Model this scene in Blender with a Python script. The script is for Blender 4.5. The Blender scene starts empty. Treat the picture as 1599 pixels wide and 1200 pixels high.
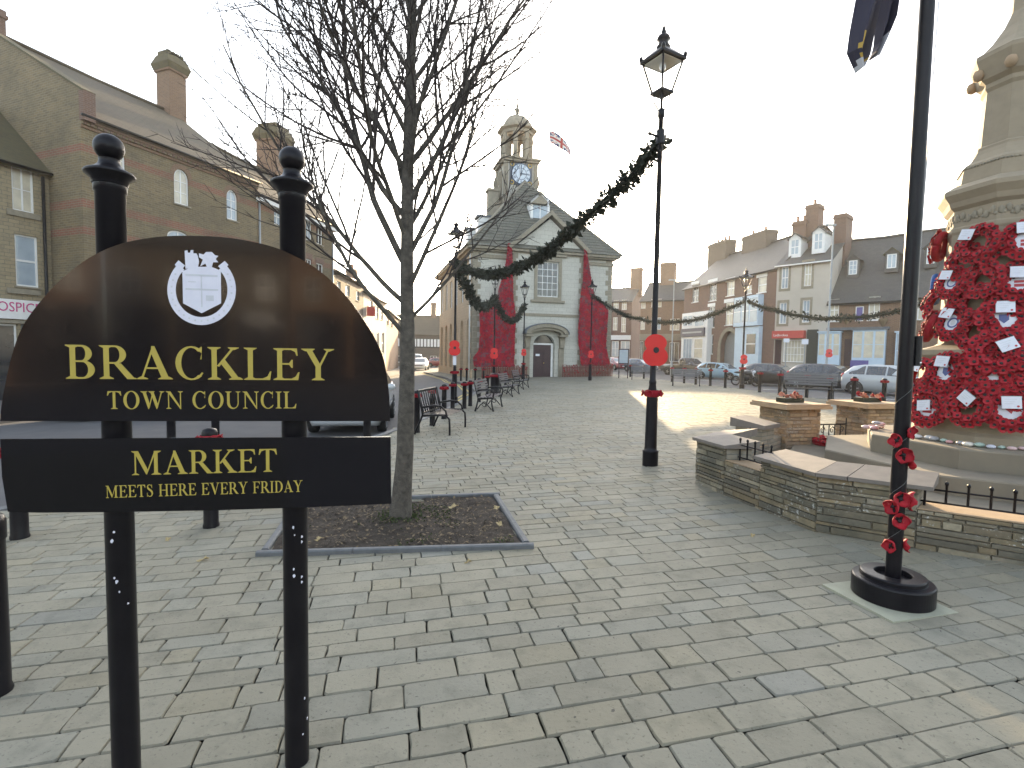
import bpy, bmesh, math, random
from mathutils import Vector, Matrix, Quaternion, noise as mnoise
R_ = math.radians
rnd = random.Random(7)
scene = bpy.context.scene
COL = scene.collection

# ------------------------------------------------------------------ camera, sky, sun, exposure
CAM_H = 1.7
PITCH = math.atan(46/800); ROLL = 0.016; FOC = 800.0
_d = Vector((0, math.cos(PITCH), -math.sin(PITCH)))
_r0 = Vector((1, 0, 0)); _u0 = Vector((0, math.sin(PITCH), math.cos(PITCH)))
_R = math.cos(ROLL)*_r0 + math.sin(ROLL)*_u0
_U = math.cos(ROLL)*_u0 - math.sin(ROLL)*_r0
cam_data = bpy.data.cameras.new('camera'); cam = bpy.data.objects.new('camera', cam_data); COL.objects.link(cam)
cam.matrix_world = Matrix(((_R.x, _U.x, -_d.x, 0), (_R.y, _U.y, -_d.y, 0), (_R.z, _U.z, -_d.z, CAM_H), (0, 0, 0, 1)))
cam_data.sensor_width = 36; cam_data.lens = 36*FOC/1599; cam_data.clip_end = 4000; cam_data.clip_start = 0.05
scene.camera = cam

SUN_AZ = R_(8.0); SUN_EL = R_(11.5)
world = bpy.data.worlds.new('World'); scene.world = world; world.use_nodes = True
wn = world.node_tree.nodes; wl = world.node_tree.links
sky = wn.new('ShaderNodeTexSky'); sky.sky_type = 'NISHITA'; sky.sun_disc = False
sky.sun_elevation = SUN_EL; sky.sun_rotation = SUN_AZ; sky.dust_density = 2.0; sky.air_density = 1.0; sky.ozone_density = 1.0
hs = wn.new('ShaderNodeHueSaturation'); hs.inputs['Saturation'].default_value = .55      # a thin veil of high cloud
wl.new(sky.outputs[0], hs.inputs['Color']); wl.new(hs.outputs[0], wn['Background'].inputs[0]); wn['Background'].inputs[1].default_value = 0.15
sun_data = bpy.data.lights.new('sun', 'SUN'); sun = bpy.data.objects.new('sun', sun_data); COL.objects.link(sun)
sun_data.energy = 3.0; sun_data.angle = R_(0.55); sun_data.color = (1.0, 0.74, 0.42)
sv = Vector((math.sin(SUN_AZ)*math.cos(SUN_EL), math.cos(SUN_AZ)*math.cos(SUN_EL), math.sin(SUN_EL)))
sun.rotation_euler = (-sv).to_track_quat('-Z', 'Y').to_euler(); sun.location = sv*60
scene.view_settings.view_transform = 'Standard'; scene.view_settings.look = 'None'
scene.view_settings.exposure = 2.35; scene.view_settings.gamma = 1.0
scene.cycles.max_bounces = 8; scene.cycles.transparent_max_bounces = 12
scene.cycles.use_denoising = True; scene.cycles.caustics_reflective = False; scene.cycles.caustics_refractive = False

def G(x):                                            # the square rises gently to the right, then falls to the road
    x = max(-45, min(45, x))
    return .022*x if x < 11 else max(.02, .242-.0444*(x-11))
def ray(px, py): return _d + _R*((px-799.5)/FOC) - _U*((py-600)/FOC)
def at(px, py, Y):
    v = ray(px, py); return Vector((0, 0, CAM_H)) + v*(Y/v.y)
def gnd(px, py):
    v = ray(px, py); p = v*(CAM_H/(0.022*v.x - v.z)); return Vector((p.x, p.y, G(p.x)))

# ------------------------------------------------------------------ materials
MATS = {}
def new_mat(name):
    m = bpy.data.materials.new(name); m.use_nodes = True; MATS[name] = m
    nt = m.node_tree; return m, nt.nodes, nt.links, nt.nodes['Principled BSDF']
def coords(n, l, uv, scale=1.0):
    tc = n.new('ShaderNodeTexCoord'); mp = n.new('ShaderNodeMapping')
    l.new(tc.outputs['UV' if uv else 'Object'], mp.inputs[0])
    mp.inputs['Scale'].default_value = (scale,)*3
    return mp.outputs[0]
def mixc(n, l, fac, a, b, mode='MIX'):
    mx = n.new('ShaderNodeMix'); mx.data_type = 'RGBA'; mx.blend_type = mode
    for sock, v in ((mx.inputs[0], fac), (mx.inputs[6], a), (mx.inputs[7], b)):
        if isinstance(v, (int, float)): sock.default_value = v
        elif isinstance(v, tuple): sock.default_value = (*v[:3], 1)
        else: l.new(v, sock)
    return mx.outputs[2]
def noise(n, l, vec, scale, detail=4, rough=.55):
    t = n.new('ShaderNodeTexNoise'); t.inputs['Scale'].default_value = scale
    t.inputs['Detail'].default_value = detail; t.inputs['Roughness'].default_value = rough
    l.new(vec, t.inputs['Vector']); return t.outputs['Fac']
def ramp(n, l, fac, a, b):
    r = n.new('ShaderNodeMapRange'); r.inputs[1].default_value = a; r.inputs[2].default_value = b
    l.new(fac, r.inputs[0]); return r.outputs[0]
def bump(n, l, h, bsdf, strength=.3, dist=.01):
    b = n.new('ShaderNodeBump'); b.inputs['Strength'].default_value = strength; b.inputs['Distance'].default_value = dist
    l.new(h, b.inputs['Height']); l.new(b.outputs[0], bsdf.inputs['Normal'])
def mat(name, c, c2=None, rough=.7, metal=0., scale=6., bs=0., bd=.004, spec=.5, rough2=None, coat=0., trans=0., attr=False):
    m, n, l, b = new_mat(name)
    b.inputs['Roughness'].default_value = rough; b.inputs['Metallic'].default_value = metal
    b.inputs['Specular IOR Level'].default_value = spec; b.inputs['Coat Weight'].default_value = coat
    b.inputs['Transmission Weight'].default_value = trans
    v = coords(n, l, False); f = noise(n, l, v, scale)
    f = ramp(n, l, f, .3, .7)
    col = mixc(n, l, f, c, c2 or tuple(x*.85 for x in c))
    if attr:
        a = n.new('ShaderNodeVertexColor'); a.layer_name = 'Col'
        col = mixc(n, l, 1.0, col, a.outputs[0], 'MULTIPLY')
    l.new(col, b.inputs['Base Color'])
    if rough2 is not None:
        r = n.new('ShaderNodeMapRange'); r.inputs[3].default_value = rough; r.inputs[4].default_value = rough2
        l.new(noise(n, l, v, scale*.6), r.inputs[0]); l.new(r.outputs[0], b.inputs['Roughness'])
    if bs: bump(n, l, noise(n, l, v, scale*4, 6), b, bs, bd)
    return m
def brick_mat(name, a, b_, mortar, bw=.225, rh=.075, ms=.008, bands=None, stain=.35, bs=.5, rough=.85, offset=.5, var=None, dirt=(.06, .055, .045)):
    m, n, l, b = new_mat(name); b.inputs['Roughness'].default_value = rough
    v = coords(n, l, True)
    wob = n.new('ShaderNodeTexNoise'); wob.inputs['Scale'].default_value = 3.0; l.new(v, wob.inputs['Vector'])
    ad = n.new('ShaderNodeVectorMath'); ad.operation = 'MULTIPLY_ADD'; ad.inputs[1].default_value = (.02, .02, 0)
    l.new(wob.outputs['Color'], ad.inputs[0]); l.new(v, ad.inputs[2]); v2 = ad.outputs[0]
    t = n.new('ShaderNodeTexBrick'); l.new(v2, t.inputs['Vector'])
    t.inputs['Scale'].default_value = 1.; t.inputs['Brick Width'].default_value = bw; t.inputs['Row Height'].default_value = rh
    t.inputs['Mortar Size'].default_value = ms; t.inputs['Mortar Smooth'].default_value = .3; t.inputs['Bias'].default_value = 0.
    t.offset = offset
    t.inputs['Color1'].default_value = (*a, 1); t.inputs['Color2'].default_value = (*b_, 1); t.inputs['Mortar'].default_value = (*mortar, 1)
    col = t.outputs['Color']
    if bands:
        sp = n.new('ShaderNodeSeparateXYZ'); l.new(coords(n, l, True), sp.inputs[0])
        tot = None
        for z0, hw in bands:
            s = n.new('ShaderNodeMath'); s.operation = 'COMPARE'; s.inputs[1].default_value = z0; s.inputs[2].default_value = hw
            l.new(sp.outputs[1], s.inputs[0])
            if tot is None: tot = s.outputs[0]
            else:
                q = n.new('ShaderNodeMath'); q.operation = 'MAXIMUM'; l.new(tot, q.inputs[0]); l.new(s.outputs[0], q.inputs[1]); tot = q.outputs[0]
        red = mixc(n, l, t.outputs['Fac'], (.23, .062, .042), mortar)
        col = mixc(n, l, tot, col, red)
    big = ramp(n, l, noise(n, l, v, .55, 6, .65), .42, .75)
    st = n.new('ShaderNodeMath'); st.operation = 'MULTIPLY'; st.inputs[1].default_value = stain; l.new(big, st.inputs[0])
    col = mixc(n, l, st.outputs[0], col, dirt)
    sm = ramp(n, l, noise(n, l, v, 9, 3), .2, .8)
    col = mixc(n, l, sm, col, mixc(n, l, .5, col, tuple(x*1.35 for x in a) if var is None else var))
    l.new(col, b.inputs['Base Color'])
    inv = n.new('ShaderNodeMath'); inv.operation = 'SUBTRACT'; inv.inputs[0].default_value = 1; l.new(t.outputs['Fac'], inv.inputs[1])
    bump(n, l, inv.outputs[0], b, bs, .01)
    return m

mat('black_paint', (.007, .006, .008), (.011, .010, .012), rough=.28, rough2=.45, scale=8, spec=.2, coat=.05)
mat('black_iron', (.009, .009, .010), (.016, .015, .015), rough=.45, scale=12, bs=.15, spec=.3)
mat('board_black', (.006, .005, .006), (.008, .007, .008), rough=.08, rough2=.13, scale=3, spec=.5, coat=.2)
mat('gold_vinyl', (.46, .36, .065), (.42, .33, .06), rough=.45, scale=20)
mat('white_vinyl', (.72, .72, .80), (.66, .66, .75), rough=.5, scale=20)
mat('white_paint', (.78, .78, .76), (.70, .70, .68), rough=.5, scale=5)
mat('cream_paint', (.62, .58, .48), (.56, .52, .43), rough=.6, scale=3)
mat('blue_paint', (.50, .62, .72), (.45, .56, .66), rough=.5, scale=4)
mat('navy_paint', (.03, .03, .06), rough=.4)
mat('green_paint', (.025, .035, .03), rough=.4)
mat('purple_paint', (.12, .10, .30), rough=.5)
mat('red_fascia', (.50, .07, .05), (.46, .06, .05), rough=.5)
mat('dark_door', (.045, .015, .018), (.03, .012, .014), rough=.4)
mat('grey_door', (.22, .24, .25), rough=.5)
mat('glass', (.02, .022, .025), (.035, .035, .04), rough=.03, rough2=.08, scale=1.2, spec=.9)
mat('cream_pane', (.62, .57, .44), (.46, .42, .34), rough=.25, scale=2.5, coat=.5)  # plain cream pane colour under a glossy coat
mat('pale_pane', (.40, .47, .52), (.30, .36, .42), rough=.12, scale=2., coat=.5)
mat('render_cream', (.50, .46, .40), (.44, .40, .34), rough=.85, scale=.8, bs=.15)
mat('stone_plain', (.29, .26, .195), (.22, .195, .15), rough=.85, scale=4, bs=.35, bd=.01)
mat('stone_trim', (.30, .265, .195), (.22, .195, .15), rough=.85, scale=7, bs=.3, bd=.008)
mat('stone_warm', (.42, .30, .18), (.32, .23, .15), rough=.85, scale=5, bs=.35, bd=.01)
mat('coping', (.195, .17, .145), (.15, .132, .115), rough=.8, scale=9, bs=.2)
mat('kerb', (.135, .14, .145), (.10, .105, .11), rough=.75, scale=14, bs=.3)
mat('asphalt', (.085, .085, .088), (.062, .062, .066), rough=.85, scale=1.5, bs=.3)
mat('terrain', (.10, .095, .08), (.07, .075, .05), rough=.95, scale=.3)
mat('tarmac_path', (.15, .14, .135), (.11, .105, .10), rough=.85, scale=2, bs=.3)
mat('line_yellow', (.50, .38, .08), (.40, .32, .10), rough=.8, scale=6)
mat('line_white', (.55, .55, .53), (.42, .42, .40), rough=.8, scale=6)
mat('mortar', (.085, .082, .066), (.055, .058, .042), rough=.95, scale=10)
mat('poppy_red', (.42, .008, .018), (.31, .006, .018), rough=.75, scale=30, bs=.3)
mat('wool_red', (.33, .006, .014), (.20, .005, .014), rough=.95, scale=60, bs=.6)
mat('disc_red', (.66, .022, .022), (.58, .018, .02), rough=.3, scale=3, coat=.3)
mat('drape_red', (1., 1., 1.), (.72, .72, .72), rough=.95, scale=2.2, bs=.5, attr=True)
mat('black_centre', (.012, .010, .012), rough=.6)
mat('card', (.70, .72, .78), (.62, .64, .70), rough=.35, scale=20)
mat('badge', (.62, .63, .66), (.5, .52, .56), rough=.5, scale=20)
mat('ink', (.10, .13, .30), rough=.6)
mat('sign_magenta', (.55, .06, .22), rough=.5)
mat('ink_red', (.45, .05, .06), rough=.6)
mat('tag_gold', (.5, .33, .06), rough=.5)
mat('blue_wreath', (.02, .08, .26), (.03, .11, .32), rough=.8, scale=40)
mat('leaf_dark', (.018, .022, .012), (.032, .034, .018), rough=.75, scale=12)
mat('garland_core', (.015, .022, .012), rough=.9)
mat('bark', (.135, .118, .095), (.055, .048, .040), rough=.95, scale=16, bs=1., bd=.02)
mat('twig', (.055, .042, .036), (.034, .027, .024), rough=.85, scale=14)
mat('soil', (.055, .042, .030), (.032, .024, .018), rough=1., scale=22, bs=.9, bd=.02)
mat('litter', (.20, .15, .085), (.10, .07, .04), rough=.9, scale=40)
mat('weed', (.075, .10, .028), (.045, .065, .02), rough=.8, scale=20)
mat('dead_leaf', (.42, .34, .17), (.30, .22, .10), rough=.75, scale=30)
mat('lantern_inside', (.65, .62, .5), rough=.5)
mat('steel_grey', (.30, .32, .33), rough=.5, metal=.3)
mat('chrome', (.55, .56, .58), rough=.2, metal=1.)
mat('rubber', (.018, .018, .018), rough=.85)
mat('rim', (.35, .36, .38), rough=.3, metal=.9)
mat('lamp_lens', (.7, .7, .72), rough=.08, coat=1.)
mat('tail_red', (.45, .02, .02), rough=.15, coat=1.)
mat('lead', (.14, .15, .17), (.10, .11, .12), rough=.6, scale=3)
mat('gilt', (.55, .40, .12), rough=.4, metal=.6)
mat('clock_blue', (.05, .09, .16), rough=.5)
mat('clock_white', (.62, .70, .78), rough=.4)
mat('wood_stake', (.20, .08, .06), (.13, .07, .05), rough=.9, scale=10)
mat('terracotta', (.38, .20, .12), (.28, .15, .10), rough=.9, scale=8)
mat('pole_white', (.75, .76, .78), rough=.4)
mat('cloth', (.9, .9, .9), (.82, .82, .82), rough=.85, attr=True)
mat('pebble', (.62, .60, .58), (.5, .49, .47), rough=.4, attr=True, scale=14)
mat('peach', (.62, .30, .20), (.50, .20, .14), rough=.8, scale=40)
mat('slab', (.36, .36, .27), (.30, .30, .23), rough=.85, scale=9, bs=.2)
m, n, l, b = new_mat('setts'); b.inputs['Specular IOR Level'].default_value = .25
a = n.new('ShaderNodeVertexColor'); a.layer_name = 'Col'; v = coords(n, l, False); col = a.outputs[0]
def shade(fac, k, c=(.05, .05, .038)):
    global col
    q = n.new('ShaderNodeMath'); q.operation = 'MULTIPLY'; q.inputs[1].default_value = k; l.new(fac, q.inputs[0]); col = mixc(n, l, q.outputs[0], col, c)
shade(ramp(n, l, noise(n, l, v, .55, 5, .6), .42, .75), .30, (.075, .075, .055))       # broad dirty drifts
shade(ramp(n, l, noise(n, l, v, 5.5, 6, .65), .50, .80), .42)                          # stains within a stone
shade(ramp(n, l, noise(n, l, v, 5.0, 6, .7), .30, .12), .30, (.30, .29, .24))           # pale worn patches
shade(ramp(n, l, noise(n, l, v, 55, 3, .6), .60, .70), .45)                             # pits
shade(ramp(n, l, noise(n, l, v, 21, 2, .5), .735, .76), .7, (.03, .03, .03))            # old gum spots
l.new(col, b.inputs['Base Color'])
r = n.new('ShaderNodeMapRange'); r.inputs[3].default_value = .62; r.inputs[4].default_value = .95; l.new(noise(n, l, v, 4, 4), r.inputs[0]); l.new(r.outputs[0], b.inputs['Roughness'])
h1 = noise(n, l, v, 38, 8, .65); h2 = noise(n, l, v, 9, 4); hm_ = n.new('ShaderNodeMath'); hm_.operation = 'ADD'; l.new(h1, hm_.inputs[0]); l.new(h2, hm_.inputs[1]); bump(n, l, hm_.outputs[0], b, .55, .006)
mat('step_stone', (.215, .185, .135), (.16, .138, .105), rough=.85, scale=3, bs=.3, bd=.008)
mat('screen_glass', (.13, .145, .15), (.10, .11, .12), rough=.05, spec=.9, coat=1.)  # lightened base puts reflected sky into windscreens and rear windows
mat('car_glass', (.045, .05, .055), (.03, .034, .038), rough=.06, spec=.9, coat=1.)  # slightly pale base stands in for reflections in side windows
mat('bench_paint', (.075, .075, .08), (.095, .095, .097), rough=.38, spec=.6, scale=9)  # lightened so the colour carries the sky sheen on black slats
for nm, c in dict(car_white=(.62, .62, .60), car_dark=(.018, .016, .018), car_blue=(.26, .38, .46), car_navy=(.015, .03, .07), car_black=(.02, .02, .022), car_red=(.25, .03, .03), car_silver=(.45, .47, .48), van_white=(.5, .54, .50), pickup_grey=(.035, .03, .03)).items():
    mat(nm, c, tuple(x*.95 for x in c), rough=.28, coat=1., metal=.0, scale=2)
m, n, l, b = new_mat('clear_glass')
mixs = n.new('ShaderNodeMixShader'); tr = n.new('ShaderNodeBsdfTransparent'); gl = n.new('ShaderNodeBsdfGlossy'); gl.inputs['Roughness'].default_value = .05
mixs.inputs[0].default_value = .05; l.new(tr.outputs[0], mixs.inputs[1]); l.new(gl.outputs[0], mixs.inputs[2])
l.new(mixs.outputs[0], n['Material Output'].inputs['Surface'])

brick_mat('yellow_brick', (.205, .146, .068), (.112, .083, .045), (.22, .185, .125), bw=.29, rh=.097, ms=.014, bands=[(9.72, .15), (7.55, .16), (6.45, .16), (3.6, .15)], stain=.7, bs=.3, dirt=(.05, .042, .03), var=(.22, .18, .11))
brick_mat('red_brick', (.17, .085, .052), (.115, .06, .042), (.22, .18, .15), stain=.35, var=(.22, .14, .11))
brick_mat('orange_brick', (.20, .115, .06), (.14, .08, .048), (.24, .19, .15), stain=.3, var=(.25, .16, .11))
brick_mat('grey_brick', (.105, .085, .065), (.075, .06, .048), (.16, .14, .12), stain=.4)
brick_mat('ashlar', (.46, .45, .395), (.41, .40, .35), (.20, .18, .14), bw=.62, rh=.31, ms=.008, stain=.35, bs=.3, dirt=(.20, .19, .165))
brick_mat('shaft_stone', (.29, .24, .168), (.25, .207, .145), (.25, .21, .16), bw=.9, rh=.48, ms=.004, stain=.45, bs=.2, dirt=(.22, .20, .16))
brick_mat('side_stone', (.46, .355, .235), (.39, .30, .20), (.30, .24, .17), bw=.45, rh=.22, ms=.012, stain=.3, bs=.4, dirt=(.18, .15, .11))
brick_mat('rubble', (.30, .245, .15), (.22, .18, .115), (.13, .115, .085), bw=.34, rh=.15, ms=.014, stain=.4, dirt=(.16, .14, .11))
brick_mat('wall_stone', (.30, .25, .165), (.22, .185, .13), (.12, .11, .085), bw=.42, rh=.062, ms=.007, stain=.75, bs=.9, dirt=(.075, .078, .062), var=(.42, .42, .38))
brick_mat('pillar_stone', (.44, .30, .17), (.36, .24, .14), (.26, .19, .13), bw=.22, rh=.06, ms=.005, stain=.25, bs=.8, dirt=(.2, .16, .11), var=(.46, .36, .25))
brick_mat('slate', (.075, .072, .068), (.055, .053, .052), (.03, .03, .03), bw=.30, rh=.2, ms=.006, stain=.4, bs=.5, rough=.6, dirt=(.09, .085, .06), var=(.11, .105, .09))
brick_mat('stone_slate', (.125, .115, .085), (.075, .07, .055), (.06, .055, .045), bw=.42, rh=.24, ms=.02, stain=.55, bs=.9, dirt=(.07, .075, .055), var=(.27, .26, .21))
brick_mat('clay_tile', (.085, .066, .042), (.06, .048, .034), (.06, .05, .04), bw=.3, rh=.2, ms=.016, stain=.6, bs=.8, dirt=(.055, .055, .03), var=(.12, .10, .07))
brick_mat('moss_tile', (.085, .072, .034), (.06, .052, .03), (.06, .05, .03), bw=.18, rh=.12, ms=.006, stain=.4, bs=.6, dirt=(.12, .11, .045))

m, n, l, b = new_mat('rubble_face'); b.inputs['Roughness'].default_value = .9
a = n.new('ShaderNodeVertexColor'); a.layer_name = 'Col'; v = coords(n, l, False)
f1 = ramp(n, l, noise(n, l, v, 26, 5), .25, .75); col = mixc(n, l, f1, a.outputs[0], mixc(n, l, .45, a.outputs[0], (.07, .068, .05)))
st = ramp(n, l, noise(n, l, v, 2.1, 5, .6), .48, .66); col = mixc(n, l, st, col, mixc(n, l, .62, col, (.055, .06, .045)))
li = ramp(n, l, noise(n, l, v, 34, 3, .7), .585, .63); lm = ramp(n, l, noise(n, l, v, 3.3, 3), .5, .62)
q = n.new('ShaderNodeMath'); q.operation = 'MULTIPLY'; l.new(li, q.inputs[0]); l.new(lm, q.inputs[1])
col = mixc(n, l, q.outputs[0], col, (.50, .50, .46)); l.new(col, b.inputs['Base Color']); bump(n, l, noise(n, l, v, 60, 6), b, .6, .006)

# ------------------------------------------------------------------ mesh builder
class MB:
    def __init__(s): s.v = []; s.f = []; s.m = []; s.c = []; s.mats = []; s.sm = []; s.uv = []
    def mi(s, m):
        if m not in s.mats: s.mats.append(m)
        return s.mats.index(m)
    def add(s, verts, faces, m, col=None, smooth=False, M=None, uvs=None):
        o = len(s.v); i = s.mi(m)
        s.v += [tuple(M @ Vector(q)) for q in verts] if M is not None else [tuple(q) for q in verts]
        for k, f in enumerate(faces):
            s.f.append([o+a for a in f]); s.m.append(i); s.c.append(col); s.sm.append(smooth); s.uv.append(uvs[k] if uvs else None)
    def box(s, a, b, m, col=None, M=None, bottom=True):
        x0, y0, z0 = a; x1, y1, z1 = b
        v = [(x0, y0, z0), (x1, y0, z0), (x1, y1, z0), (x0, y1, z0), (x0, y0, z1), (x1, y0, z1), (x1, y1, z1), (x0, y1, z1)]
        f = [(4, 5, 6, 7), (0, 1, 5, 4), (1, 2, 6, 5), (2, 3, 7, 6), (3, 0, 4, 7)] + ([(3, 2, 1, 0)] if bottom else [])
        s.add(v, f, m, col, M=M)
    def cbox(s, c, d, m, M=None, col=None):
        s.box((c[0]-d[0]/2, c[1]-d[1]/2, c[2]-d[2]/2), (c[0]+d[0]/2, c[1]+d[1]/2, c[2]+d[2]/2), m, col, M)
    def lathe(s, prof, m, n=20, c=(0, 0, 0), smooth=True, M=None, caps=True, col=None, rot=0.):
        v = []; f = []
        for r, z in prof:
            for k in range(n):
                a = 2*math.pi*k/n+rot; v.append((c[0]+r*math.cos(a), c[1]+r*math.sin(a), c[2]+z))
        for j in range(len(prof)-1):
            for k in range(n): f.append((j*n+k, j*n+(k+1) % n, (j+1)*n+(k+1) % n, (j+1)*n+k))
        s.add(v, f, m, col, smooth, M)
        if caps:
            if prof[0][0] > 1e-4: s.add(v[:n], [tuple(range(n))[::-1]], m, col, False, M)
            if prof[-1][0] > 1e-4: s.add(v[-n:], [tuple(range(n))], m, col, False, M)
    def tube(s, pts, rad, m, n=8, caps=True, M=None, col=None, smooth=True):
        pts = [Vector(p) for p in pts]; k = len(pts)
        if not hasattr(rad, '__len__'): rad = [rad]*k
        v = []; f = []; ref = None
        for i, p in enumerate(pts):
            t = (pts[min(i+1, k-1)]-pts[max(i-1, 0)]).normalized()
            if ref is None: ref = t.orthogonal().normalized()
            ref = (ref - t*ref.dot(t)); ref = ref.normalized() if ref.length > 1e-6 else t.orthogonal().normalized()
            bi = t.cross(ref)
            for j in range(n):
                a = 2*math.pi*j/n; v.append(p+(ref*math.cos(a)+bi*math.sin(a))*rad[i])
        for i in range(k-1):
            for j in range(n): f.append((i*n+j, i*n+(j+1) % n, (i+1)*n+(j+1) % n, (i+1)*n+j))
        if caps: f += [tuple(range(n))[::-1], tuple(range((k-1)*n, k*n))]
        s.add(v, f, m, col, smooth, M)
    def prism(s, poly, y0, y1, m, M=None, col=None, back=True):
        """polygon in x,z extruded from y0 (front) to y1"""
        n = len(poly)
        area = sum(poly[i][0]*poly[(i+1) % n][1]-poly[(i+1) % n][0]*poly[i][1] for i in range(n))
        if area < 0: poly = poly[::-1]
        v = [(x, y0, z) for x, z in poly] + [(x, y1, z) for x, z in poly]
        f = [tuple(range(n))] + ([tuple(range(n, 2*n))[::-1]] if back else [])
        f += [(i, n+i, n+(i+1) % n, (i+1) % n) for i in range(n)]
        s.add(v, f, m, col, M=M)
    def ring(s, oc, ic, y0, y1, m, M=None, closed=True):
        """strip between two outlines in x,z, extruded in y"""
        n = len(oc); v = [(x, y0, z) for x, z in oc]+[(x, y0, z) for x, z in ic]+[(x, y1, z) for x, z in oc]+[(x, y1, z) for x, z in ic]
        f = []
        for i in range(n if closed else n-1):
            j = (i+1) % n
            f += [(i, n+i, n+j, j), (i, j, 2*n+j, 2*n+i), (n+j, n+i, 3*n+i, 3*n+j)]
        s.add(v, f, m, M=M)
    def sphere(s, c, r, m, n=12, sc=(1, 1, 1), M=None, col=None):
        prof = [(math.sin(math.pi*i/(n//2))*1.0, -math.cos(math.pi*i/(n//2))) for i in range(n//2+1)]
        T = Matrix.Translation(c) @ Matrix.Diagonal((r*sc[0], r*sc[1], r*sc[2], 1))
        s.lathe([(max(a, 1e-5), b) for a, b in prof], m, n, M=(M @ T) if M is not None else T, caps=False, col=col)
    def build(s, name, parent=None, loc=None, rotz=0., link=True):
        me = bpy.data.meshes.new(name); me.from_pydata(s.v, [], s.f)
        for q in s.mats: me.materials.append(MATS[q])
        me.polygons.foreach_set('material_index', s.m)
        me.polygons.foreach_set('use_smooth', s.sm)
        uv = me.uv_layers.new(name='UVMap'); dat = [0.0]*(2*len(me.loops)); li = 0
        for p in me.polygons:
            nx, ny, nz = map(abs, p.normal); given = s.uv[p.index]
            for q, vi in enumerate(p.vertices):
                x, y, z = s.v[vi]
                if given: a = given[q]
                elif ny >= nx and ny >= nz: a = (x, z)
                elif nx >= nz: a = (y, z)
                else: a = (x, y)
                dat[li] = a[0]; dat[li+1] = a[1]; li += 2
        uv.data.foreach_set('uv', dat)
        if any(c is not None for c in s.c):
            ca = me.color_attributes.new('Col', 'FLOAT_COLOR', 'CORNER'); cd = []
            for p in me.polygons:
                c = s.c[p.index] or (1, 1, 1)
                cd += [c[0], c[1], c[2], 1.0]*len(p.vertices)
            ca.data.foreach_set('color', cd)
        me.update()
        o = bpy.data.objects.new(name, me); COL.objects.link(o)
        if parent is not None: o.parent = parent
        if loc is not None: o.location = loc
        o.rotation_euler.z = rotz
        return o

def tag(o, label, cat, group=None, kind=None):
    o['label'] = label; o['category'] = cat
    if group: o['group'] = group
    if kind: o['kind'] = kind
    return o
def struct(o, kind='structure'): o['kind'] = kind; return o
def thing(name, label, cat, loc=(0, 0, 0), rotz=0., group=None):
    o = bpy.data.objects.new(name, None); COL.objects.link(o); o.location = loc; o.rotation_euler.z = rotz
    o.empty_display_size = .3
    return tag(o, label, cat, group)
def copy_tree(o, parent=None):
    c = o.copy(); COL.objects.link(c)
    if parent is not None: c.parent = parent
    for ch in list(o.children): copy_tree(ch, c)
    return c
def plab(o, label): o['label'] = label; return o
def circ(cx, cz, rx, rz, a0=0, a1=360, n=24):
    return [(cx+rx*math.cos(R_(a0+(a1-a0)*i/(n if a1-a0 < 359.9 else n))), cz+rz*math.sin(R_(a0+(a1-a0)*i/n))) for i in range(n+(1 if a1-a0 < 359.9 else 0))]
def sans(body, size, m, parent, name, M, extrude=.004, align='CENTER', wscale=1.0):
    """lettering in the built-in sans face, standing in local x,z facing -y"""
    cu = bpy.data.curves.new('text', 'FONT'); cu.body = body; cu.size = size; cu.align_x = align; cu.extrude = extrude; cu.resolution_u = 3
    to = bpy.data.objects.new('text', cu); me = bpy.data.meshes.new_from_object(to)
    bpy.data.objects.remove(to)
    me.transform(M @ Matrix.Rotation(R_(90), 4, 'X') @ Matrix.Diagonal((wscale, 1, 1, 1)))
    me.materials.clear(); me.materials.append(MATS[m])
    o = bpy.data.objects.new(name, me); COL.objects.link(o); o.parent = parent
    return o
# ------------------------------------------------------------------ ground, roads, paving
mb = MB()
xs = [-190, -120, -80, -45, 0, 45, 80, 120, 190]; ys = [-120, -90, -60, 0, 60, 100, 130, 160, 190]
vv = [(x, y, G(x)-.16) for y in ys for x in xs]
mb.add(vv, [(j*9+i, j*9+i+1, (j+1)*9+i+1, (j+1)*9+i) for j in range(8) for i in range(8)], 'terrain')
struct(mb.build('ground'))
mb = MB(); xs = [-45, -30, -15, 0, 15, 30, 45]; ys = [-45, 0, 40, 80, 130]
vv = [(x, y, G(x)-.10) for y in ys for x in xs]
mb.add(vv, [(j*7+i, j*7+i+1, (j+1)*7+i+1, (j+1)*7+i) for j in range(4) for i in range(6)], 'asphalt')
struct(mb.build('road'))

PLAZA = [(-7.5, -7), (-7.0, 0), (-6.3, 4), (-5.6, 6.0), (-3.3, 9), (-2.75, 11), (-2.3, 14), (-1.95, 17), (-1.75, 20), (-1.6, 24), (-2.6, 30), (-3.9, 34), (-4.6, 37.5), (-8.9, 52), (0, 56), (8.9, 42), (9.3, 38), (10.1, 30.3), (11.0, 25), (11.4, 20.7), (13, 16), (16, 10), (18, 4), (18, -7)]
def inside(p, poly):
    x, y = p; r = False; j = len(poly)-1
    for i in range(len(poly)):
        xi, yi = poly[i]; xj, yj = poly[j]
        if (yi > y) != (yj > y) and x < (xj-xi)*(y-yi)/(yj-yi)+xi: r = not r
        j = i
    return r
mb = MB(); mb.add([(x, y, G(x)-.0095) for x, y in PLAZA], [tuple(range(len(PLAZA)))], 'mortar')
struct(mb.build('plaza_bed'))
PA = R_(12.5); ca, sa = math.cos(PA), math.sin(PA)
PIT = [(-2.10, 4.28), (.16, 4.42), (-.18, 6.08), (-2.44, 5.85)]
PITI = [(x+(-.97-x)*.09, y+(5.15-y)*.09) for x, y in PIT]
mb = MB(); rs = random.Random(3)
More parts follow.
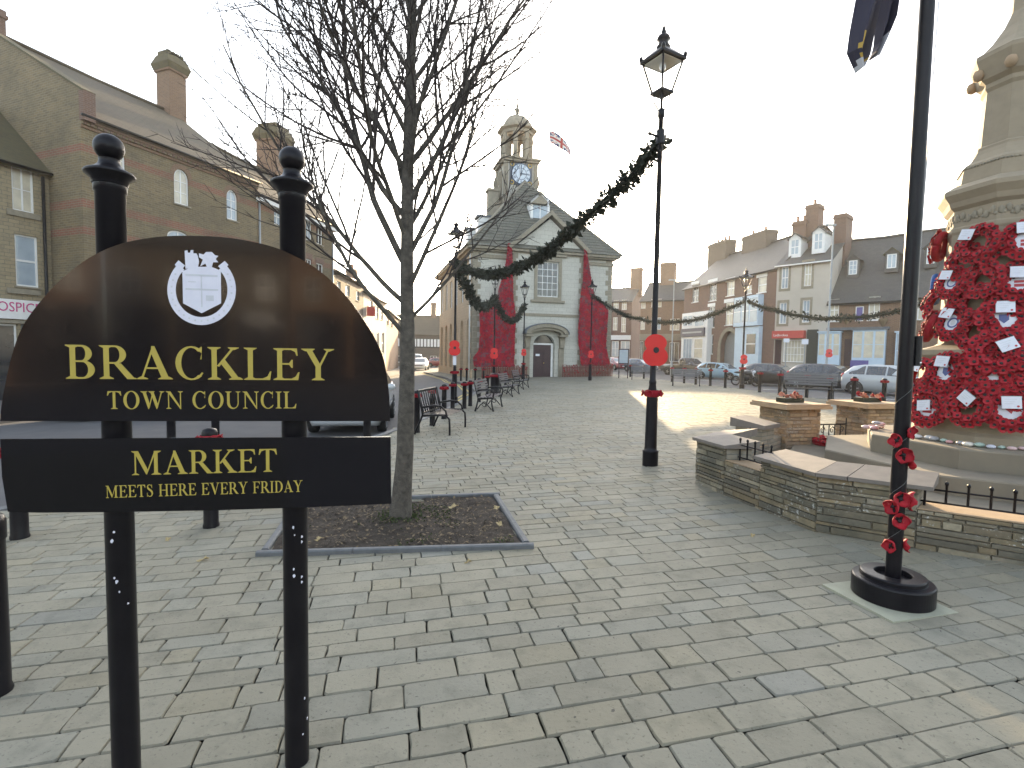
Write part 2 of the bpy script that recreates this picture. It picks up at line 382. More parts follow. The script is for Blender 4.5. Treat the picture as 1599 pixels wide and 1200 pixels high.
HALLPOLY = [(-2.9, 37.3), (7.6, 40.4), (3.3, 54), (-7, 51)]
v = -9.0
while v < 56:
    near = v < 10
    h = rs.choice((.135, .15, .165, .185)) if v < 30 else .22
    u = -22+rs.random()*.3
    while u < 26:
        w = rs.choice((.16, .21, .26, .30, .34, .38, .42)) if v < 30 else rs.uniform(.35, .7)
        cx, cy = u+w/2, v+h/2; X, Y = cx*ca-cy*sa, cx*sa+cy*ca
        if Y > -1.2 and inside((X, Y), PLAZA) and not inside((X, Y), PITI) and not inside((X, Y), HALLPOLY) and (Y > 3 or abs(X) < 1.2*Y+3) and X < 1.25*Y+2.5:
            g = .0022; j = .0055 if near else .004; bz = .005
            dz = rs.uniform(-.003, .003); tx, ty = rs.uniform(-.007, .007), rs.uniform(-.010, .010)
            hw_, hh_ = w/2-g, h/2-g; cr = rs.uniform(.004, .013) if near else .006
            if near:      # chipped outline: cut corners and wandering edges
                P8 = []
                for sx, sy, flip in ((-1, -1, 0), (1, -1, 1), (1, 1, 0), (-1, 1, 1)):
                    a1, a2 = (sx*hw_, sy*(hh_-cr*rs.uniform(.5, 1.3))), (sx*(hw_-cr*rs.uniform(.5, 1.5)), sy*hh_)
                    P8 += ([a1, a2] if not flip else [a2, a1])
                    e_ = {(-1, -1): (rs.uniform(-.25, .25)*w, -hh_), (1, -1): (hw_, rs.uniform(-.2, .2)*h), (1, 1): (rs.uniform(-.25, .25)*w, hh_), (-1, 1): (-hw_, rs.uniform(-.2, .2)*h)}[(sx, sy)]
                    P8.append(e_)
            else: P8 = [(-hw_, -hh_), (hw_, -hh_), (hw_, hh_), (-hw_, hh_)]
            top = []; bot = []
            for a, b_ in P8:
                a += rs.uniform(-j, j)*.7; b_ += rs.uniform(-j, j)*.5; kk = math.hypot(a, b_)
                for lst, f_, z in ((bot, 0, -.011), (top, bz*rs.uniform(.6, 1.5), 0)):
                    aa, bb = cx+a*(1-f_/max(.03, abs(a)))if abs(a) > .03 else cx+a*.9, cy+b_*(1-f_/max(.03, abs(b_))) if abs(b_) > .03 else cy+b_*.9
                    x_, y_ = aa*ca-bb*sa, aa*sa+bb*ca
                    lst.append((x_, y_, G(x_)+z+dz+(aa-cx)*tx+(bb-cy)*ty))
            nn_ = len(top)
            t = rs.random()
            base = (.220, .204, .156) if t < .6 else (.212, .203, .163) if t < .9 else (.224, .203, .148) if t < .97 else (.204, .200, .170)
            k = rs.uniform(1.0, 1.2)*(1+.10*mnoise.noise((X*.35, Y*.35, 2))); c = tuple(x*k for x in base)
            mb.add(bot+top, [tuple(range(nn_, 2*nn_))]+[(q, (q+1) % nn_, nn_+(q+1) % nn_, nn_+q) for q in range(nn_)], 'setts', c)
        u += w
    v += h
struct(mb.build('plaza_paving'))
# kerb along the open edges of the square
def strip(mb, pts, w, z0, z1, m):
    n = len(pts); L = []; Rr = []
    for i, p in enumerate(pts):
        a = Vector(pts[max(i-1, 0)]); b_ = Vector(pts[min(i+1, n-1)]); t = (b_-a).normalized(); nn = Vector((-t.y, t.x))
        L.append(Vector(p)+nn*w/2); Rr.append(Vector(p)-nn*w/2)
    v = []
    for a, b_ in zip(L, Rr):
        v += [(a.x, a.y, G(a.x)+z0), (b_.x, b_.y, G(b_.x)+z0), (b_.x, b_.y, G(b_.x)+z1), (a.x, a.y, G(a.x)+z1)]
    f = []
    for i in range(n-1):
        o = i*4; f += [(o+3, o+2, o+6, o+7), (o+1, o+5, o+6, o+2), (o, o+3, o+7, o+4)]
    f += [(0, 1, 2, 3), (n*4-1, n*4-2, n*4-3, n*4-4)]
    mb.add(v, f, m)
def dens(pts, step=.9):
    out = []
    for a, b_ in zip(pts[:-1], pts[1:]):
        k = max(1, int((Vector(b_)-Vector(a)).length/step))
        out += [tuple(Vector(a).lerp(Vector(b_), i/k)) for i in range(k)]
    return out+[pts[-1]]
mb = MB(); strip(mb, dens(PLAZA[:14]), .16, -.16, .012, 'kerb'); struct(mb.build('kerb_left'))
mb = MB(); strip(mb, dens(PLAZA[15:24]), .16, -.16, .012, 'kerb'); struct(mb.build('kerb_right'))
for off, nm in ((-.35, 'yellow_line'), (-.55, 'yellow_line')):
    pts = []
    P = dens(PLAZA[8:14])
    for i, p in enumerate(P):
        a = Vector(P[max(i-1, 0)]); b_ = Vector(P[min(i+1, len(P)-1)]); t = (b_-a).normalized()
        q = Vector(p)+Vector((-t.y, t.x))*(-off); pts.append((q.x, q.y))
    mb = MB(); strip(mb, pts, .09, -.099, -.093, 'line_yellow'); struct(mb.build(nm))
# footways along the two rows of buildings
def sheet(name, pts, z, m, th=.12):
    mb = MB(); v = [(x, y, G(x)+z) for x, y in pts]; n = len(pts); w = [(x, y, G(x)+z-th) for x, y in pts]
    mb.add(v+w, [tuple(range(n))]+[(i, n+i, n+(i+1) % n, (i+1) % n) for i in range(n)], m); return struct(mb.build(name))
sheet('footway_left', [(-24.5, -8), (-16, -8), (-13.2, 21), (-10.6, 29), (-9.6, 36), (-10.6, 54), (-14.5, 74), (-20, 74), (-24.5, 40)], .01, 'tarmac_path')
sheet('footway_right', [(21.5, -10), (36, -10), (36, 30), (28, 62), (20, 82), (10, 90), (9, 76), (17.2, 62), (17.4, 56), (20.0, 42), (20.9, 33), (21.3, 20)], .01, 'tarmac_path')
for k in range(6):
    mb = MB(); a = Vector((14.2-.35*k*.6, 12+5.2*k)); b_ = a+Vector((5.2, .9))
    strip(mb, [tuple(a), tuple(b_)], .1, -.099, -.093, 'line_white'); struct(mb.build('parking_line'))
# ------------------------------------------------------------------ buildings
def outline(u0, u1, z0, z1, rise=0., n=12):
    if rise <= 0: return [(u0, z0), (u1, z0), (u1, z1), (u0, z1)]
    zs = z1-rise; cu = (u0+u1)/2; r = (u1-u0)/2
    return [(u0, z0), (u1, z0)]+[(cu+r*math.cos(math.pi*i/n), zs+rise*math.sin(math.pi*i/n)) for i in range(n+1)]
def inset(o, k):
    us = [p[0] for p in o]; zs = [p[1] for p in o]; cu = (min(us)+max(us))/2; cz = (min(zs)+max(zs))/2
    hw = (max(us)-min(us))/2; hh = (max(zs)-min(zs))/2
    return [(cu+(u-cu)*(hw-k)/hw, cz+(z-cz)*(hh-k)/hh) for u, z in o]
def wall_grid(mb, u0, u1, z0, z1, ops, m, d=.12, M=None):
    """a wall face at y=0 with real recesses for its openings"""
    us = sorted({round(x, 4) for x in [u0, u1]+[q for o in ops for q in (o['u0'], o['u1'])] if u0-1e-6 <= x <= u1+1e-6})
    zs = sorted({round(x, 4) for x in [z0, z1]+[q for o in ops for q in (o['z0'], o['z1'])] if z0-1e-6 <= x <= z1+1e-6})
    for a, b_ in zip(us[:-1], us[1:]):
        for c, e in zip(zs[:-1], zs[1:]):
            cu, cz = (a+b_)/2, (c+e)/2
            if any(o['u0'] < cu < o['u1'] and o['z0'] < cz < o['z1'] for o in ops): continue
            mb.add([(a, 0, c), (b_, 0, c), (b_, 0, e), (a, 0, e)], [(0, 1, 2, 3)], m, M=M)
    for o in ops:
        ol = outline(o['u0'], o['u1'], o['z0'], o['z1'], o.get('rise', 0)); n = len(ol); dd = o.get('d', d)
        v = [(u, 0, z) for u, z in ol]+[(u, dd+.02, z) for u, z in ol]
        mb.add(v, [(i, (i+1) % n, n+(i+1) % n, n+i) for i in range(n)], m, M=M)
        if o.get('rise', 0) > 0:
            arc = ol[2:]
            for p, q in zip(arc[:-1], arc[1:]):
                mb.add([(q[0], 0, q[1]), (p[0], 0, p[1]), (p[0], 0, o['z1']), (q[0], 0, o['z1'])], [(0, 1, 2, 3)], m, M=M)
def window(parent, o, M=None, y=0., d=.12, name='window', sill_m=None):
    """frame with child pane and sill, set back in its opening"""
    d = o.get('d', d); fm = o.get('fm', 'white_paint'); pm = o.get('pm', 'glass'); st = o.get('st', 'sash')
    ol = outline(o['u0'], o['u1'], o['z0'], o['z1'], o.get('rise', 0)); w = o['u1']-o['u0']; h = o['z1']-o['z0']
    k = min(.07, w*.12); mb = MB(); yf = y+d-.04; yb = y+d+.015
    mb.ring(ol, inset(ol, k), yf, yb, fm, M)
    cu = (o['u0']+o['u1'])/2; bw = min(.03, w*.05)
    zt = o['z1']-k; zb = o['z0']+k
    def vb(u, a=zb, b_=zt, hw=bw): mb.box((u-hw, yf+.006, a), (u+hw, yb, b_), fm, M=M)
    def hb(z, hw=bw, a=o['u0']+k, b_=o['u1']-k): mb.box((a, yf+.009, z-hw), (b_, yb, z+hw), fm, M=M)
    if st == 'sash': hb((zb+zt)/2, bw*1.3); vb(cu)
    elif st == 'half': hb((zb+zt)/2, bw*1.4)
    elif st.startswith('grid'):
        a, b_ = int(st[4]), int(st[5])
        for i in range(1, a): vb(o['u0']+k+(w-2*k)*i/a, hw=bw*.6 if a > 2 else bw)
        for i in range(1, b_): hb(zb+(zt-zb)*i/b_, bw*.6)
    f = mb.build(name, parent)
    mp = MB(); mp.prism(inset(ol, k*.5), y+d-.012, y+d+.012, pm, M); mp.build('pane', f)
    if sill_m:
        ms = MB(); ms.box((o['u0']-.06, y-.06, o['z0']-.07), (o['u1']+.06, y+d-.045, o['z0']-.003), sill_m, M=M); ms.build('sill', f)
    return f
class Row:
    """a facade line; px() turns a photograph pixel into (along, up) on that facade, off metres behind it"""
    def __init__(s, P0, P1):
        s.P0 = Vector(P0); s.P1 = Vector(P1); s.t = (s.P1-s.P0).normalized(); s.n = Vector((-s.t.y, s.t.x)); s.L = (s.P1-s.P0).length
        s.rot = math.atan2(s.t.y, s.t.x)
    def px(s, x, y, off=0.):
        v = ray(x, y); p0 = s.P0+s.n*off; k = s.n.dot(p0)/(s.n.x*v.x+s.n.y*v.y)
        q = v*k; return ((Vector((q.x, q.y))-s.P0).dot(s.t), CAM_H+q.z)
    def rect(s, x0, y0, x1, y1, off=0., **kw):
        xm, ym = (x0+x1)/2, (y0+y1)/2
        o = dict(u0=s.px(x0, ym, off)[0], u1=s.px(x1, ym, off)[0], z0=s.px(xm, y1, off)[1], z1=s.px(xm, y0, off)[1]); o.update(kw); return o
    def root(s, name, label, cat, group=None):
        return thing(name, label, cat, (s.P0.x, s.P0.y, 0), s.rot, group)
def chimney(root, u0, u1, y0, y1, zb, zt, m, pots=3, band=True, crown=False):
    mb = MB(); mb.box((u0, y0, zb), (u1, y1, zt-.35), m, bottom=False)
    if crown:
        mb.box((u0-.08, y0-.08, zt-1.05), (u1+.08, y1+.08, zt-.95), m)
        mb.add([(u0-.1, y0-.1, zt-.95), (u1+.1, y0-.1, zt-.95), (u1+.1, y1+.1, zt-.95), (u0-.1, y1+.1, zt-.95), (u0-.2, y0-.2, zt-.62), (u1+.2, y0-.2, zt-.62), (u1+.2, y1+.2, zt-.62), (u0-.2, y1+.2, zt-.62)], [(0, 1, 5, 4), (1, 2, 6, 5), (2, 3, 7, 6), (3, 0, 4, 7)], 'moss_tile')
        mb.add([(u0-.2, y0-.2, zt-.62), (u1+.2, y0-.2, zt-.62), (u1+.2, y1+.2, zt-.62), (u0-.2, y1+.2, zt-.62), (u0, y0, zt-.1), (u1, y0, zt-.1), (u1, y1, zt-.1), (u0, y1, zt-.1)], [(0, 1, 5, 4), (1, 2, 6, 5), (2, 3, 7, 6), (3, 0, 4, 7), (4, 5, 6, 7)], 'moss_tile')
        for k in range(4):
            q = u0+(u1-u0)*(k+.1)/4; mb.box((q, y0+.1, zt-.11), (q+(u1-u0)*.18, y1-.1, zt+.12), 'moss_tile')
    else:
        mb.box((u0-.07, y0-.07, zt-.35), (u1+.07, y1+.07, zt-.2), m); mb.box((u0-.02, y0-.02, zt-.2), (u1+.02, y1+.02, zt), m)
    c = mb.build('chimney', root)
    for k in range(pots):
        mp = MB(); q = u0+(u1-u0)*(k+.5)/pots; mp.lathe([(.13, 0), (.11, .4), (.14, .42), (.14, .5), (.1, .5)], 'terracotta', 8, (q, (y0+y1)/2, zt-.003)); mp.build('chimney_pot', c)
def house(name, label, cat, P0, P1, eaves, depth, ridge, wall, roof, ops=(), ry=None, ov=.22, zbase=-1.2, gutter='black_iron', fascia=None, group=None, hip=False, sill='stone_trim', d=.12, parapet=False):
    R = Row(P0, P1); root = R.root(name, label, cat, group); L = R.L; ry = ry or depth/2
    ops = list(ops(R)) if callable(ops) else list(ops)
    ops = [o for o in ops if o['u1'] > .05 and o['u0'] < L-.05]
    for o in ops: o['u0'] = max(o['u0'], .04); o['u1'] = min(o['u1'], L-.04)
    mb = MB(); wall_grid(mb, 0, L, zbase, eaves, ops, wall, d)
    mb.add([(0, 0, zbase), (0, depth, zbase), (0, depth, eaves), (0, ry, ridge-.12), (0, 0, eaves)], [(0, 4, 3, 2, 1)], wall)
    mb.add([(L, 0, zbase), (L, depth, zbase), (L, depth, eaves), (L, ry, ridge-.12), (L, 0, eaves)], [(0, 1, 2, 3, 4)], wall)
    mb.add([(0, depth, zbase), (L, depth, zbase), (L, depth, eaves), (0, depth, eaves)], [(1, 0, 3, 2)], wall)
    mb.build('wall', root)
    for o in ops:
        if o.get('door'):
            md = MB(); dd = o.get('d', d); ol = outline(o['u0'], o['u1'], o['z0'], o['z1'], o.get('rise', 0))
            md.prism(ol, dd-.03, dd+.015, o.get('pm', 'dark_door')); dr = md.build('door', root)
            mk = MB(); mk.sphere((o['u1']-.15, dd-.055, o['z0']+1.0), .035, 'chrome', 8); mk.build('handle', dr)
        else: window(root, o, d=d, sill_m=o.get('sill', sill))
    s1 = (ridge-eaves)/ry; s2 = (ridge-eaves)/(depth-ry)
    top = [(-ov, eaves-ov*s1+.06), (ry, ridge+.06), (depth+ov, eaves-ov*s2+.06)]
    mb = MB(); e = .0 if parapet else .12
    for a, b_, nn in ((top[0], top[1], 10), (top[1], top[2], 1)):
        for k in range(nn):
            p = (a[0]+(b_[0]-a[0])*k/nn, a[1]+(b_[1]-a[1])*k/nn); q = (a[0]+(b_[0]-a[0])*(k+1)/nn, a[1]+(b_[1]-a[1])*(k+1)/nn)
            nx = max(1, int((L+2*e)/1.2)); 
            for i in range(nx):
                x0 = -e+(L+2*e)*i/nx; x1 = -e+(L+2*e)*(i+1)/nx
                w = lambda x, yy: .05*mnoise.noise((x*.25+P0[0], yy*.3, 3.1)) - .10*math.sin(math.pi*max(0, min(1, x/L)))*min(1, max(0, yy/ry))
                sl = math.hypot(b_[0]-a[0], b_[1]-a[1])/nn
                mb.add([(x0, p[0], p[1]+w(x0, p[0])), (x1, p[0], p[1]+w(x1, p[0])), (x1, q[0], q[1]+w(x1, q[0])), (x0, q[0], q[1]+w(x0, q[0]))], [(0, 1, 2, 3)], roof, uvs=[[(x0, k*sl), (x1, k*sl), (x1, k*sl+sl), (x0, k*sl+sl)]])
    th = .14
    mb.add([(-e, top[0][0], top[0][1]), (L+e, top[0][0], top[0][1]), (L+e, top[0][0], top[0][1]-th), (-e, top[0][0], top[0][1]-th), (L+e, 0.02, eaves-th), (-e, 0.02, eaves-th)], [(3, 2, 1, 0), (5, 4, 2, 3)], roof)
    for xx, fl in ((-e, 0), (L+e, 1)):
        vv = [(xx, *t_) for t_ in top]+[(xx, t_[0], t_[1]-th) for t_ in top[::-1]]
        mb.add(vv, [(0, 1, 4, 5), (1, 2, 3, 4)] if fl else [(5, 4, 1, 0), (4, 3, 2, 1)], roof)
    mb.tube([(-e, ry, ridge+.09), (L/2, ry, ridge-.01), (L+e, ry, ridge+.09)], .10, roof, 6)
    mb.build('roof', root)
    if gutter:
        mg = MB(); mg.tube([(-.1, -ov-.06, top[0][1]-.03), (L+.1, -ov-.06, top[0][1]-.03)], .06, gutter, 8); mg.build('gutter', root)
    if fascia:
        mg = MB(); mg.box((-.05, -ov-.012, top[0][1]-.34), (L+.05, -.004, top[0][1]-.12), fascia); mg.build('fascia', root)
    root['_L'] = L
    return R, root
def dormer(R, root, x0, y0, x1, y1, off, ridge_back, roofm, face='slate', st='grid22', pm='cream_pane', gable=True):
    """a dormer whose window fills the given rectangle on the plane off metres behind the facade"""
    o = R.rect(x0, y0, x1, y1, off); o.update(st=st, pm=pm, d=.04)
    a, b_, z0, z1 = o['u0']-.13, o['u1']+.13, o['z0']-.10, o['z1']+.10; cu = (a+b_)/2; zr = z1+(b_-a)*.42
    mb = MB(); wall_grid(mb, a, b_, z0-.2, z1, [o], face, .04, Matrix.Translation((0, off, 0)))
    mb.add([(a, off, z1), (b_, off, z1), (cu, off, zr)], [(0, 1, 2)], face)
    for u, fl in ((a, 0), (b_, 1)):
        v = [(u, off, z0-.2), (u, off+ridge_back, z0+.2), (u, off+ridge_back, z1), (u, off, z1)]
        mb.add(v, [(0, 1, 2, 3)] if fl else [(3, 2, 1, 0)], face)
    dm = mb.build('dormer', root)
    mr = MB(); e = .14
    for sgn in (-1, 1):
        ue = cu+sgn*((b_-a)/2+e); ze = z1-(e)*.84
        v = [(ue, off-e, ze), (cu, off-e, zr+.05), (cu, off+ridge_back, zr+.05), (ue, off+ridge_back, ze), (ue, off-e, ze-.08), (cu, off-e, zr-.03)]
        mr.add(v, [(0, 1, 2, 3) if sgn < 0 else (3, 2, 1, 0), (0, 4, 5, 1), (0, 3, 2, 1)], roofm)
    mr.build('dormer_roof', dm)
    wn_ = window(dm, o, y=off, d=.04)
    for ch in list(wn_.children):          # keep to three levels: the dormer carries frame and pane side by side
        ch.parent = dm
    wn_.name = 'window'
def W(R, x0, y0, x1, y1, **k): return R.rect(x0, y0, x1, y1, **k)

# --- left row
R1, brick_hall = house('brick_building', 'tall yellow brick building with red brick bands and arched upper windows behind the black sign', 'building', (-17.4, 21), (-14.3, 28.9), 11.05, 12.6, 15.5, 'yellow_brick', 'clay_tile',
    lambda R: [W(R, 272, 265, 295, 320, rise=.45, st='grid23', pm='cream_pane'), W(R, 354, 297, 371, 344, rise=.42, st='grid23', pm='pale_pane'), W(R, 170, 228, 196, 290, rise=.5, st='grid23', pm='cream_pane'),
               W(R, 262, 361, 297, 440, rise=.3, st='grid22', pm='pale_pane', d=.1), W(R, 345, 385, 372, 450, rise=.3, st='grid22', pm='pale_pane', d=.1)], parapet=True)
# corbelled cornice, gable parapet with kneeler, end chimneys
L = R1.L
for k, (dz, pr, hh, mm) in enumerate([(.50, .06, .12, 'orange_brick'), (.38, .12, .12, 'yellow_brick'), (.26, .17, .10, 'orange_brick'), (.16, .22, .12, 'red_brick')]):
    mb = MB(); mb.box((0, -pr, 11.0-dz), (L, -.003, 11.0-dz+hh-.004), mm)
    if k == 1:
        for q in range(int(L/.24)): mb.box((q*.24+.05, -pr-.04, 11.0-dz+.01), (q*.24+.16, -pr+.002, 11.0-dz+hh-.02), 'red_brick')
    mb.build('cornice_course', brick_hall)
mb = MB()
for k in range(12):
    y0, y1 = -.28+k*.56, -.28+(k+1)*.56; za, zb = 12.0+.57*y0*1.0, 12.0+.57*y1
    mb.add([(-.02, y0, za-1.0), (.36, y0, za-1.0), (.36, y1, zb-1.0), (-.02, y1, zb-1.0), (-.02, y0, za), (.36, y0, za), (.36, y1, zb), (-.02, y1, zb)], [(4, 5, 6, 7), (0, 4, 7, 3), (1, 2, 6, 5), (0, 1, 5, 4)], 'yellow_brick')
    mb.add([(-.08, y0, za+.004), (.42, y0, za+.004), (.42, y1, zb+.004), (-.08, y1, zb+.004), (-.08, y0, za+.09), (.42, y0, za+.09), (.42, y1, zb+.09), (-.08, y1, zb+.09)], [(4, 5, 6, 7), (0, 4, 7, 3), (1, 2, 6, 5), (0, 1, 5, 4)], 'moss_tile')
mb.box((-.04, -.3, 10.75), (.40, -.02, 11.9), 'red_brick'); mb.build('parapet', brick_hall)
chimney(brick_hall, 7.75, 8.75, 5.75, 6.85, 13.2, 18.75, 'orange_brick', 0, crown=True)
chimney(brick_hall, -.05, .5, 5.95, 6.75, 14, 16.55, 'red_brick', 0)
for o in (W(R1, 272, 265, 295, 320), W(R1, 354, 297, 371, 344)):
    mb = MB(); ol = outline(o['u0'], o['u1'], o['z0'], o['z1'], .45); arc = ol[2:]
    cu = (o['u0']+o['u1'])/2
    oc = [(cu+(u-cu)*1.5, z+.22*(1 if abs(u-cu) < .3 else .7)) for u, z in arc]
    mb.ring(oc, arc, -.004, .03, 'orange_brick', closed=False); mb.build('window_arch', brick_hall)

R2, bw = house('brick_building', 'narrower yellow brick building with white eaves board, next along from the one behind the sign', 'building', (-14.3, 28.9), (-12.56, 36), 10.5, 8, 13.7, 'yellow_brick', 'clay_tile',
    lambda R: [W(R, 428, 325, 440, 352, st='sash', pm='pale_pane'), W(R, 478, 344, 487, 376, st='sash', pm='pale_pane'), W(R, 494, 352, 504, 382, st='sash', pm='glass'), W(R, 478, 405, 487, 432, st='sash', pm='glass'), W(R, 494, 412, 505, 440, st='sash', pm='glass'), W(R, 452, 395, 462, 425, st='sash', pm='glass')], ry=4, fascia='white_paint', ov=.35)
chimney(bw, R2.L-1.6, R2.L-.1, 3.2, 4.8, 12.6, 16.9, 'orange_brick', 0, crown=True)
mb = MB(); mb.tube([(.12, -.08, 10.1), (.12, -.08, -1)], .055, 'steel_grey', 8); mb.build('drainpipe', bw)
mb = MB(); mb.tube([(R2.L-.15, -.08, 10.1), (R2.L-.15, -.08, -1)], .055, 'steel_grey', 8); mb.build('drainpipe', bw)
for o in (W(R2, 477, 396, 488, 405), W(R2, 493, 404, 506, 412)):
    mb = MB(); mb.box((o['u0'], -.012, o['z0']), (o['u1'], -.002, o['z1']), 'red_brick'); mb.build('lintel', bw)

R3, h3 = house('terraced_house', 'dark brick terraced house with a stepped line of chimneys on the shaded left side', 'house', (-12.56, 36.02), (-12.85, 44.2), 7.4, 8, 9.3, 'grey_brick', 'clay_tile',
    lambda R: [W(R, 526, 440, 532, 458, pm='cream_pane'), W(R, 540, 446, 546, 463, pm='pale_pane'), W(R, 556, 455, 561, 470, pm='pale_pane'), W(R, 535, 495, 542, 515), W(R, 552, 497, 558, 516)], ry=3.4)
for (a, b_, zt) in ((.5, 1.7, 11.3), (3.0, 3.9, 10.9), (5.6, 6.6, 10.7), (7.2, 8.0, 10.3)): chimney(h3, a, b_, 2.9, 3.9, 8.4, zt, 'grey_brick', 2)
R4, h4 = house('terraced_house', 'cream terraced house catching golden sun at the far end of the left side', 'house', (-12.85, 44.25), (-13.35, 54.2), 6.9, 8, 9.0, 'render_cream', 'clay_tile',
    lambda R: [W(R, 577, 470, 582, 492, pm='pale_pane'), W(R, 587, 478, 591, 498, pm='pale_pane'), W(R, 594, 483, 598, 500, pm='pale_pane'), W(R, 577, 520, 583, 555), W(R, 588, 520, 592, 553), W(R, 596, 520, 600, 552)], ry=3.4)
chimney(h4, 9, 9.8, 2.9, 3.9, 8.0, 10.2, 'orange_brick', 2)
mb = MB(); mb.box((1.2, -.75, 4.9), (1.26, -.02, 5.7), 'red_fascia'); mb.tube([(1.23, -.8, 5.75), (1.23, 0, 5.75)], .02, 'black_iron', 6); mb.build('hanging_sign', h4)
R5, h5 = house('terraced_house', 'last brick terraced house before the bend at the far end of the street', 'house', (-13.4, 54.3), (-15.6, 70), 6.3, 8, 8.6, 'orange_brick', 'clay_tile',
    lambda R: [W(R, 603.5, 490, 607, 508), W(R, 610, 495, 613, 512)], ry=4)
# stone house with the charity shop at the left edge
R6, sh = house('stone_house', 'cream coursed stone house over a charity shop at the left edge', 'house', (-22.37, 14.35), (-19.45, 21.8), 9.0, 7, 12.0, 'rubble', 'moss_tile',
    lambda R: [W(R, 18.5, 262, 53, 331, st='grid22', pm='cream_pane'), W(R, 24, 368, 60, 448, st='half', pm='pale_pane'), W(R, -40, 505, 30, 640, st='grid21', pm='glass', d=.15), W(R, 36, 505, 70, 700, door=True, pm='grey_door', d=.25), W(R, -90, 240, -45, 320, st='grid22', pm='cream_pane'), W(R, -90, 360, -45, 450, st='half', pm='pale_pane')])
for (y0, y1, dz) in ((331, 340, .08), (452, 460, .1)):
    o = W(R6, 10, y0, 62, y1); mb = MB(); mb.box((o['u0'], -dz, o['z0']), (o['u1'], -.004, o['z1']), 'stone_trim'); mb.build('string_course', sh)
mb = MB(); mb.tube([(R6.L-.25, -.09, 8.7), (R6.L-.25, -.09, -1)], .06, 'black_iron', 8); mb.build('drainpipe', sh)
o = W(R6, -75, 466, 66, 497)
mb = MB(); mb.box((o['u0'], -.10, o['z0']), (o['u1'], -.004, o['z1']), 'white_paint'); sg = mb.build('shop_sign', sh)
oo = W(R6, -16, 472, 62, 491); hgt = oo['z1']-oo['z0']
sans('HOSPICE', hgt*1.12, 'sign_magenta', sg, 'lettering', Matrix.Translation((oo['u1'], -.106, oo['z0']+.10)), align='RIGHT', wscale=.80)
sans('www.khh.org', .10, 'ink', sg, 'web_lettering', Matrix.Translation((oo['u1']+.1, -.106, o['z0']+.06)), align='RIGHT')
o = W(R6, -60, 500, 84, 505); mb = MB(); mb.box((o['u0'], -.08, o['z0']), (R6.L, -.004, o['z1']), 'stone_trim'); mb.build('string_course', sh)

# --- the half timbered inn closing the street
R7, inn = house('timbered_inn', 'half timbered inn with twin chimneys closing the end of the left street', 'inn', (-21.5, 84), (-8.5, 87), 5.0, 8, 8.2, 'grey_brick', 'clay_tile',
    lambda R: [W(R, 612, 556, 626, 566, st='grid31', pm='glass'), W(R, 672, 556, 682, 572, st='grid21', pm='glass')], gutter=None, ov=.4)
o = W(R7, 560, 529, 690, 541); o['u0'] = .05; o['u1'] = R7.L-.05
mb = MB(); mb.box((o['u0'], -.03, o['z0']), (o['u1'], -.004, o['z1']), 'white_paint')
q = o['u0']+.1; k = 0
while q < o['u1']-.3:
    mb.box((q, -.06, o['z0']-.02), (q+.16, -.028, o['z1']+.02), 'twig'); q += .55; k += 1
mb.box((o['u0'], -.07, o['z0']-.2), (o['u1'], -.024, o['z0']-.0), 'twig'); mb.build('timber_panel', inn)
for (x, y) in ((641, 483), (677, 473)):
    a = R7.px(x-4, y, 4)[0]; b_ = R7.px(x+4, y, 4)[0]; chimney(inn, a, b_, 3.5, 4.6, 7, R7.px(x, y, 4)[1], 'orange_brick', 2)
for x in (637, 669):
    a = R7.px(x-5, 515, 1.4); b_ = R7.px(x+5, 521, 1.4); mb = MB()
    mb.prism([(a[0], b_[1]), (b_[0], b_[1]), ((a[0]+b_[0])/2, a[1]+.35)], 1.2, 3.5, 'clay_tile'); d_ = mb.build('dormer', inn)
    mb = MB()
    for k in range(3): mb.box((a[0]+.12+k*.3, 1.17, b_[1]+.05), (a[0]+.32+k*.3, 1.197, b_[1]+.45-.12*abs(k-1)), 'white_paint')
    mb.build('window', d_)

# --- right row, far to near
RA, ha = house('corner_shop', 'far red brick shop with a white shopfront just right of the stone hall', 'shop', (10.5, 80), (17.6, 76.5), 9.9, 9, 12.4, 'red_brick', 'slate',  # unseen left end behind the hall is added to shade the square
    lambda R: [W(R, 958, 469, 966, 482, pm='cream_pane'), W(R, 971, 468, 978.5, 484, pm='cream_pane'), W(R, 957, 496, 964, 516, pm='cream_pane'), W(R, 970, 495, 977, 519, pm='cream_pane'), W(R, 955, 533, 966, 557, st='grid22', pm='pale_pane'), W(R, 969, 533, 983, 560, st='grid22', pm='pale_pane')])
chimney(ha, *(RA.px(986, 420, 4.5)[0], RA.px(1003, 420, 4.5)[0]), 4, 5.2, 11, RA.px(995, 419, 4.5)[1], 'orange_brick', 0)
o = W(RA, 953, 524, 985, 531); mb = MB(); mb.box((o['u0'], -.25, o['z0']), (o['u1'], -.004, o['z1']), 'white_paint'); mb.build('shop_fascia', ha)
RB, hb_ = house('brick_shop', 'brick shop with a pale grey shopfront, left of the navy shop', 'shop', (16.55, 67), (22.6, 63.5), 8.9, 8, 11.6, 'orange_brick', 'slate',
    lambda R: [W(R, 994, 470, 1008, 482, st='grid31', pm='cream_pane'), W(R, 1017, 467, 1033, 480, st='grid31', pm='cream_pane'), W(R, 993, 496, 1007, 515, st='grid32', pm='cream_pane'), W(R, 1017, 496, 1032, 515, st='grid32', pm='pale_pane'), W(R, 1046, 498, 1061, 516, st='grid32', pm='cream_pane'), W(R, 990, 533, 1004, 562, st='grid21', pm='glass'), W(R, 1045, 535, 1060, 565, st='grid21', pm='glass')])
chimney(hb_, RB.px(1033, 410, 4)[0], RB.px(1055, 410, 4)[0], 3.5, 4.8, 10.5, RB.px(1044, 411, 4)[1], 'orange_brick', 0)
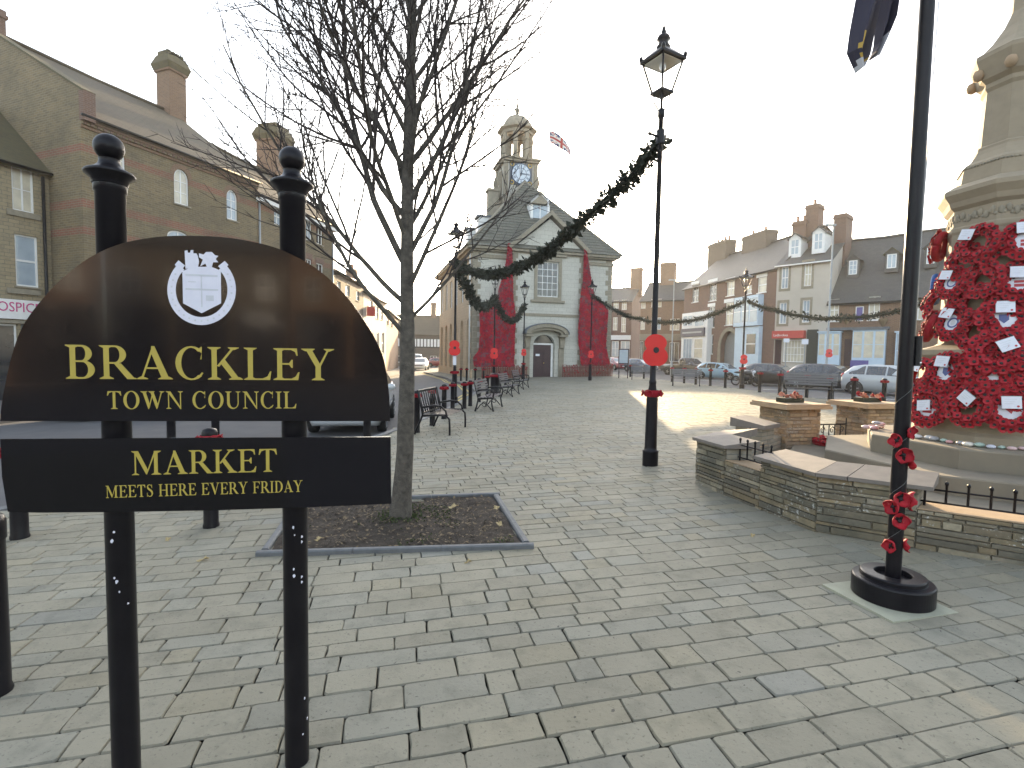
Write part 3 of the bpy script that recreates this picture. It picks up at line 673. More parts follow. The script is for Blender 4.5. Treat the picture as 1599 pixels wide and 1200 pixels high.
o = W(RB, 985, 522, 1064, 532); mb = MB(); mb.box((max(0, o['u0']), -.14, o['z0']), (o['u1'], -.004, o['z1']), 'stone_trim'); mb.build('shop_fascia', hb_)
RD, hd = house('brick_building', 'long red brick building with a stone archway and white sash windows behind the pickup', 'building', (19.0, 57.4), (22.0, 43.3), 9.3, 9, 13.0, 'red_brick', 'slate',
    lambda R: [W(R, 1081, 444.5, 1091, 472, st='grid23', pm='glass'), W(R, 1107.7, 440.8, 1119, 470, st='grid23', pm='glass'), W(R, 1134.6, 439.7, 1146.8, 462, st='sash', pm='cream_pane'), W(R, 1166, 446, 1174, 459, pm='cream_pane'), W(R, 1183, 433, 1197, 457, pm='cream_pane', st='half'),
               W(R, 1107, 479, 1116, 512, pm='glass'), W(R, 1132.6, 473, 1144.5, 508, pm='cream_pane'), W(R, 1105.7, 523, 1113.4, 553, pm='glass'), W(R, 1125, 517, 1151, 572, rise=1.6, door=True, pm='grey_door', d=.5, sill=None)], sill='white_paint', gutter='black_iron')
for (x0, x1, y0) in ((1113, 1141, 379), (1167, 1205, 365)):
    chimney(hd, RD.px(x0, y0, 4.5)[0], RD.px(x1, y0, 4.5)[0], 3.9, 5.2, 11.5, RD.px((x0+x1)/2, y0, 4.5)[1], 'grey_brick', 5 if x0 < 1150 else 2)
for o in (W(RD, 1106, 436, 1120.5, 441), W(RD, 1133.5, 434, 1148, 439.7), W(RD, 1080, 440, 1092, 444.5), W(RD, 1131, 467, 1146, 472.8), W(RD, 1105.5, 474, 1117, 479), W(RD, 1181.5, 428, 1198.5, 433)):
    mb = MB(); mb.box((o['u0'], -.03, o['z0']), (o['u1'], -.003, o['z1']), 'white_paint'); mb.build('lintel', hd)
o = W(RD, 1125, 517, 1151, 572); ol = outline(o['u0'], o['u1'], o['z0'], o['z1'], 1.6)[2:]; cu = (o['u0']+o['u1'])/2
mb = MB(); mb.ring([(cu+(u-cu)*1.28, z+(z-o['z1']+1.6)*.22) for u, z in ol], ol, -.06, .05, 'stone_plain', closed=False)
for s_ in (-1, 1):
    uu = cu+s_*(o['u1']-o['u0'])/2*1.14; mb.box((uu-.22, -.06, -.5), (uu+.22, -.003, o['z1']-1.6), 'stone_plain')
mb.build('archway', hd)
# white bay and shop at its right end, navy shopfront at its left end
o = W(RD, 1154, 465, 1192, 508); mb = MB(); mb.box((o['u0'], -.55, o['z0']-.1), (o['u1'], -.004, o['z1']+.1), 'blue_paint'); by = mb.build('bay', hd)
for k in range(3):
    a = o['u0']+(o['u1']-o['u0'])*(k+.08)/3; b_ = o['u0']+(o['u1']-o['u0'])*(k+.92)/3
    mb = MB(); mb.box((a, -.565, o['z0']+.25), (b_, -.548, o['z1']-.15), 'pale_pane'); mb.box((a, -.58, (o['z0']+o['z1'])/2-.03), (b_, -.564, (o['z0']+o['z1'])/2+.03), 'white_paint'); mb.build('window', by)
o = W(RD, 1152, 511, 1190, 570); mb = MB(); mb.box((o['u0'], -.35, -.6), (o['u1'], -.004, o['z1']), 'blue_paint'); sf = mb.build('shopfront', hd)
q = W(RD, 1171, 522, 1185, 553); mb = MB(); mb.box((q['u0'], -.37, q['z0']), (q['u1'], -.346, q['z1']), 'glass'); mb.box((q['u0']-.06, -.385, (q['z0']+q['z1'])/2-.04), (q['u1']+.06, -.368, (q['z0']+q['z1'])/2+.04), 'white_paint'); mb.build('window', sf)
RC = Row((18.3, 57.2), (20.75, 47.6))
sc_ = RC.root('navy_shop', 'small white fronted shop with a navy sign, left end of the long brick building', 'shop')
o = W(RC, 1064, 488, 1104, 575); mb = MB(); mb.box((o['u0'], 0, -.8), (o['u1'], 1.2, o['z1']), 'white_paint'); mb.build('wall', sc_)
for k in range(2):
    q = W(RC, 1067+k*18, 493, 1082+k*18, 510); q.update(st='grid22', pm='pale_pane', d=.0); window(sc_, q, y=-.02, d=.0)
q = W(RC, 1065, 513, 1101, 526); mb = MB(); mb.box((q['u0'], -.18, q['z0']), (q['u1'], -.004, q['z1']), 'navy_paint'); sgn = mb.build('shop_sign', sc_)
mb = MB(); mb.box((q['u0']+.35, -.19, (q['z0']+q['z1'])/2-.08), (q['u1']-.35, -.179, (q['z0']+q['z1'])/2+.08), 'steel_grey'); mb.build('lettering', sgn)
for (x0, x1, mm) in ((1067, 1081, 'pale_pane'), (1084, 1098, 'peach')):
    q = W(RC, x0, 529, x1, 560); q.update(st='grid31' if x0 < 1070 else 'half', pm=mm if mm != 'peach' else 'cream_pane', d=0.); window(sc_, q, y=-.02, d=.0)

RE, he = house('rendered_house', 'tall cream rendered house over a red betting shop, with white dormers', 'house', (22.0, 43.28), (24.62, 40.3), 9.45, 8, 12.0, 'render_cream', 'slate',
    lambda R: [W(R, 1220, 417, 1231, 451, st='sash', pm='pale_pane'), W(R, 1256, 410, 1267, 447, st='sash', pm='cream_pane'), W(R, 1217, 473, 1228, 506, st='sash', pm='pale_pane'), W(R, 1253, 469, 1264, 504, st='sash', pm='pale_pane'),
               W(R, 1190, 531, 1206, 566, st='grid43', pm='cream_pane'), W(R, 1208, 531, 1220, 570, door=True, pm='dark_door', d=.2), W(R, 1223, 531, 1256, 566, st='grid63', pm='cream_pane')], gutter='white_paint')
for (x0, y0, x1, y1) in ((1220, 416, 1231.5, 452), (1255.5, 409, 1267.5, 448), (1216.5, 472, 1228.5, 507), (1252.5, 468, 1264.5, 505)):
    o = W(RE, x0, y0, x1, y1); mb = MB(); ol = outline(o['u0'], o['u1'], o['z0'], o['z1']); mb.ring(inset(ol, -.16), ol, -.035, .02, 'stone_trim'); mb.build('window_surround', he)
o = W(RE, 1186, 517.5, 1258.5, 529); mb = MB(); mb.box((max(.02, o['u0']), -.55, o['z0']), (o['u1'], -.004, o['z1']), 'red_fascia'); fa = mb.build('shop_fascia', he)
sans('Ladbrokes', .27, 'white_paint', fa, 'lettering', Matrix.Translation((RE.px(1219, 523, -.55)[0], -.556, o['z0']+.17)))
o = W(RE, 1260, 515, 1277, 570); mb = MB(); mb.box((o['u0'], -.12, -.6), (min(RE.L, o['u1']), -.004, o['z1']), 'green_paint'); mb.build('shopfront', he)
dormer(RE, he, 1234.5, 374, 1248, 398, 1.0, 2.4, 'slate', 'white_paint', 'sash', 'pale_pane'); dormer(RE, he, 1271, 364, 1285, 390, 1.0, 2.4, 'slate', 'white_paint', 'sash', 'pale_pane')
chimney(he, RE.px(1241, 345, 3.5)[0], RE.px(1262, 345, 3.5)[0], 3.0, 4.0, 11, RE.px(1251, 347, 3.5)[1], 'red_brick', 2)
chimney(he, RE.px(1262, 320, 3.8)[0], RE.px(1282, 320, 3.8)[0], 3.3, 4.6, 11, RE.px(1272, 321, 3.8)[1], 'red_brick', 1)
chimney(he, RE.L-.75, RE.L+.15, 2.6, 4.2, 9.0, RE.px(1330, 335, 3.4)[1], 'red_brick', 0)

RF, hf = house('brick_house', 'brick house with a big slate roof, two dormers and pale blue shop bays', 'house', (24.64, 40.28), (28.1, 36.8), 6.2, 9.5, 11.6, 'orange_brick', 'slate',
    lambda R: [W(R, 1295, 467, 1310, 502, st='sash', pm='cream_pane'), W(R, 1356, 463, 1374, 500, st='grid23', pm='cream_pane'), W(R, 1318, 530, 1329, 572, door=True, pm='dark_door', d=.1)], sill='white_paint')
def bay(R, root, x0, y0, x1, y1, n, fm, pm, dep=.45, zb=-.5):
    o = W(R, x0, y0, x1, y1); mb = MB(); mb.box((o['u0'], -dep, zb), (o['u1'], -.004, o['z1']), fm)
    mb.box((o['u0']-.08, -dep-.1, o['z1']), (o['u1']+.08, -.004, o['z1']+.1), fm); b2 = mb.build('shop_bay', root)
    w = (o['u1']-o['u0'])/n
    for k in range(n):
        q = dict(u0=o['u0']+w*k+.07, u1=o['u0']+w*(k+1)-.07, z0=o['z0']+.05, z1=o['z1']-.12, st='half', pm=pm, fm=fm, d=0.)
        mb = MB(); mb.box((q['u0'], -dep-.012, q['z0']), (q['u1'], -dep-.002, q['z1']), pm)
        mb.box((q['u0'], -dep-.02, (q['z0']+q['z1'])/2-.02), (q['u1'], -dep-.011, (q['z0']+q['z1'])/2+.02), fm); mb.build('window', b2)
    return b2
bay(RF, hf, 1280, 520, 1314, 556, 3, 'blue_paint', 'cream_pane'); bay(RF, hf, 1333, 516, 1384, 560, 3, 'blue_paint', 'cream_pane')
o = W(RF, 1276, 512, 1390, 516); mb = MB(); mb.box((.05, -.6, o['z0']), (o['u1'], -.004, o['z1']), 'lead'); mb.build('canopy', hf)
o = W(RF, 1330, 563, 1358, 577); mb = MB(); mb.box((o['u0'], -.50, o['z0']), (o['u1'], -.452, o['z1']), 'purple_paint'); mb.build('stall_riser', hf)
o = W(RF, 1336, 479, 1348.5, 502); mb = MB(); mb.box((o['u0'], -.04, o['z0']), (o['u1'], -.003, o['z1']), 'white_paint'); mb.box((o['u0']+.06, -.05, o['z0']+.06), (o['u1']-.06, -.038, o['z1']-.06), 'purple_paint'); mb.build('wall_sign', hf)
dormer(RF, hf, 1325.5, 407, 1338.5, 429, 1.6, 2.6, 'slate', 'slate', 'grid23', 'pale_pane'); dormer(RF, hf, 1385, 397, 1400, 419, 1.6, 2.6, 'moss_tile', 'slate', 'grid21', 'pale_pane')
mb = MB(); mb.tube([(RF.L-.08, -.08, 5.9), (RF.L-.08, -.08, -.5)], .07, 'black_iron', 8); mb.build('drainpipe', hf)
RG, hg = house('brick_house', 'brown brick house with a blue shopfront, partly behind the war memorial', 'house', (28.12, 36.78), (35.2, 29.0), 6.3, 9.5, 11.6, 'orange_brick', 'slate',
    lambda R: [W(R, 1425, 462, 1442, 500, st='sash', pm='cream_pane'), W(R, 1500, 450, 1530, 500, st='sash', pm='cream_pane')])
bay(RG, hg, 1400, 520, 1424, 575, 1, 'blue_paint', 'pale_pane')
dormer(RG, hg, 1447, 387, 1460, 412, 1.6, 2.6, 'slate', 'slate', 'grid21', 'pale_pane')

# --- sunlit brick houses across the road behind the viewer, mirrored in the sign
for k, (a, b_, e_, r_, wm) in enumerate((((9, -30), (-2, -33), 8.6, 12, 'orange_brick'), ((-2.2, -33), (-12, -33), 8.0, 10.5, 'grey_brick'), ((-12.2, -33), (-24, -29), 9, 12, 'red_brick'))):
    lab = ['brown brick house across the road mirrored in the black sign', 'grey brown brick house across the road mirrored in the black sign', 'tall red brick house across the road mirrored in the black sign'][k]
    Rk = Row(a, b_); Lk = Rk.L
    house('facing_house', lab, 'house', a, b_, e_, 8, r_, wm, 'clay_tile', [dict(u0=Lk*(i+.3)/4, u1=Lk*(i+.3)/4+1.1, z0=z, z1=z+1.6, pm='glass') for i in range(4) for z in (5.0,)]+[dict(u0=Lk*(i+.06)/3, u1=Lk*(i+.94)/3, z0=-.4, z1=4.3, st='grid42', fm='navy_paint', pm='glass', d=.3, sill=None) for i in range(3)])  # dark ground-floor shopfronts added, standing in for shade low on these fronts
# ------------------------------------------------------------------ the stone hall
HD = 16.0; HA = R_(16.5)
RH = Row((-2.9, 37.0), (-2.9+10.97*math.cos(HA), 37.0+10.97*math.sin(HA))); HW = RH.L
hall = RH.root('town_hall', 'pale stone hall with a clock tower, arched doorway and two long red poppy drapes', 'town hall')
EZ = 9.35; RZ = 16.2; RV = 5.5
door_o = W(RH, 832.5, 523, 866, 592, off=-.25, rise=.75, d=.4); door_o['z0'] = -.4
win_o = W(RH, 839, 409, 872, 464, off=-.25, st='grid45', pm='glass', d=.15)
cu0 = RH.px(799, 450)[0]; cu1 = RH.px(909, 450)[0]
mb = MB()
wall_grid(mb, 0, cu0, -1, EZ, [], 'ashlar'); wall_grid(mb, cu1, HW, -1, EZ, [], 'ashlar')
Mc = Matrix.Translation((0, -.25, 0)); wall_grid(mb, cu0, cu1, -1, EZ, [door_o, win_o], 'ashlar', M=Mc)
for u, s in ((cu0, 0), (cu1, 1)): mb.add([(u, 0, -1), (u, -.25, -1), (u, -.25, EZ), (u, 0, EZ)], [(0, 1, 2, 3) if s == 0 else (3, 2, 1, 0)], 'ashlar')
mb.add([(HW, 0, -1), (HW, HD, -1), (HW, HD, EZ), (HW, 0, EZ)], [(0, 1, 2, 3)], 'ashlar')
mb.add([(0, HD, -1), (HW, HD, -1), (HW, HD, EZ), (0, HD, EZ)], [(1, 0, 3, 2)], 'ashlar')
mb.build('front_wall', hall)
MS = Matrix(((0, 1, 0, 0), (-1, 0, 0, HD), (0, 0, 1, 0), (0, 0, 0, 1)))
arc = []; upw = []
for k in range(6):
    c = 1.5+k*(HD-3.0)/5
    arc.append(dict(u0=c-.62, u1=c+.62, z0=-.15, z1=4.35, rise=.6, d=.40)); upw.append(dict(u0=c-.52, u1=c+.52, z0=5.75, z1=8.1, st='grid24', pm='pale_pane', d=.15))
mb = MB(); wall_grid(mb, 0, HD, -1, EZ, arc+upw, 'side_stone', M=MS)
for o in arc: mb.prism(outline(o['u0'], o['u1'], o['z0'], o['z1'], o['rise']), .39, .43, 'side_stone', MS)
mb.build('side_wall', hall)
for o in arc:
    mb = MB(); mb.box((o['u0']+.15, .34, -.1), (o['u1']-.15, .388, 2.3), 'dark_door', M=MS); mb.build('side_door', hall)
for o in upw: window(hall, o, MS)
# string courses, plinth, quoins, cornice
mb = MB()
zb = RH.px(780, 490)[1]
for (a, b_, y) in ((0, cu0-.003, 0), (cu0, cu1, -.25), (cu1+.003, HW, 0)):
    mb.box((a, y-.06, zb-.1), (b_, y-.003, zb+.1), 'stone_trim')
mb.build('string_course', hall)
mb = MB()
for (a, b_, y) in ((0, cu0-.003, 0), (cu0, door_o['u0']-.4, -.25), (door_o['u1']+.4, cu1, -.25), (cu1+.003, HW, 0)): mb.box((a, y-.1, -.6), (b_, y-.003, .55), 'stone_plain')
mb.box((-.1, -.1, -.6), (-.003, HD, .5), 'side_stone'); mb.build('plinth', hall)
QM = [MB() for _ in range(4)]; k = 0; z = .6
while z < EZ-.6:
    a = .55 if k % 2 else .33
    QM[0].box((-.03, -.03, z), (a, -.004, z+.37), 'stone_trim'); QM[0].box((-.03, -.004, z), (-.004, a*1.2, z+.37), 'stone_trim')
    QM[1].box((HW-a, -.03, z), (HW+.03, -.004, z+.37), 'stone_trim')
    QM[2].box((cu0-.02, -.28, z), (cu0+a*.7, -.253, z+.37), 'stone_trim'); QM[3].box((cu1-a*.7, -.28, z), (cu1+.02, -.253, z+.37), 'stone_trim')
    z += .385; k += 1
for q_ in QM: q_.build('quoin_strip', hall)
mb = MB()
for (o_, h0, h1) in ((.10, -.75, -.5), (.28, -.30, -.17), (.48, -.17, 0)):
    mb.box((-o_, -o_, EZ+h0), (HW+o_, -.004, EZ+h1-.003), 'stone_trim'); mb.box((-o_, -.004, EZ+h0), (-.004, HD+o_, EZ+h1-.003), 'side_stone'); mb.box((HW+.004, -.004, EZ+h0), (HW+o_, HD+o_, EZ+h1-.003), 'stone_trim')
mb.build('cornice', hall)
# hipped stone slate roof
mb = MB(); e = .55; ez = EZ+.01
def roof_face(p0, p1, a0, a1):
    """courses between an eaves edge p0-p1 and a top edge a0-a1"""
    p0, p1, a0, a1 = map(Vector, (p0, p1, a0, a1)); n = 26; sl = ((a0+a1)/2-(p0+p1)/2).length/n
    for k in range(n):
        t0, t1 = k/n, (k+1)/n
        q = [p0.lerp(a0, t0), p1.lerp(a1, t0), p1.lerp(a1, t1), p0.lerp(a0, t1)]
        nn = (p1-p0).cross(a0-p0).normalized()
        lift = nn*.035
        L0 = (q[1]-q[0]).length; L1 = (q[2]-q[3]).length; x0 = (q[0]-p0).dot((p1-p0).normalized()); x1 = (q[3]-p0).dot((p1-p0).normalized())
        mb.add([q[0]+lift, q[1]+lift, q[2], q[3]], [(0, 1, 2, 3)], 'stone_slate', uvs=[[(x0, k*sl), (x0+L0, k*sl), (x1+L1, k*sl+sl), (x1, k*sl+sl)]])
        mb.add([q[0]-nn*.01, q[1]-nn*.01, q[1]+lift, q[0]+lift], [(0, 1, 2, 3)], 'stone_slate')
A, B, C_, D_ = (-e, -e, ez), (HW+e, -e, ez), (HW+e, HD+e, ez), (-e, HD+e, ez); T0, T1 = (HW/2, RV, RZ), (HW/2, HD-RV, RZ)
roof_face(A, B, T0, T0); roof_face(B, C_, T0, T1); roof_face(C_, D_, T1, T1); roof_face(D_, A, T1, T0)
for a, b_ in ((A, T0), (B, T0), (T0, T1)): mb.tube([a, Vector(a).lerp(Vector(b_), .5), b_], .10, 'stone_plain', 6)
mb.add([A, B, C_, D_], [(3, 2, 1, 0)], 'stone_plain')
mb.build('roof', hall)
# pediment over the middle bay
pl, pr, pa = RH.px(798, 379, -.5), RH.px(919, 388, -.5), RH.px(858, 334, -.5)
um = (cu0+cu1)/2; hw = (pr[0]-pl[0])/2; zb = EZ+.0; za = pa[1]-.1
mb = MB(); mb.prism([(um-hw+.15, zb), (um+hw-.15, zb), (um, za-.2)], -.28, 1.6, 'ashlar'); mb.build('pediment', hall)
mb = MB()
for s in (-1, 1):
    a = Vector((um+s*hw, zb-.02)); b_ = Vector((um, za)); 
    mb.prism([(a.x, a.y), (b_.x, b_.y), (b_.x, b_.y+.34), (a.x+s*.25, a.y+.15)], -.62+.003*s, 3.0, 'stone_trim')
mb.build('raking_cornice', hall)
ped_um, ped_za = um, za+.3
# doorway
door_o['z1'] = door_o['z1']; mb = MB(); zt = RH.px(849, 537.5, -.25)[1]
mb.box((door_o['u0']+.1, .10, -.4), (door_o['u1']-.18, .16, zt-.06), 'dark_door')
for k in range(4):
    for j in range(2):
        a = door_o['u0']+.25+j*.72; mb.box((a, .08, .25+k*.62), (a+.5, .102, .72+k*.62), 'dark_door')
dr = mb.build('door', hall)
mb = MB(); mb.sphere((door_o['u0']+.95, .05, 1.1), .05, 'gilt', 8); mb.box((door_o['u0']+.3, .07, 1.62), (door_o['u0']+.62, .079, 1.78), 'card'); mb.build('handle', dr)
mb = MB(); mb.box((door_o['u0'], .06, zt-.06), (door_o['u1'], .16, zt+.06), 'white_paint'); mb.box((door_o['u1']-.18, .06, -.4), (door_o['u1']-.02, .16, zt-.06), 'white_paint'); mb.build('door_frame', hall)
ol = outline(door_o['u0'], door_o['u1'], zt+.06, door_o['z1'], .75); mb = MB(); mb.prism(ol, .1, .16, 'glass'); mb.build('fanlight', hall)
h0, h1 = RH.px(824, 520, -1.0), RH.px(891, 523, -1.0); hm = (door_o['u0']+door_o['u1'])/2; hh = (h1[0]-h0[0])/2; ztop = RH.px(857, 506, -1.0)[1]; zsp = RH.px(824, 521, -1.0)[1]
def seg(w, z0, rise, n=16): return [(hm+w*math.cos(math.pi*(1-i/n)), z0+rise*math.sin(math.pi*i/n)) for i in range(n+1)]
mb = MB(); mb.ring(seg(hh, zsp, ztop-zsp), seg(hh-.32, zsp, ztop-zsp-.26), -1.0, -.252, 'stone_trim', closed=False)
mb.ring(seg(hh-.33, zsp, ztop-zsp-.27), seg(hh-.55, zsp, ztop-zsp-.45), -.85, -.252, 'stone_plain', closed=False)
mb.ring(seg(hh+.05, zsp, ztop-zsp+.06), seg(hh-.01, zsp, ztop-zsp+.004), -1.05, -.253, 'lead', closed=False)
mb.build('door_hood', hall)
for s in (-1, 1):
    mb = MB(); x = hm+s*(hh-.32)
    mb.prism([(x-.15, zsp-1.0), (x+.15, zsp-1.0), (x+.24, zsp-.02), (x-.24, zsp-.02)], -.55, -.252, 'stone_trim'); mb.box((x-.28, -.95, zsp-.2), (x+.28, -.252, zsp-.021), 'stone_trim')
    mb.box((x-.2, -.36, -.3), (x+.2, -.252, zsp-1.003), 'stone_plain'); mb.build('hood_bracket', hall)
wf = window(hall, win_o, Mc, d=.15)
mb = MB(); ol = outline(win_o['u0'], win_o['u1'], win_o['z0'], win_o['z1']); mb.ring(inset(ol, -.24), inset(ol, -.004), -.33, -.253, 'stone_trim'); mb.box((win_o['u0']-.5, -.42, win_o['z0']-.42), (win_o['u1']+.5, -.253, win_o['z0']-.25), 'stone_trim')
mb.box((win_o['u0']-.6, -.46, win_o['z1']+.36), (win_o['u1']+.6, -.253, win_o['z1']+.54), 'stone_trim'); mb.build('window_surround', hall)
dormer(RH, hall, 831, 316, 856, 345, 2.0, 2.6, 'lead', 'white_paint', 'grid21', 'pale_pane')
mb = MB(); q = W(RH, 829, 297, 859, 318, off=1.85); uc = (q['u0']+q['u1'])/2; w_ = (q['u1']-q['u0'])/2
mb.prism([(uc-w_, q['z0']-.05), (uc+w_, q['z0']-.05), (uc, q['z0']+.62)], 1.75, 2.6, 'stone_trim'); mb.sphere((uc, 1.95, q['z0']+.75), .16, 'stone_trim', 8); mb.build('dormer_pediment', hall)
# dormers on the street side and chimney
for k, vv in enumerate((4.2, 8.5)):
    mb = MB(); mb.box((1.3, vv, 11.0), (3.2, vv+1.1, 12.6), 'white_paint'); mb.box((1.15, vv-.1, 12.6), (3.3, vv+1.2, 12.75), 'lead'); mb.box((1.285, vv+.15, 11.2), (1.302, vv+.95, 12.45), 'glass'); mb.build('side_dormer', hall)
mb = MB(); mb.box((2.6, 6.3, 12), (3.4, 7.1, 15.4), 'stone_plain'); mb.box((2.5, 6.2, 15.4), (3.5, 7.2, 15.6), 'stone_trim'); mb.build('chimney', hall)
# tower
tc = (HW/2, HD/2); s = 1.34; z1 = 18.45
mb = MB(); mb.box((tc[0]-s, tc[1]-s, 14), (tc[0]+s, tc[1]+s, z1-.3), 'ashlar')
for i in (-1, 1):
    for j in (-1, 1): mb.cbox((tc[0]+i*s, tc[1]+j*s, 16.2), (.34, .34, 3.8), 'stone_trim')
mb.box((tc[0]-s-.28, tc[1]-s-.28, z1-.3), (tc[0]+s+.28, tc[1]+s+.28, z1-.12), 'stone_trim'); mb.box((tc[0]-s-.4, tc[1]-s-.4, z1-.12), (tc[0]+s+.4, tc[1]+s+.4, z1+.04), 'stone_trim')
mb.box((tc[0]-s-.35, tc[1]-s-.35, 14.2), (tc[0]+s+.35, tc[1]+s+.35, 15.0), 'stone_plain')
tw = mb.build('tower', hall)
for i, j in ((-1, -1), (-1, 1), (1, -1)):
    mb = MB(); pr_ = [(0, 15.0), (.75, 15.0), (.62, 15.5), (.25, 16.2), (.45, 16.7), (.3, 17.3), (0, 17.5)]
    M2 = Matrix.Translation((tc[0]+i*(s+.15), tc[1]+j*.7, 0)) @ Matrix.Diagonal((i, 1, 1, 1)); mb.prism(pr_, -.12, .12, 'stone_trim', M2); mb.build('scroll_buttress', tw)
mb = MB()
yb = tc[1]-s; mb.box((tc[0]-1.02, yb-.05, 16.2), (tc[0]+1.02, yb-.003, 18.12), 'lead')
for i in (-1, 1):
    for j in (-1, 1):
        x, z = tc[0]+i*.80, 17.16+j*.76
        for q in range(4): mb.tube([(x+.16*math.cos(a), yb-.07, z+.16*math.sin(a)) for a in [R_(q*90+t*25) for t in range(5)]], .045, 'gilt', 6)
cl = mb.build('clock', tw); cz = 17.16
mb = MB(); mb.prism(circ(tc[0], cz, .9, .9, n=40), yb-.10, yb-.051, 'clock_blue'); mb.prism(circ(tc[0], cz, .84, .84, n=40), yb-.112, yb-.101, 'clock_white'); mb.build('dial', cl)
mb = MB(); mb.ring(circ(tc[0], cz, .87, .87, n=40), circ(tc[0], cz, .81, .81, n=40), yb-.122, yb-.113, 'clock_blue'); mb.ring(circ(tc[0], cz, .50, .50, n=40), circ(tc[0], cz, .46, .46, n=40), yb-.122, yb-.113, 'clock_blue')
for k in range(12):
    a = R_(90-30*k); nb = [2, 1, 2, 3, 3, 2, 2, 3, 4, 3, 2, 3][k]
    for q in range(nb):
        off = (q-(nb-1)/2)*.055; dx, dz = math.cos(a), math.sin(a); px_, pz_ = -dz*off, dx*off
        p0 = (tc[0]+dx*.54+px_, cz+dz*.54+pz_); p1 = (tc[0]+dx*.77+px_, cz+dz*.77+pz_); w2 = .014
        mb.prism([(p0[0]-dz*w2, p0[1]+dx*w2), (p0[0]+dz*w2, p0[1]-dx*w2), (p1[0]+dz*w2, p1[1]-dx*w2), (p1[0]-dz*w2, p1[1]+dx*w2)], yb-.1205, yb-.113, 'clock_blue')
mb.build('numerals', cl)
mb = MB(); mb.prism([(tc[0]-.04, cz-.15), (tc[0]+.04, cz-.15), (tc[0]+.025, cz+.74), (tc[0]-.025, cz+.74)], yb-.14, yb-.130, 'clock_blue'); mb.prism([(tc[0]-.12, cz-.05), (tc[0]+.5, cz-.04), (tc[0]+.62, cz), (tc[0]+.5, cz+.04), (tc[0]-.12, cz+.05)], yb-.155, yb-.145, 'clock_blue'); mb.build('clock_hands', cl)
# belfry of eight piers with arches, cornice, dome and finial
mb = MB(); zb0, zb1 = z1+.04, 21.15
for k in range(8):
    a = R_(22.5+45*k); M2 = Matrix.Translation((tc[0], tc[1], 0)) @ Matrix.Rotation(a, 4, 'Z')
    mb.box((.98, -.19, zb0), (1.42, .19, zb1-.35), 'stone_trim', M=M2); mb.box((.93, -.24, zb0), (1.47, .24, zb0+.25), 'stone_trim', M=M2); mb.box((.93, -.24, zb1-.95), (1.47, .24, zb1-.82), 'stone_trim', M=M2)
    M3 = Matrix.Translation((tc[0], tc[1], 0)) @ Matrix.Rotation(R_(45*k+90), 4, 'Z')
    w = .34; zc = zb1-.85
    arcp = [(-w*math.cos(math.pi*i/8), zc+w*math.sin(math.pi*i/8)) for i in range(9)]
    mb.prism([(-.5, zb1-.35), (-.5, zc)]+arcp+[(.5, zc), (.5, zb1-.35)], -1.24, -1.04, 'stone_warm', M3)
mb.build('belfry', tw)
mb = MB()
mb.lathe([(.7, zb1-.36), (1.50, zb1-.35), (1.50, zb1-.12), (1.78, zb1), (1.78, zb1+.12), (1.3, zb1+.14)], 'stone_trim', 8, (tc[0], tc[1], 0), False, rot=R_(22.5))
mb.build('belfry_cornice', tw)
mb = MB(); mb.lathe([(1.40, zb1+.13), (1.38, zb1+.4), (1.25, zb1+.75), (.98, zb1+1.08), (.6, zb1+1.3), (.2, zb1+1.42), (.13, zb1+1.7), (.22, zb1+1.85), (.22, zb1+2.0), (.08, zb1+2.15), (.05, zb1+2.6), (.02, zb1+3.4)], 'stone_plain', 8, (tc[0], tc[1], 0), False, rot=R_(22.5)); mb.build('dome', tw)
mb = MB(); mb.tube([(-.12, .5, 9.0), (-.12, .5, -.5)], .06, 'white_paint', 8); mb.build('drainpipe', hall)

# flag on its white pole over the pediment
fp = thing('flagpole', 'slim white flagpole rising from the pediment of the stone hall', 'flagpole', (RH.P0.x, RH.P0.y, 0), RH.rot)
mb = MB(); mb.lathe([(.06, ped_za-.9), (.05, 15), (.035, 18.4), (.08, 18.42), (.02, 18.52)], 'pole_white', 8, (um, .25, 0)); mb.build('pole', fp)
mb = MB(); mb.lathe([(.10, ped_za-1.2), (.10, ped_za-.3)], 'black_iron', 8, (um, .25, 0)); mb.build('socket', fp)
def union(u, v):
    x, y = u*2-1, v*2-1
    if abs(x) < .10 or abs(y) < .18: return (.42, .03, .04)
    if abs(x) < .17 or abs(y) < .30: return (.72, .70, .68)
    d = abs(abs(x)-abs(y))
    if d < .08: return (.42, .03, .04)
    if d < .2: return (.72, .70, .68)
    return (.03, .04, .16)
mb = MB(); nu, nv = 22, 12
for i in range(nu):
    for j in range(nv):
        def P(a, b_):
            t = a/nu; s_ = b_/nv
            return (um+.06+t*1.75, .25+.16*math.sin(t*7+s_), 18.3-.95*(1-s_)*(1-.25*t)-1.2*t**1.6+.06*math.sin(t*9))
        mb.add([P(i, j), P(i+1, j), P(i+1, j+1), P(i, j+1)], [(0, 1, 2, 3)], 'cloth', union((i+.5)/nu, (j+.5)/nv), True)
f = mb.build('flag', None, (RH.P0.x, RH.P0.y, 0), RH.rot); tag(f, 'red white and blue flag blowing from the white pole on the stone hall', 'flag')

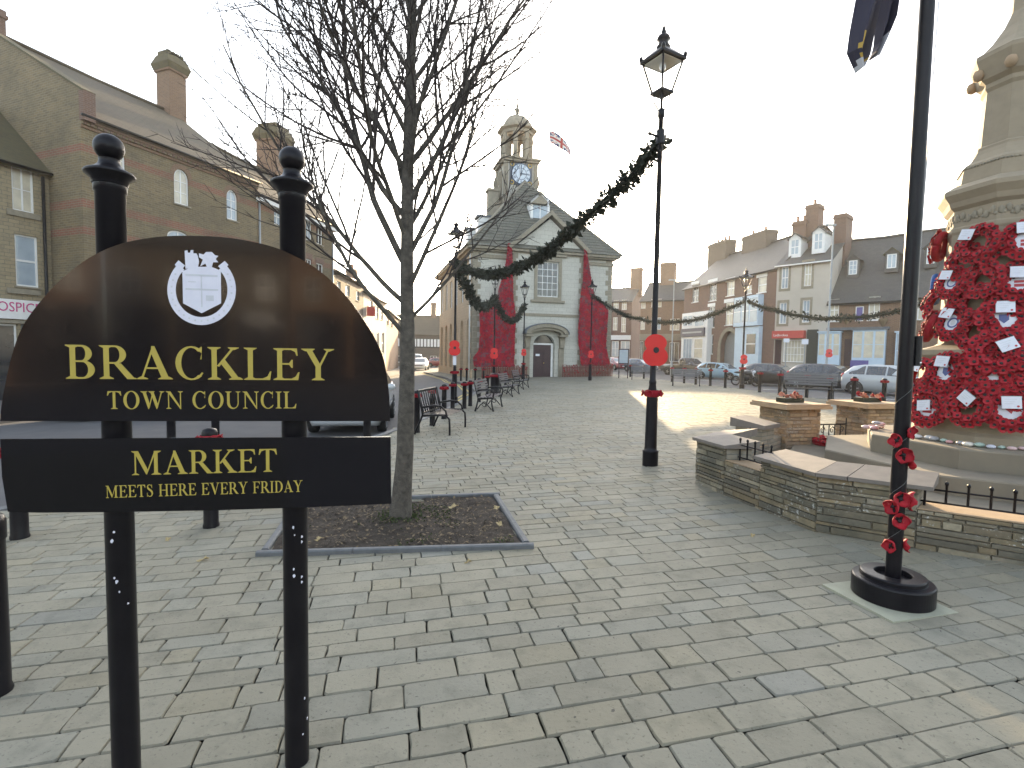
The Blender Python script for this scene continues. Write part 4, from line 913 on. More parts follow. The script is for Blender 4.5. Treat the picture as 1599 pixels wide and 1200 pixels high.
# red poppy drapes hung from the eaves
def drape(label, rows, seed):
    rr = random.Random(seed); pts = []
    for y, xl, xr in rows:
        X0, X1, Y = 680+xl/4.8, 680+xr/4.8, 370+y/4.8
        a, b_ = RH.px(X0, Y, -.62), RH.px(X1, Y, -.62); pts.append(((a[1]+b_[1])/2, a[0], b_[0]))
    n = 60; zt, zb = pts[0][0], pts[-1][0]; grid = []
    def edge(z):
        for p, q in zip(pts[:-1], pts[1:]):
            if p[0] >= z >= q[0]:
                t = (p[0]-z)/(p[0]-q[0]+1e-9); return p[1]+(q[1]-p[1])*t, p[2]+(q[2]-p[2])*t
        return pts[-1][1:]
    def yy(u, z): 
        f = min(1, (zt-z)/3); return -.56-.10*f*(1+math.sin(u*5.2+.6*math.sin(z)))-.10*f*mnoise.noise((u*1.3, z*.6, seed))
    mb = MB(); nc = 22; cols = []
    def colr(u, z):
        k = mnoise.noise((u*2.6, z*2.6, seed+5))+.5*mnoise.noise((u*7, z*7, seed)); j = rr.random()
        if k > .12 and j < .6: return (.20*rr.uniform(.7, 1.2), .075, .085)
        return (.40*rr.uniform(.55, 1.25), .012+.015*rr.random(), .032*rr.uniform(.6, 1.6))
    for i in range(n):
        za, zc = zt+(zb-zt)*i/n, zt+(zb-zt)*(i+1)/n; ea, ec = edge(za), edge(zc)
        for k in range(nc):
            q = []
            for (z, e_, kk) in ((za, ea, k), (za, ea, k+1), (zc, ec, k+1), (zc, ec, k)):
                u = e_[0]+(e_[1]-e_[0])*kk/nc; q.append((u, yy(u, z), z))
            mb.add(q, [(3, 2, 1, 0)], 'drape_red', colr(q[0][0], za))
            w = (ea[1]-ea[0])/nc
            for _ in range(2 if w > .1 else 1):
                t0, t1 = rr.random(), rr.random(); u = q[0][0]+(q[1][0]-q[0][0])*t0; z = za+(zc-za)*t1; y = yy(u, z); sz = rr.uniform(.05, .10)
                a = rr.random()*6.3; tl = rr.uniform(.2, .9)
                v1 = Vector((math.cos(a), -.3*tl, math.sin(a)))*sz; v2 = Vector((-math.sin(a), -.5*tl, math.cos(a)))*sz; c = Vector((u, y-.012, z))
                mb.add([c-v1*.5, c+v2*.5-Vector((0, .03, 0)), c+v1, c-v2*.5-Vector((0, .03, 0))], [(0, 3, 2, 1)], 'drape_red', colr(u, z))
    o = mb.build('poppy_drape', None, (RH.P0.x, RH.P0.y, 0), RH.rot); tag(o, label, 'drape', 'poppy drapes on the hall front')
drape('broad red poppy drape hanging left of the hall doorway, spreading wide below the garland', [(50, 545, 573), (200, 527, 578), (300, 508, 578), (330, 495, 580), (400, 468, 578), (480, 462, 582), (508, 330, 588), (560, 325, 596), (640, 328, 600), (760, 328, 594), (860, 318, 594), (905, 280, 590), (960, 285, 588), (978, 300, 586)], 2)
drape('narrower red poppy drape hanging right of the hall doorway', [(85, 1117, 1133), (200, 1112, 1150), (330, 1105, 1168), (430, 1092, 1195), (500, 1082, 1250), (545, 1075, 1293), (700, 1070, 1286), (800, 1075, 1280), (880, 1085, 1295), (950, 1086, 1310), (970, 1095, 1300)], 5)
def picket(label, x0, x1, seed):
    rr = random.Random(seed); a = RH.px(x0, 590, -.9)[0]; b_ = RH.px(x1, 590, -.9)[0]
    t = thing('picket_fence', label, 'fence', (RH.P0.x, RH.P0.y, 0), RH.rot, 'low poppy fences at the foot of the hall')
    mb = MB(); n = int((b_-a)/.13)
    for k in range(n):
        u = a+(b_-a)*k/n; g = G(RH.P0.x+u*math.cos(RH.rot)); h = rr.uniform(.82, .98); x = u+.045
        mb.prism([(u, g-.1), (u+.09, g-.1), (u+.09, g+h-.08), (u+.045, g+h), (u, g+h-.08)], -.9+rr.uniform(-.01, .01), -.87, 'wood_stake')
    mb.build('pickets', t)
    mb = MB(); g = G(RH.P0.x+a)
    for z in (.3, .68): mb.box((a, -.868, g+z), (b_, -.84, g+z+.06), 'wood_stake')
    mb.build('rail', t)
    mb = MB()
    for k in range(n*2):
        u = rr.uniform(a, b_); z = G(RH.P0.x+u)+rr.uniform(.15, .95); mb.sphere((u, -.93, z), rr.uniform(.03, .06), 'wool_red', 6, (1, .5, 1))
    o = mb.build('poppies', t); o['kind'] = 'stuff'
picket('low picket fence hung with red poppies left of the hall doorway', 752, 824, 1); picket('low picket fence hung with red poppies right of the hall doorway', 878, 957, 2)
# ------------------------------------------------------------------ street furniture
def wheel_rot(o, a): o.rotation_euler.z = a
def make_lamp():
    t = thing('street_lamp', '', 'street lamp')
    mb = MB(); mb.lathe([(.118, 0), (.118, .22), (.125, .235), (.10, .25), (.092, .30), (.085, 1.0), (.088, 1.03), (.075, 1.1), (.05, 1.26), (.055, 1.28), (.055, 1.31), (.046, 1.33), (.042, 3), (.034, 5.22), (.05, 5.24), (.05, 5.34), (.03, 5.36)], 'black_paint', 20); mb.build('post', t)
    mb = MB(); mb.tube([(-.22, 0, 4.95), (.22, 0, 4.95)], .018, 'black_paint', 6); mb.sphere((.22, 0, 4.95), .03, 'black_paint', 8); mb.sphere((-.22, 0, 4.95), .03, 'black_paint', 8); mb.lathe([(.06, 4.85), (.06, 5.05)], 'black_paint', 12); mb.build('ladder_bar', t)
    mb = MB(); s0, s1, z0, z1 = .10, .20, 5.60, 6.03
    for i, j in ((1, 1), (1, -1), (-1, 1), (-1, -1)):
        mb.tube([(i*s0, j*s0, z0), (i*s1, j*s1, z1)], .0155, 'black_paint', 6); mb.tube([(i*.03, j*.03, 5.34), (i*.075, j*.075, 5.46), (i*s0*.85, j*s0*.85, z0)], .011, 'black_paint', 6)
        mb.sphere((i*(s1+.02), j*(s1+.02), z1+.07), .03, 'black_paint', 8, (1, 1, 1.6))
    mb.box((-s0-.02, -s0-.02, z0-.03), (s0+.02, s0+.02, z0), 'black_paint'); mb.lathe([(.022, 5.33), (.018, 5.45), (.03, z0-.03)], 'black_paint', 10)
    for k in range(4):
        M2 = Matrix.Rotation(R_(90*k), 4, 'Z'); mb.box((-s1-.03, -s1-.035, z1), (s1+.03, -s1+.012, z1+.035), 'black_paint', M=M2 @ Matrix.Translation((0, 0, .001*k)))
    ln = mb.build('lantern', t)
    mb = MB(); s = s1+.03
    v = [(-s, -s, z1+.036), (s, -s, z1+.036), (s, s, z1+.036), (-s, s, z1+.036)]; q = .09; w = [(-q, -q, z1+.18), (q, -q, z1+.18), (q, q, z1+.18), (-q, q, z1+.18)]
    mb.add(v+w, [(0, 1, 5, 4), (1, 2, 6, 5), (2, 3, 7, 6), (3, 0, 4, 7), (4, 5, 6, 7)], 'black_paint')
    mb.lathe([(.09, z1+.18), (.105, z1+.21), (.07, z1+.26), (.07, z1+.30), (.10, z1+.32), (.08, z1+.37), (.035, z1+.39), (.03, z1+.41), (.042, z1+.43), (.025, z1+.45), (.028, z1+.47), (.004, z1+.53)], 'black_paint', 14); mb.build('lantern_roof', ln)
    mb = MB(); mb.box((-s1+.02, -s1+.02, z1-.02), (s1-.02, s1-.02, z1-.004), 'lantern_inside'); mb.lathe([(.03, z1-.12), (.05, z1-.08), (.05, z1-.021)], 'lamp_lens', 10); mb.build('light_tray', ln)
    mb = MB(); a, b_ = s0-.004, s1-.006
    v = [(-a, -a, z0+.002), (a, -a, z0+.002), (a, a, z0+.002), (-a, a, z0+.002), (-b_, -b_, z1-.022), (b_, -b_, z1-.022), (b_, b_, z1-.022), (-b_, b_, z1-.022)]
    mb.add(v, [(0, 1, 5, 4), (1, 2, 6, 5), (2, 3, 7, 6), (3, 0, 4, 7)], 'clear_glass'); mb.build('glass_panes', ln)
    return t
LAMPS = [((2.13, 7.75), 6.60, 'nearest street lamp, holding the thick garland end and the biggest poppy disc', 30),
         ((-2.02, 18.0), 6.5, 'street lamp beside the bollards left of the hall, where two garlands meet', 22),
         ((-1.0, 28.0), 6.6, 'street lamp standing before the left poppy drape', 40),
         ((.72, 33.0), 6.6, 'street lamp just left of the hall doorway', 15),
         ((5.02, 33.0), 6.6, 'street lamp standing before the right poppy drape', 15),
         ((11.05, 24.6), 5.85, 'street lamp on the right among bollards, before the brick archway', 35),
         ((16.7, 18.5), 5.6, 'street lamp mostly hidden behind the war memorial', 10)]
lamp0 = make_lamp()
for k, ((x, y), h, lab, rz) in enumerate(LAMPS):
    o = lamp0 if k == 0 else copy_tree(lamp0)
    o.location = (x, y, G(x)-.01); o.rotation_euler.z = R_(rz); o.scale = (1, 1, h/6.67) if k else (1, 1, h/6.67); tag(o, lab, 'street lamp', 'black lantern street lamps')
# poppy discs on the lamps
def disc_outline(w, h):
    out = []
    for i in range(64):
        a = 2*math.pi*i/64; dx, dz = math.cos(a), math.sin(a)
        def hit(cx, cz, rx, rz):
            A = (dx/rx)**2+(dz/rz)**2; B = -2*(cx*dx/rx**2+cz*dz/rz**2); C = (cx/rx)**2+(cz/rz)**2-1; D = B*B-4*A*C
            return (-B+math.sqrt(D))/(2*A) if D >= 0 else 0
        r = max(hit(0, .22*h, .44*w, .28*h), hit(-.1*w, -.2*h, .4*w, .3*h), hit(.1*w, -.2*h, .4*w, .3*h)); out.append((dx*r, dz*r))
    return out
def make_disc():
    t = thing('poppy_disc', '', 'poppy disc'); mb = MB(); mb.prism(disc_outline(.36, .47), -.012, 0, 'disc_red'); mb.build('petals', t)
    mb = MB(); mb.prism(circ(0.01, 0.0, .042, .045, n=18), -.020, -.0125, 'black_centre'); mb.build('centre', t); return t
disc0 = make_disc()
DISCS = [((2.12, 7.62), 1.80, 1.0, 'biggest red poppy disc, on the nearest lamp post'), ((-2.02, 17.86), 1.90, 1.12, 'red poppy disc on the lamp left of the hall beside the bollards'), ((-1.0, 27.86), 1.75, 1.25, 'red poppy disc in front of the left poppy drape'),
         ((.72, 32.86), 1.85, .95, 'red poppy disc on the lamp left of the hall doorway'), ((5.02, 32.86), 1.8, 1.05, 'red poppy disc in front of the right poppy drape'), ((11.03, 24.46), 1.65, .95, 'red poppy disc on the lamp before the brick archway'), ((19.6, 31.8), 2.1, 1.1, 'red poppy disc on the tall grey lamp column by the betting shop')]
for k, ((x, y), z, s, lab) in enumerate(DISCS):
    o = disc0 if k == 0 else copy_tree(disc0)
    o.location = (x, y, z); o.scale = (s, 1, s); o.rotation_euler.z = -math.atan2(x, y)*.6; tag(o, lab, 'poppy disc', 'red poppy discs on the lamp posts')
# knitted bands on the lamp posts
def knit_band(mb, r, z, h, m='wool_red', seed=0, lump=.016):
    rr = random.Random(seed); n = 26; rows = 5; v = []; f = []
    for j in range(rows+1):
        for k in range(n):
            a = 2*math.pi*k/n; q = r+lump*1.2*math.sin(math.pi*j/rows)+rr.uniform(-.5, 1)*lump*(0.2 if j in (0, rows) else 1); v.append((q*math.cos(a), q*math.sin(a), z+h*j/rows+rr.uniform(-.2, .2)*lump))
    for j in range(rows):
        for k in range(n): f.append((j*n+k, j*n+(k+1) % n, (j+1)*n+(k+1) % n, (j+1)*n+k))
    mb.add(v, f, m, smooth=True); return rr
def poppy(mb, c, r, nrm, m='wool_red', seed=0, centre=True):
    """a crocheted poppy: ruffled cup with dark middle, facing nrm"""
    rr = random.Random(seed); z = Vector(nrm).normalized(); M2 = Matrix.Translation(c) @ z.to_track_quat('Z', 'Y').to_matrix().to_4x4() @ Matrix.Rotation(rr.random()*6, 4, 'Z')
    n = 20; v = [(0, 0, 0)]; f = []
    for j, (q, h) in enumerate(((.45, .02), (.8, .22), (1.0, .5), (.92, .62))):
        for k in range(n):
            a = 2*math.pi*k/n; w = 1+.06*math.sin(4*a+j*.4)+rr.uniform(-.05, .05); v.append((q*r*w*math.cos(a), q*r*w*math.sin(a), r*(h+.18*math.sin(4*a+1)*q+rr.uniform(-.05, .05))))
    for k in range(n): f.append((0, 1+k, 1+(k+1) % n))
    for j in range(3):
        for k in range(n): f.append((1+j*n+k, 1+(j+1)*n+k, 1+(j+1)*n+(k+1) % n, 1+j*n+(k+1) % n))
    mb.add(v, f, m, smooth=True, M=M2)
    if centre: mb.sphere((0, 0, r*.12), r*.27, 'black_centre', 8, (1, 1, .6), M=M2)
for k, ((x, y), h, lab, rz) in enumerate(LAMPS[:6]):
    mb = MB(); r = knit_band(mb, .105 if k else .10, 0, .10, seed=k)
    for q in range(5):
        a = q*1.26+.4; poppy(mb, (.125*math.cos(a), .125*math.sin(a), .05), .05, (math.cos(a), math.sin(a), .2), seed=q+k*7, centre=False)
    o = mb.build('knitted_band', None, (x, y, G(x)+1.06*h/6.67)); tag(o, 'red knitted poppy band round the '+['nearest lamp post', 'lamp post left of the hall beside the bollards', 'lamp post before the left drape', 'lamp post by the hall doorway', 'lamp post before the right drape', 'lamp post before the brick archway'][k], 'knitted band', 'knitted bands round lamp posts')
# a notice strip tied to the second lamp
mb = MB(); mb.box((-.06, -.075, 1.30), (.06, -.066, 1.75), 'card'); mb.box((-.045, -.079, 1.62), (.045, -.0755, 1.71), 'ink'); tag(mb.build('notice', None, (-2.02, 18.0, 0)), 'tall white notice tied to the lamp left of the hall', 'notice')

# bollards in knitted red collars
def make_bollard():
    t = thing('bollard', '', 'bollard'); mb = MB(); mb.lathe([(.075, 0), (.075, .03), (.068, .05), (.066, .80), (.072, .81), (.072, .90), (.062, .925), (.02, .94)], 'black_paint', 18); mb.build('post', t)
    mb = MB(); rr = knit_band(mb, .082, .79, .085, seed=4, lump=.018)
    for q in range(7):
        a = q*.9; poppy(mb, (.092*math.cos(a), .092*math.sin(a), .83), .042, (math.cos(a), math.sin(a), .1), seed=q, centre=False)
    mb.build('knitted_collar', t); return t
bol0 = make_bollard()
BOL = [((-2.60, 2.5), 'black bollard cut off by the left edge, nearest of all'), ((-4.63, 4.75), 'black bollard whose foot shows below the left end of the lower sign board'), ((-2.99, 5.04), 'black bollard whose red collar shows between the two sign boards'),
       ((-5.75, 8.6), 'dark bollard glimpsed between the sign boards just right of the left post'), ((-5.35, 9.2), 'dark bollard glimpsed between the sign boards, second right of the left post'), ((-2.55, 9.0), 'black bollard glimpsed between the sign boards near their right end'),
       ((-2.08, 11.2), 'black bollard just right of the tree trunk, beside the tubular bench'), ((-1.91, 12.33), 'black bollard directly behind the tubular bench'), ((-1.80, 13.6), 'black bollard behind the far arm of the tubular bench'), ((-1.84, 15.9), 'black bollard under the lamp left of the hall'),
       ((-1.50, 16.2), 'black bollard with poppies trailing down its side'), ((-1.38, 17.0), 'black bollard second in front of the wooden slatted bench row'), ((-1.18, 18.4), 'black bollard beside the back of the nearest slatted bench'), ((-1.05, 21.8), 'black bollard between the first two slatted benches on the left'), ((-.62, 25.3), 'black bollard behind the second slatted bench on the left'), ((-.35, 27.2), 'black bollard nearest the left poppy drape'),
       ((-3.35, 33.5), 'far bollard at the left corner of the hall by the kerb bend'), ((-2.95, 33.2), 'far bollard second from the left corner of the hall'), ((-2.35, 32.6), 'far bollard under the left edge of the left drape'), ((-1.8, 32.2), 'far bollard under the middle of the left drape'),
       ((8.70, 37.7), 'far bollard beside the notice board right of the hall'), ((9.0, 35.0), 'far bollard behind the nearest lamp post'), ((9.63, 30.85), 'bollard just left of the far right slatted bench'), ((9.85, 29.3), 'bollard behind the left half of the far right slatted bench'), ((10.05, 28.0), 'bollard behind the right end of the far right slatted bench'), ((10.36, 26.74), 'bollard just right of the far right slatted bench'), ((10.49, 25.18), 'bollard left of the lamp before the brick archway'),
       ((10.75, 22.2), 'bollard right of the lamp before the brick archway'), ((10.86, 20.74), 'bollard left of the bench in front of the dark hatchbacks'), ((11.3, 19.6), 'bollard behind the left end of the bench in front of the dark hatchbacks'), ((11.75, 18.9), 'bollard behind the right end of the bench in front of the dark hatchbacks'), ((11.7, 17.5), 'bollard right of the bench, behind the right hand planter'), ((12.3, 16.9), 'bollard nearest the white car, behind the black flagpole')]
for k, ((x, y), lab) in enumerate(BOL):
    o = bol0 if k == 0 else copy_tree(bol0)
    o.location = (x, y, G(x)-.012); o.rotation_euler.z = k*1.7; s = 1.07 if k == 2 else 1.0 if y < 14 or x > 5 else .93; o.scale = (1, 1, s); tag(o, lab, 'bollard', 'black bollards in red collars')
for ch in list(bol0.children):                       # the nearest one wears no collar
    if ch.name.startswith('knitted'): bpy.data.objects.remove(ch)
# litter bin with red collar
t = thing('litter_bin', 'round black litter bin with a red collar beside the left slatted benches', 'litter bin', (-.75, 22.6, 0)); mb = MB(); mb.lathe([(.21, 0), (.22, .05), (.20, .08), (.20, .72), (.22, .74), (.22, .8), (.15, .86), (.02, .88)], 'black_paint', 20); mb.build('bin_body', t)
mb = MB(); knit_band(mb, .22, .70, .11, seed=9); mb.build('knitted_collar', t)

# garlands
def garland(label, P0, P1, sag, r, n, seed, skew=.5):
    rr = random.Random(seed); P0, P1 = Vector(P0), Vector(P1); pts = []
    for i in range(49):
        t = i/48; p = P0.lerp(P1, t); p.z -= sag*4*t*(1-t)*(1+(skew-.5)*2*(t-.5)); p += Vector((mnoise.noise((t*7, seed, 0)), mnoise.noise((t*7, seed, 4)), mnoise.noise((t*9, seed, 8))))*r*.45; pts.append(p)
    t_ = thing('garland', label, 'garland', P0, 0, 'leafy garlands strung between lamps'); loc = [p-P0 for p in pts]
    mb = MB(); mb.tube(loc, r*.45, 'garland_core', 8); mb.build('rope', t_)
    mb = MB()
    for _ in range(n):
        s = rr.random()*47.99; i = int(s); c = loc[i].lerp(loc[i+1], s-i); ax = (loc[i+1]-loc[i]).normalized(); o1 = ax.orthogonal().normalized(); o2 = ax.cross(o1)
        a = rr.random()*6.283; rad = r*(.35+.65*rr.random()**.7)*(1+.75*mnoise.noise((s*.7, seed, 2)))
        d_ = o1*math.cos(a)+o2*math.sin(a); c = c+d_*rad*.75
        ln = r*(rr.uniform(.28, .62) if rr.random() < .93 else rr.uniform(.8, 1.4)); wd = ln*rr.uniform(.16, .34); di = (d_*rr.uniform(.5, 1)+ax*rr.uniform(-1, 1)+Vector((rr.uniform(-.6, .6), rr.uniform(-.6, .6), rr.uniform(-.6, .6)))).normalized(); si = di.cross(Vector((rr.uniform(-1, 1), rr.uniform(-1, 1), rr.uniform(-1, 1)))).normalized()
        mb.add([c, c+di*ln*.5+si*wd, c+di*ln, c+di*ln*.5-si*wd], [(0, 1, 2, 3)], 'leaf_dark')
    mb.build('foliage', t_); return t_
LT = lambda k, z: (LAMPS[k][0][0], LAMPS[k][0][1], z)
garland('thick dark garland swooping from the nearest lamp to the lamp left of the hall', (2.17, 7.75, 4.93), (-2.0, 17.95, 4.85), 1.05, .125, 12000, 1)
garland('dark garland dipping between the lamp left of the hall and the left poppy drape', (-2.0, 18.05, 4.85), (-1.0, 27.9, 4.75), .95, .19, 4500, 2)
garland('short dark garland dipping before the left drape towards the hall doorway', (-1.0, 28.05, 4.75), (.72, 32.9, 4.9), 1.15, .175, 3200, 3)
garland('long dark garland sagging from the right poppy drape to the lamp by the archway', (5.05, 33.0, 5.55), (11.05, 24.6, 4.42), 1.35, .15, 3200, 4)
garland('dark garland running from the lamp by the archway towards the war memorial', (11.1, 24.5, 4.42), (16.7, 18.5, 4.55), 1.05, .14, 3000, 5)

# benches
def bar(mb, a, b_, w, h, m):
    """flat bar from a to b_"""
    a, b_ = Vector(a), Vector(b_); t = (b_-a); L = t.length; q = t.to_track_quat('X', 'Z').to_matrix().to_4x4(); M2 = Matrix.Translation(a) @ q
    mb.box((0, -w/2, -h/2), (L, w/2, h/2), m, M=M2)
def make_slat_bench(L=1.6):
    t = thing('bench', '', 'bench')                      # faces -y
    for s in (-1, 1):
        x = s*(L/2-.1); mb = MB()
        mb.tube([(x, -.30, 0), (x, -.27, .12), (x, -.24, .30), (x, -.27, .42)], [.03, .022, .022, .03], 'black_iron', 8); mb.tube([(x, .26, 0), (x, .22, .14), (x, .17, .36), (x, .20, .5), (x, .31, .9)], [.03, .022, .022, .024, .02], 'black_iron', 8)
        mb.tube([(x, -.27, .41), (x, 0, .39), (x, .19, .37)], .026, 'black_iron', 8); mb.tube([(x, -.28, .42), (x, -.31, .56), (x, -.28, .64), (x, -.1, .66), (x, .22, .63)], .026, 'black_iron', 8)
        mb.tube([(x, -.24, .06), (x, -.12, .2), (x, 0, .26), (x, .1, .2), (x, .2, .06)], .016, 'black_iron', 6)
        mb.tube([(x+.0, .07*math.cos(a)-.02, .22+.07*math.sin(a)) for a in [i*.5 for i in range(13)]], .012, 'black_iron', 6)
        mb.tube([(x, -.18, .62), (x, -.2, .5), (x, -.1, .44), (x, -.05, .52)], .012, 'black_iron', 6); mb.build('bench_end', t)
    mb = MB()
    for k in range(5): mb.box((-L/2, -.28+k*.095, .425-.006*k), (L/2, -.28+k*.095+.07, .45-.006*k), 'bench_paint')
    mb.build('seat', t); mb = MB()
    for k in range(5):
        z = .52+k*.085; y = .195+(z-.5)*.27; M2 = Matrix.Translation((0, y, z)) @ Matrix.Rotation(R_(-15), 4, 'X'); mb.box((-L/2, -.035, 0), (L/2, -.012, .062), 'bench_paint', M=M2)
    mb.build('backrest', t); return t
b0 = make_slat_bench()
for k, (x, y, rz, s, lab) in enumerate([(-.72, 16.0, 80, 1.0, 'nearest black slatted bench on the left, facing right'), (-.12, 21.3, 78, 1.0, 'second black slatted bench on the left, past the nearest slatted one'), (.42, 25.6, 78, 1.0, 'farthest black slatted bench on the left, close to the hall'),
        (10.55, 18.2, -38, 1.05, 'black slatted bench behind the planters, in front of the dark hatchbacks'), (9.15, 26.9, -20, .95, 'black slatted bench on the right in front of the pale blue car'), (8.55, 33.6, -15, .95, 'far bench right of the hall, partly behind the nearest lamp post')]):
    o = b0 if k == 0 else copy_tree(b0); o.location = (x, y, G(x)-.005); o.rotation_euler.z = R_(rz); o.scale = (s, s, s); tag(o, lab, 'bench', 'black slatted benches')
t = thing('bench', 'black tubular steel bench with looped arms, between the tree and the slatted benches', 'bench', (-1.55, 11.45, G(-1.5)-.005), R_(80))
L = 1.25
for s in (-1, 1):
    x = s*L/2; mb = MB(); mb.tube([(x, .42, 0), (x, .30, .28), (x, .24, .42), (x, .30, .7), (x, .36, .95)], .022, 'black_paint', 8)
    arc_ = [(x, .27, .58), (x, 0, .63), (x, -.16, .62), (x, -.27, .52), (x, -.29, .43), (x, -.27, .42)]; mb.tube(arc_, .022, 'black_paint', 8)
    mb.tube([(x, .22, .40), (x, -.10, .43), (x, -.27, .43), (x, -.35, .35), (x, -.36, .2), (x, -.36, 0)], .022, 'black_paint', 8); mb.build('side_frame', t)
mb = MB()
for k in range(8): bar(mb, (-L/2, -.30+k*.07, .425), (L/2, -.30+k*.07, .425), .04, .012, 'black_paint')
mb.build('seat', t); mb = MB()
for k in range(9):
    x = -L/2+L*(k+.5)/9; mb.tube([(x, .24, .44), (x, .30, .68), (x, .35, .90)], .013, 'black_paint', 6)
bar(mb, (-L/2, .36, .92), (L/2, .36, .92), .02, .05, 'black_paint'); bar(mb, (-L/2, .25, .46), (L/2, .25, .46), .02, .04, 'black_paint'); mb.build('backrest', t)

# notice board by the hall, tall lamp columns, sign poles
t = thing('notice_board', 'tall framed notice board on two legs right of the hall', 'notice board', (7.72, 35.6, G(7.7)), R_(-20)); mb = MB()
for x in (-.3, .3): mb.box((x-.03, -.03, 0), (x+.03, .03, 2.0), 'dark_door')
mb.box((-.36, -.05, 1.0), (.36, .05, 2.05), 'dark_door'); mb.build('frame', t); mb = MB(); mb.box((-.29, -.062, 1.07), (.29, -.052, 1.98), 'pale_pane'); mb.build('panel', t)
def column(x, y, h, lab):
    t = thing('lamp_column', lab, 'lamp column', (x, y, G(x)-.1), 0, 'tall grey lamp columns'); mb = MB(); mb.lathe([(.11, 0), (.11, 1.3), (.07, 1.4), (.045, h)], 'steel_grey', 10); mb.build('column', t)
    mb = MB(); mb.box((-.5, -.09, h-.02), (.12, .09, h+.09), 'steel_grey'); mb.build('lamp_head', t)
column(19.6, 32.0, 10.0, 'tall grey lamp column in front of the betting shop'); column(15.2, 49.0, 9.0, 'tall grey lamp column beyond the nearest lamp post, by the brick shop')
for (px_, yy_, w, h, Z, lab) in ((1228, 532, 8, 6, 33, 'small pale road sign left of the other, before the betting shop window'), (1257, 534, 9, 8, 32, 'small pale road sign right of the other, before the green shop door')):
    p = at(px_, yy_, Z); t = thing('road_sign', lab, 'road sign', (p.x, p.y, G(p.x)-.1), R_(-25), 'small pale road signs'); zz = p.z-G(p.x)+.1; mb = MB(); mb.lathe([(.03, 0), (.03, zz+.1)], 'steel_grey', 8); mb.build('pole', t)
    mb = MB(); mb.box((-w*Z/1600, -.05, zz-h*Z/1600), (w*Z/1600, -.031, zz+h*Z/1600), 'card'); mb.build('plate', t)
# ------------------------------------------------------------------ war memorial
MC = Vector((5.9, 6.2)); OR = R_(35.0)
mon = thing('war_memorial', 'octagonal stone war memorial on steps, covered in red poppy wreaths', 'war memorial', (MC.x, MC.y, 0))
for (ap, z0, z1, nm) in ((2.2, -.1, .36, 'step_stone'), (1.75, .361, .55, 'step_stone'), (1.26, .551, .77, 'step_stone')):
    mb = MB(); r = ap/.9239; mb.lathe([(r, z0), (r, z1-.015), (r-.012, z1)], nm, 8, smooth=False, rot=OR); mb.build('step', mon)
mb = MB(); mb.lathe([(.85, .771), (.85, .86), (.80, .9), (.80, 1.70), (.83, 1.73), (.87, 1.78), (.87, 1.84), (.66, 1.9), (.62, 1.93)], 'shaft_stone', 8, smooth=False, rot=OR); mb.build('plinth', mon)
mb = MB(); mb.lathe([(.62, 1.931), (.60, 3.22), (.615, 3.25), (.615, 3.29), (.60, 3.31), (.60, 3.50), (.64, 3.54), (.66, 3.6), (.713, 3.68), (.713, 3.73), (.62, 3.79), (.545, 3.82), (.525, 3.98), (.515, 4.03), (.46, 4.07), (.41, 4.15), (.39, 4.2), (.39, 4.23), (.36, 4.25), (.335, 4.88), (.36, 4.92), (.355, 4.97), (.40, 5.02), (.42, 5.10), (.467, 5.24), (.467, 5.29), (.40, 5.33), (.31, 5.43), (.20, 5.60), (.125, 5.78), (.11, 6.6)], 'shaft_stone', 8, smooth=False, rot=OR); mb.build('shaft', mon)
for k in range(8):                     # carved leaf frieze under the moulding, beading above it
    mb = MB(); M2 = Matrix.Rotation(OR+R_(22.5+45*k)+R_(90), 4, 'Z'); ap = .60*.9239
    for q in range(7):
        x = -.19+q*.063; mb.sphere((x, -ap-.002, 3.41+.022*math.sin(q*2.2)), .034, 'stone_trim', 6, (1, .45, 1.5), M=M2); mb.sphere((x+.03, -ap, 3.39-.022*math.sin(q*2.2)), .024, 'stone_trim', 6, (1, .5, 1), M=M2)
    mb.build('carved_frieze', mon); mb = MB()
    for q in range(12): mb.sphere((-.19+q*.035, -.525*.9239-.0, 4.0), .015, 'stone_trim', 6, M=M2)
    mb.build('bead_moulding', mon)
for k in range(8):
    a = OR+R_(45*k); mb = MB(); mb.sphere((.44*math.cos(a), .44*math.sin(a), 5.08), .06, 'stone_warm', 8, (1, 1, 1.2)); mb.build('carved_boss', mon)
mb = MB(); mb.box((-.09, -.07, 6.601), (.09, .07, 8.2), 'stone_trim'); mb.box((-.45, -.069, 7.35), (.45, .069, 7.55), 'stone_trim'); mb.build('cross', mon)

def oct_hit(px, py, ap):
    v = ray(px, py); v2 = Vector((v.x, v.y)); best = None
    for k in range(8):
        a = OR+R_(22.5+45*k); n_ = Vector((math.cos(a), math.sin(a)))
        if n_.dot(v2) < -1e-4:
            t = (ap+n_.dot(MC))/n_.dot(v2)
            if best is None or t > best[0]: best = (t, n_)
    t, n_ = best; p = v2*t
    if (p-MC).length > ap*1.09:       # beside the silhouette: the side face turned away from the viewer
        t = MC.dot(v2)/v2.length_squared; p = v2*t; d_ = (p-MC).normalized(); p = MC+d_*ap; n_ = d_
    return Vector((p.x, p.y, CAM_H+v.z*t)), n_
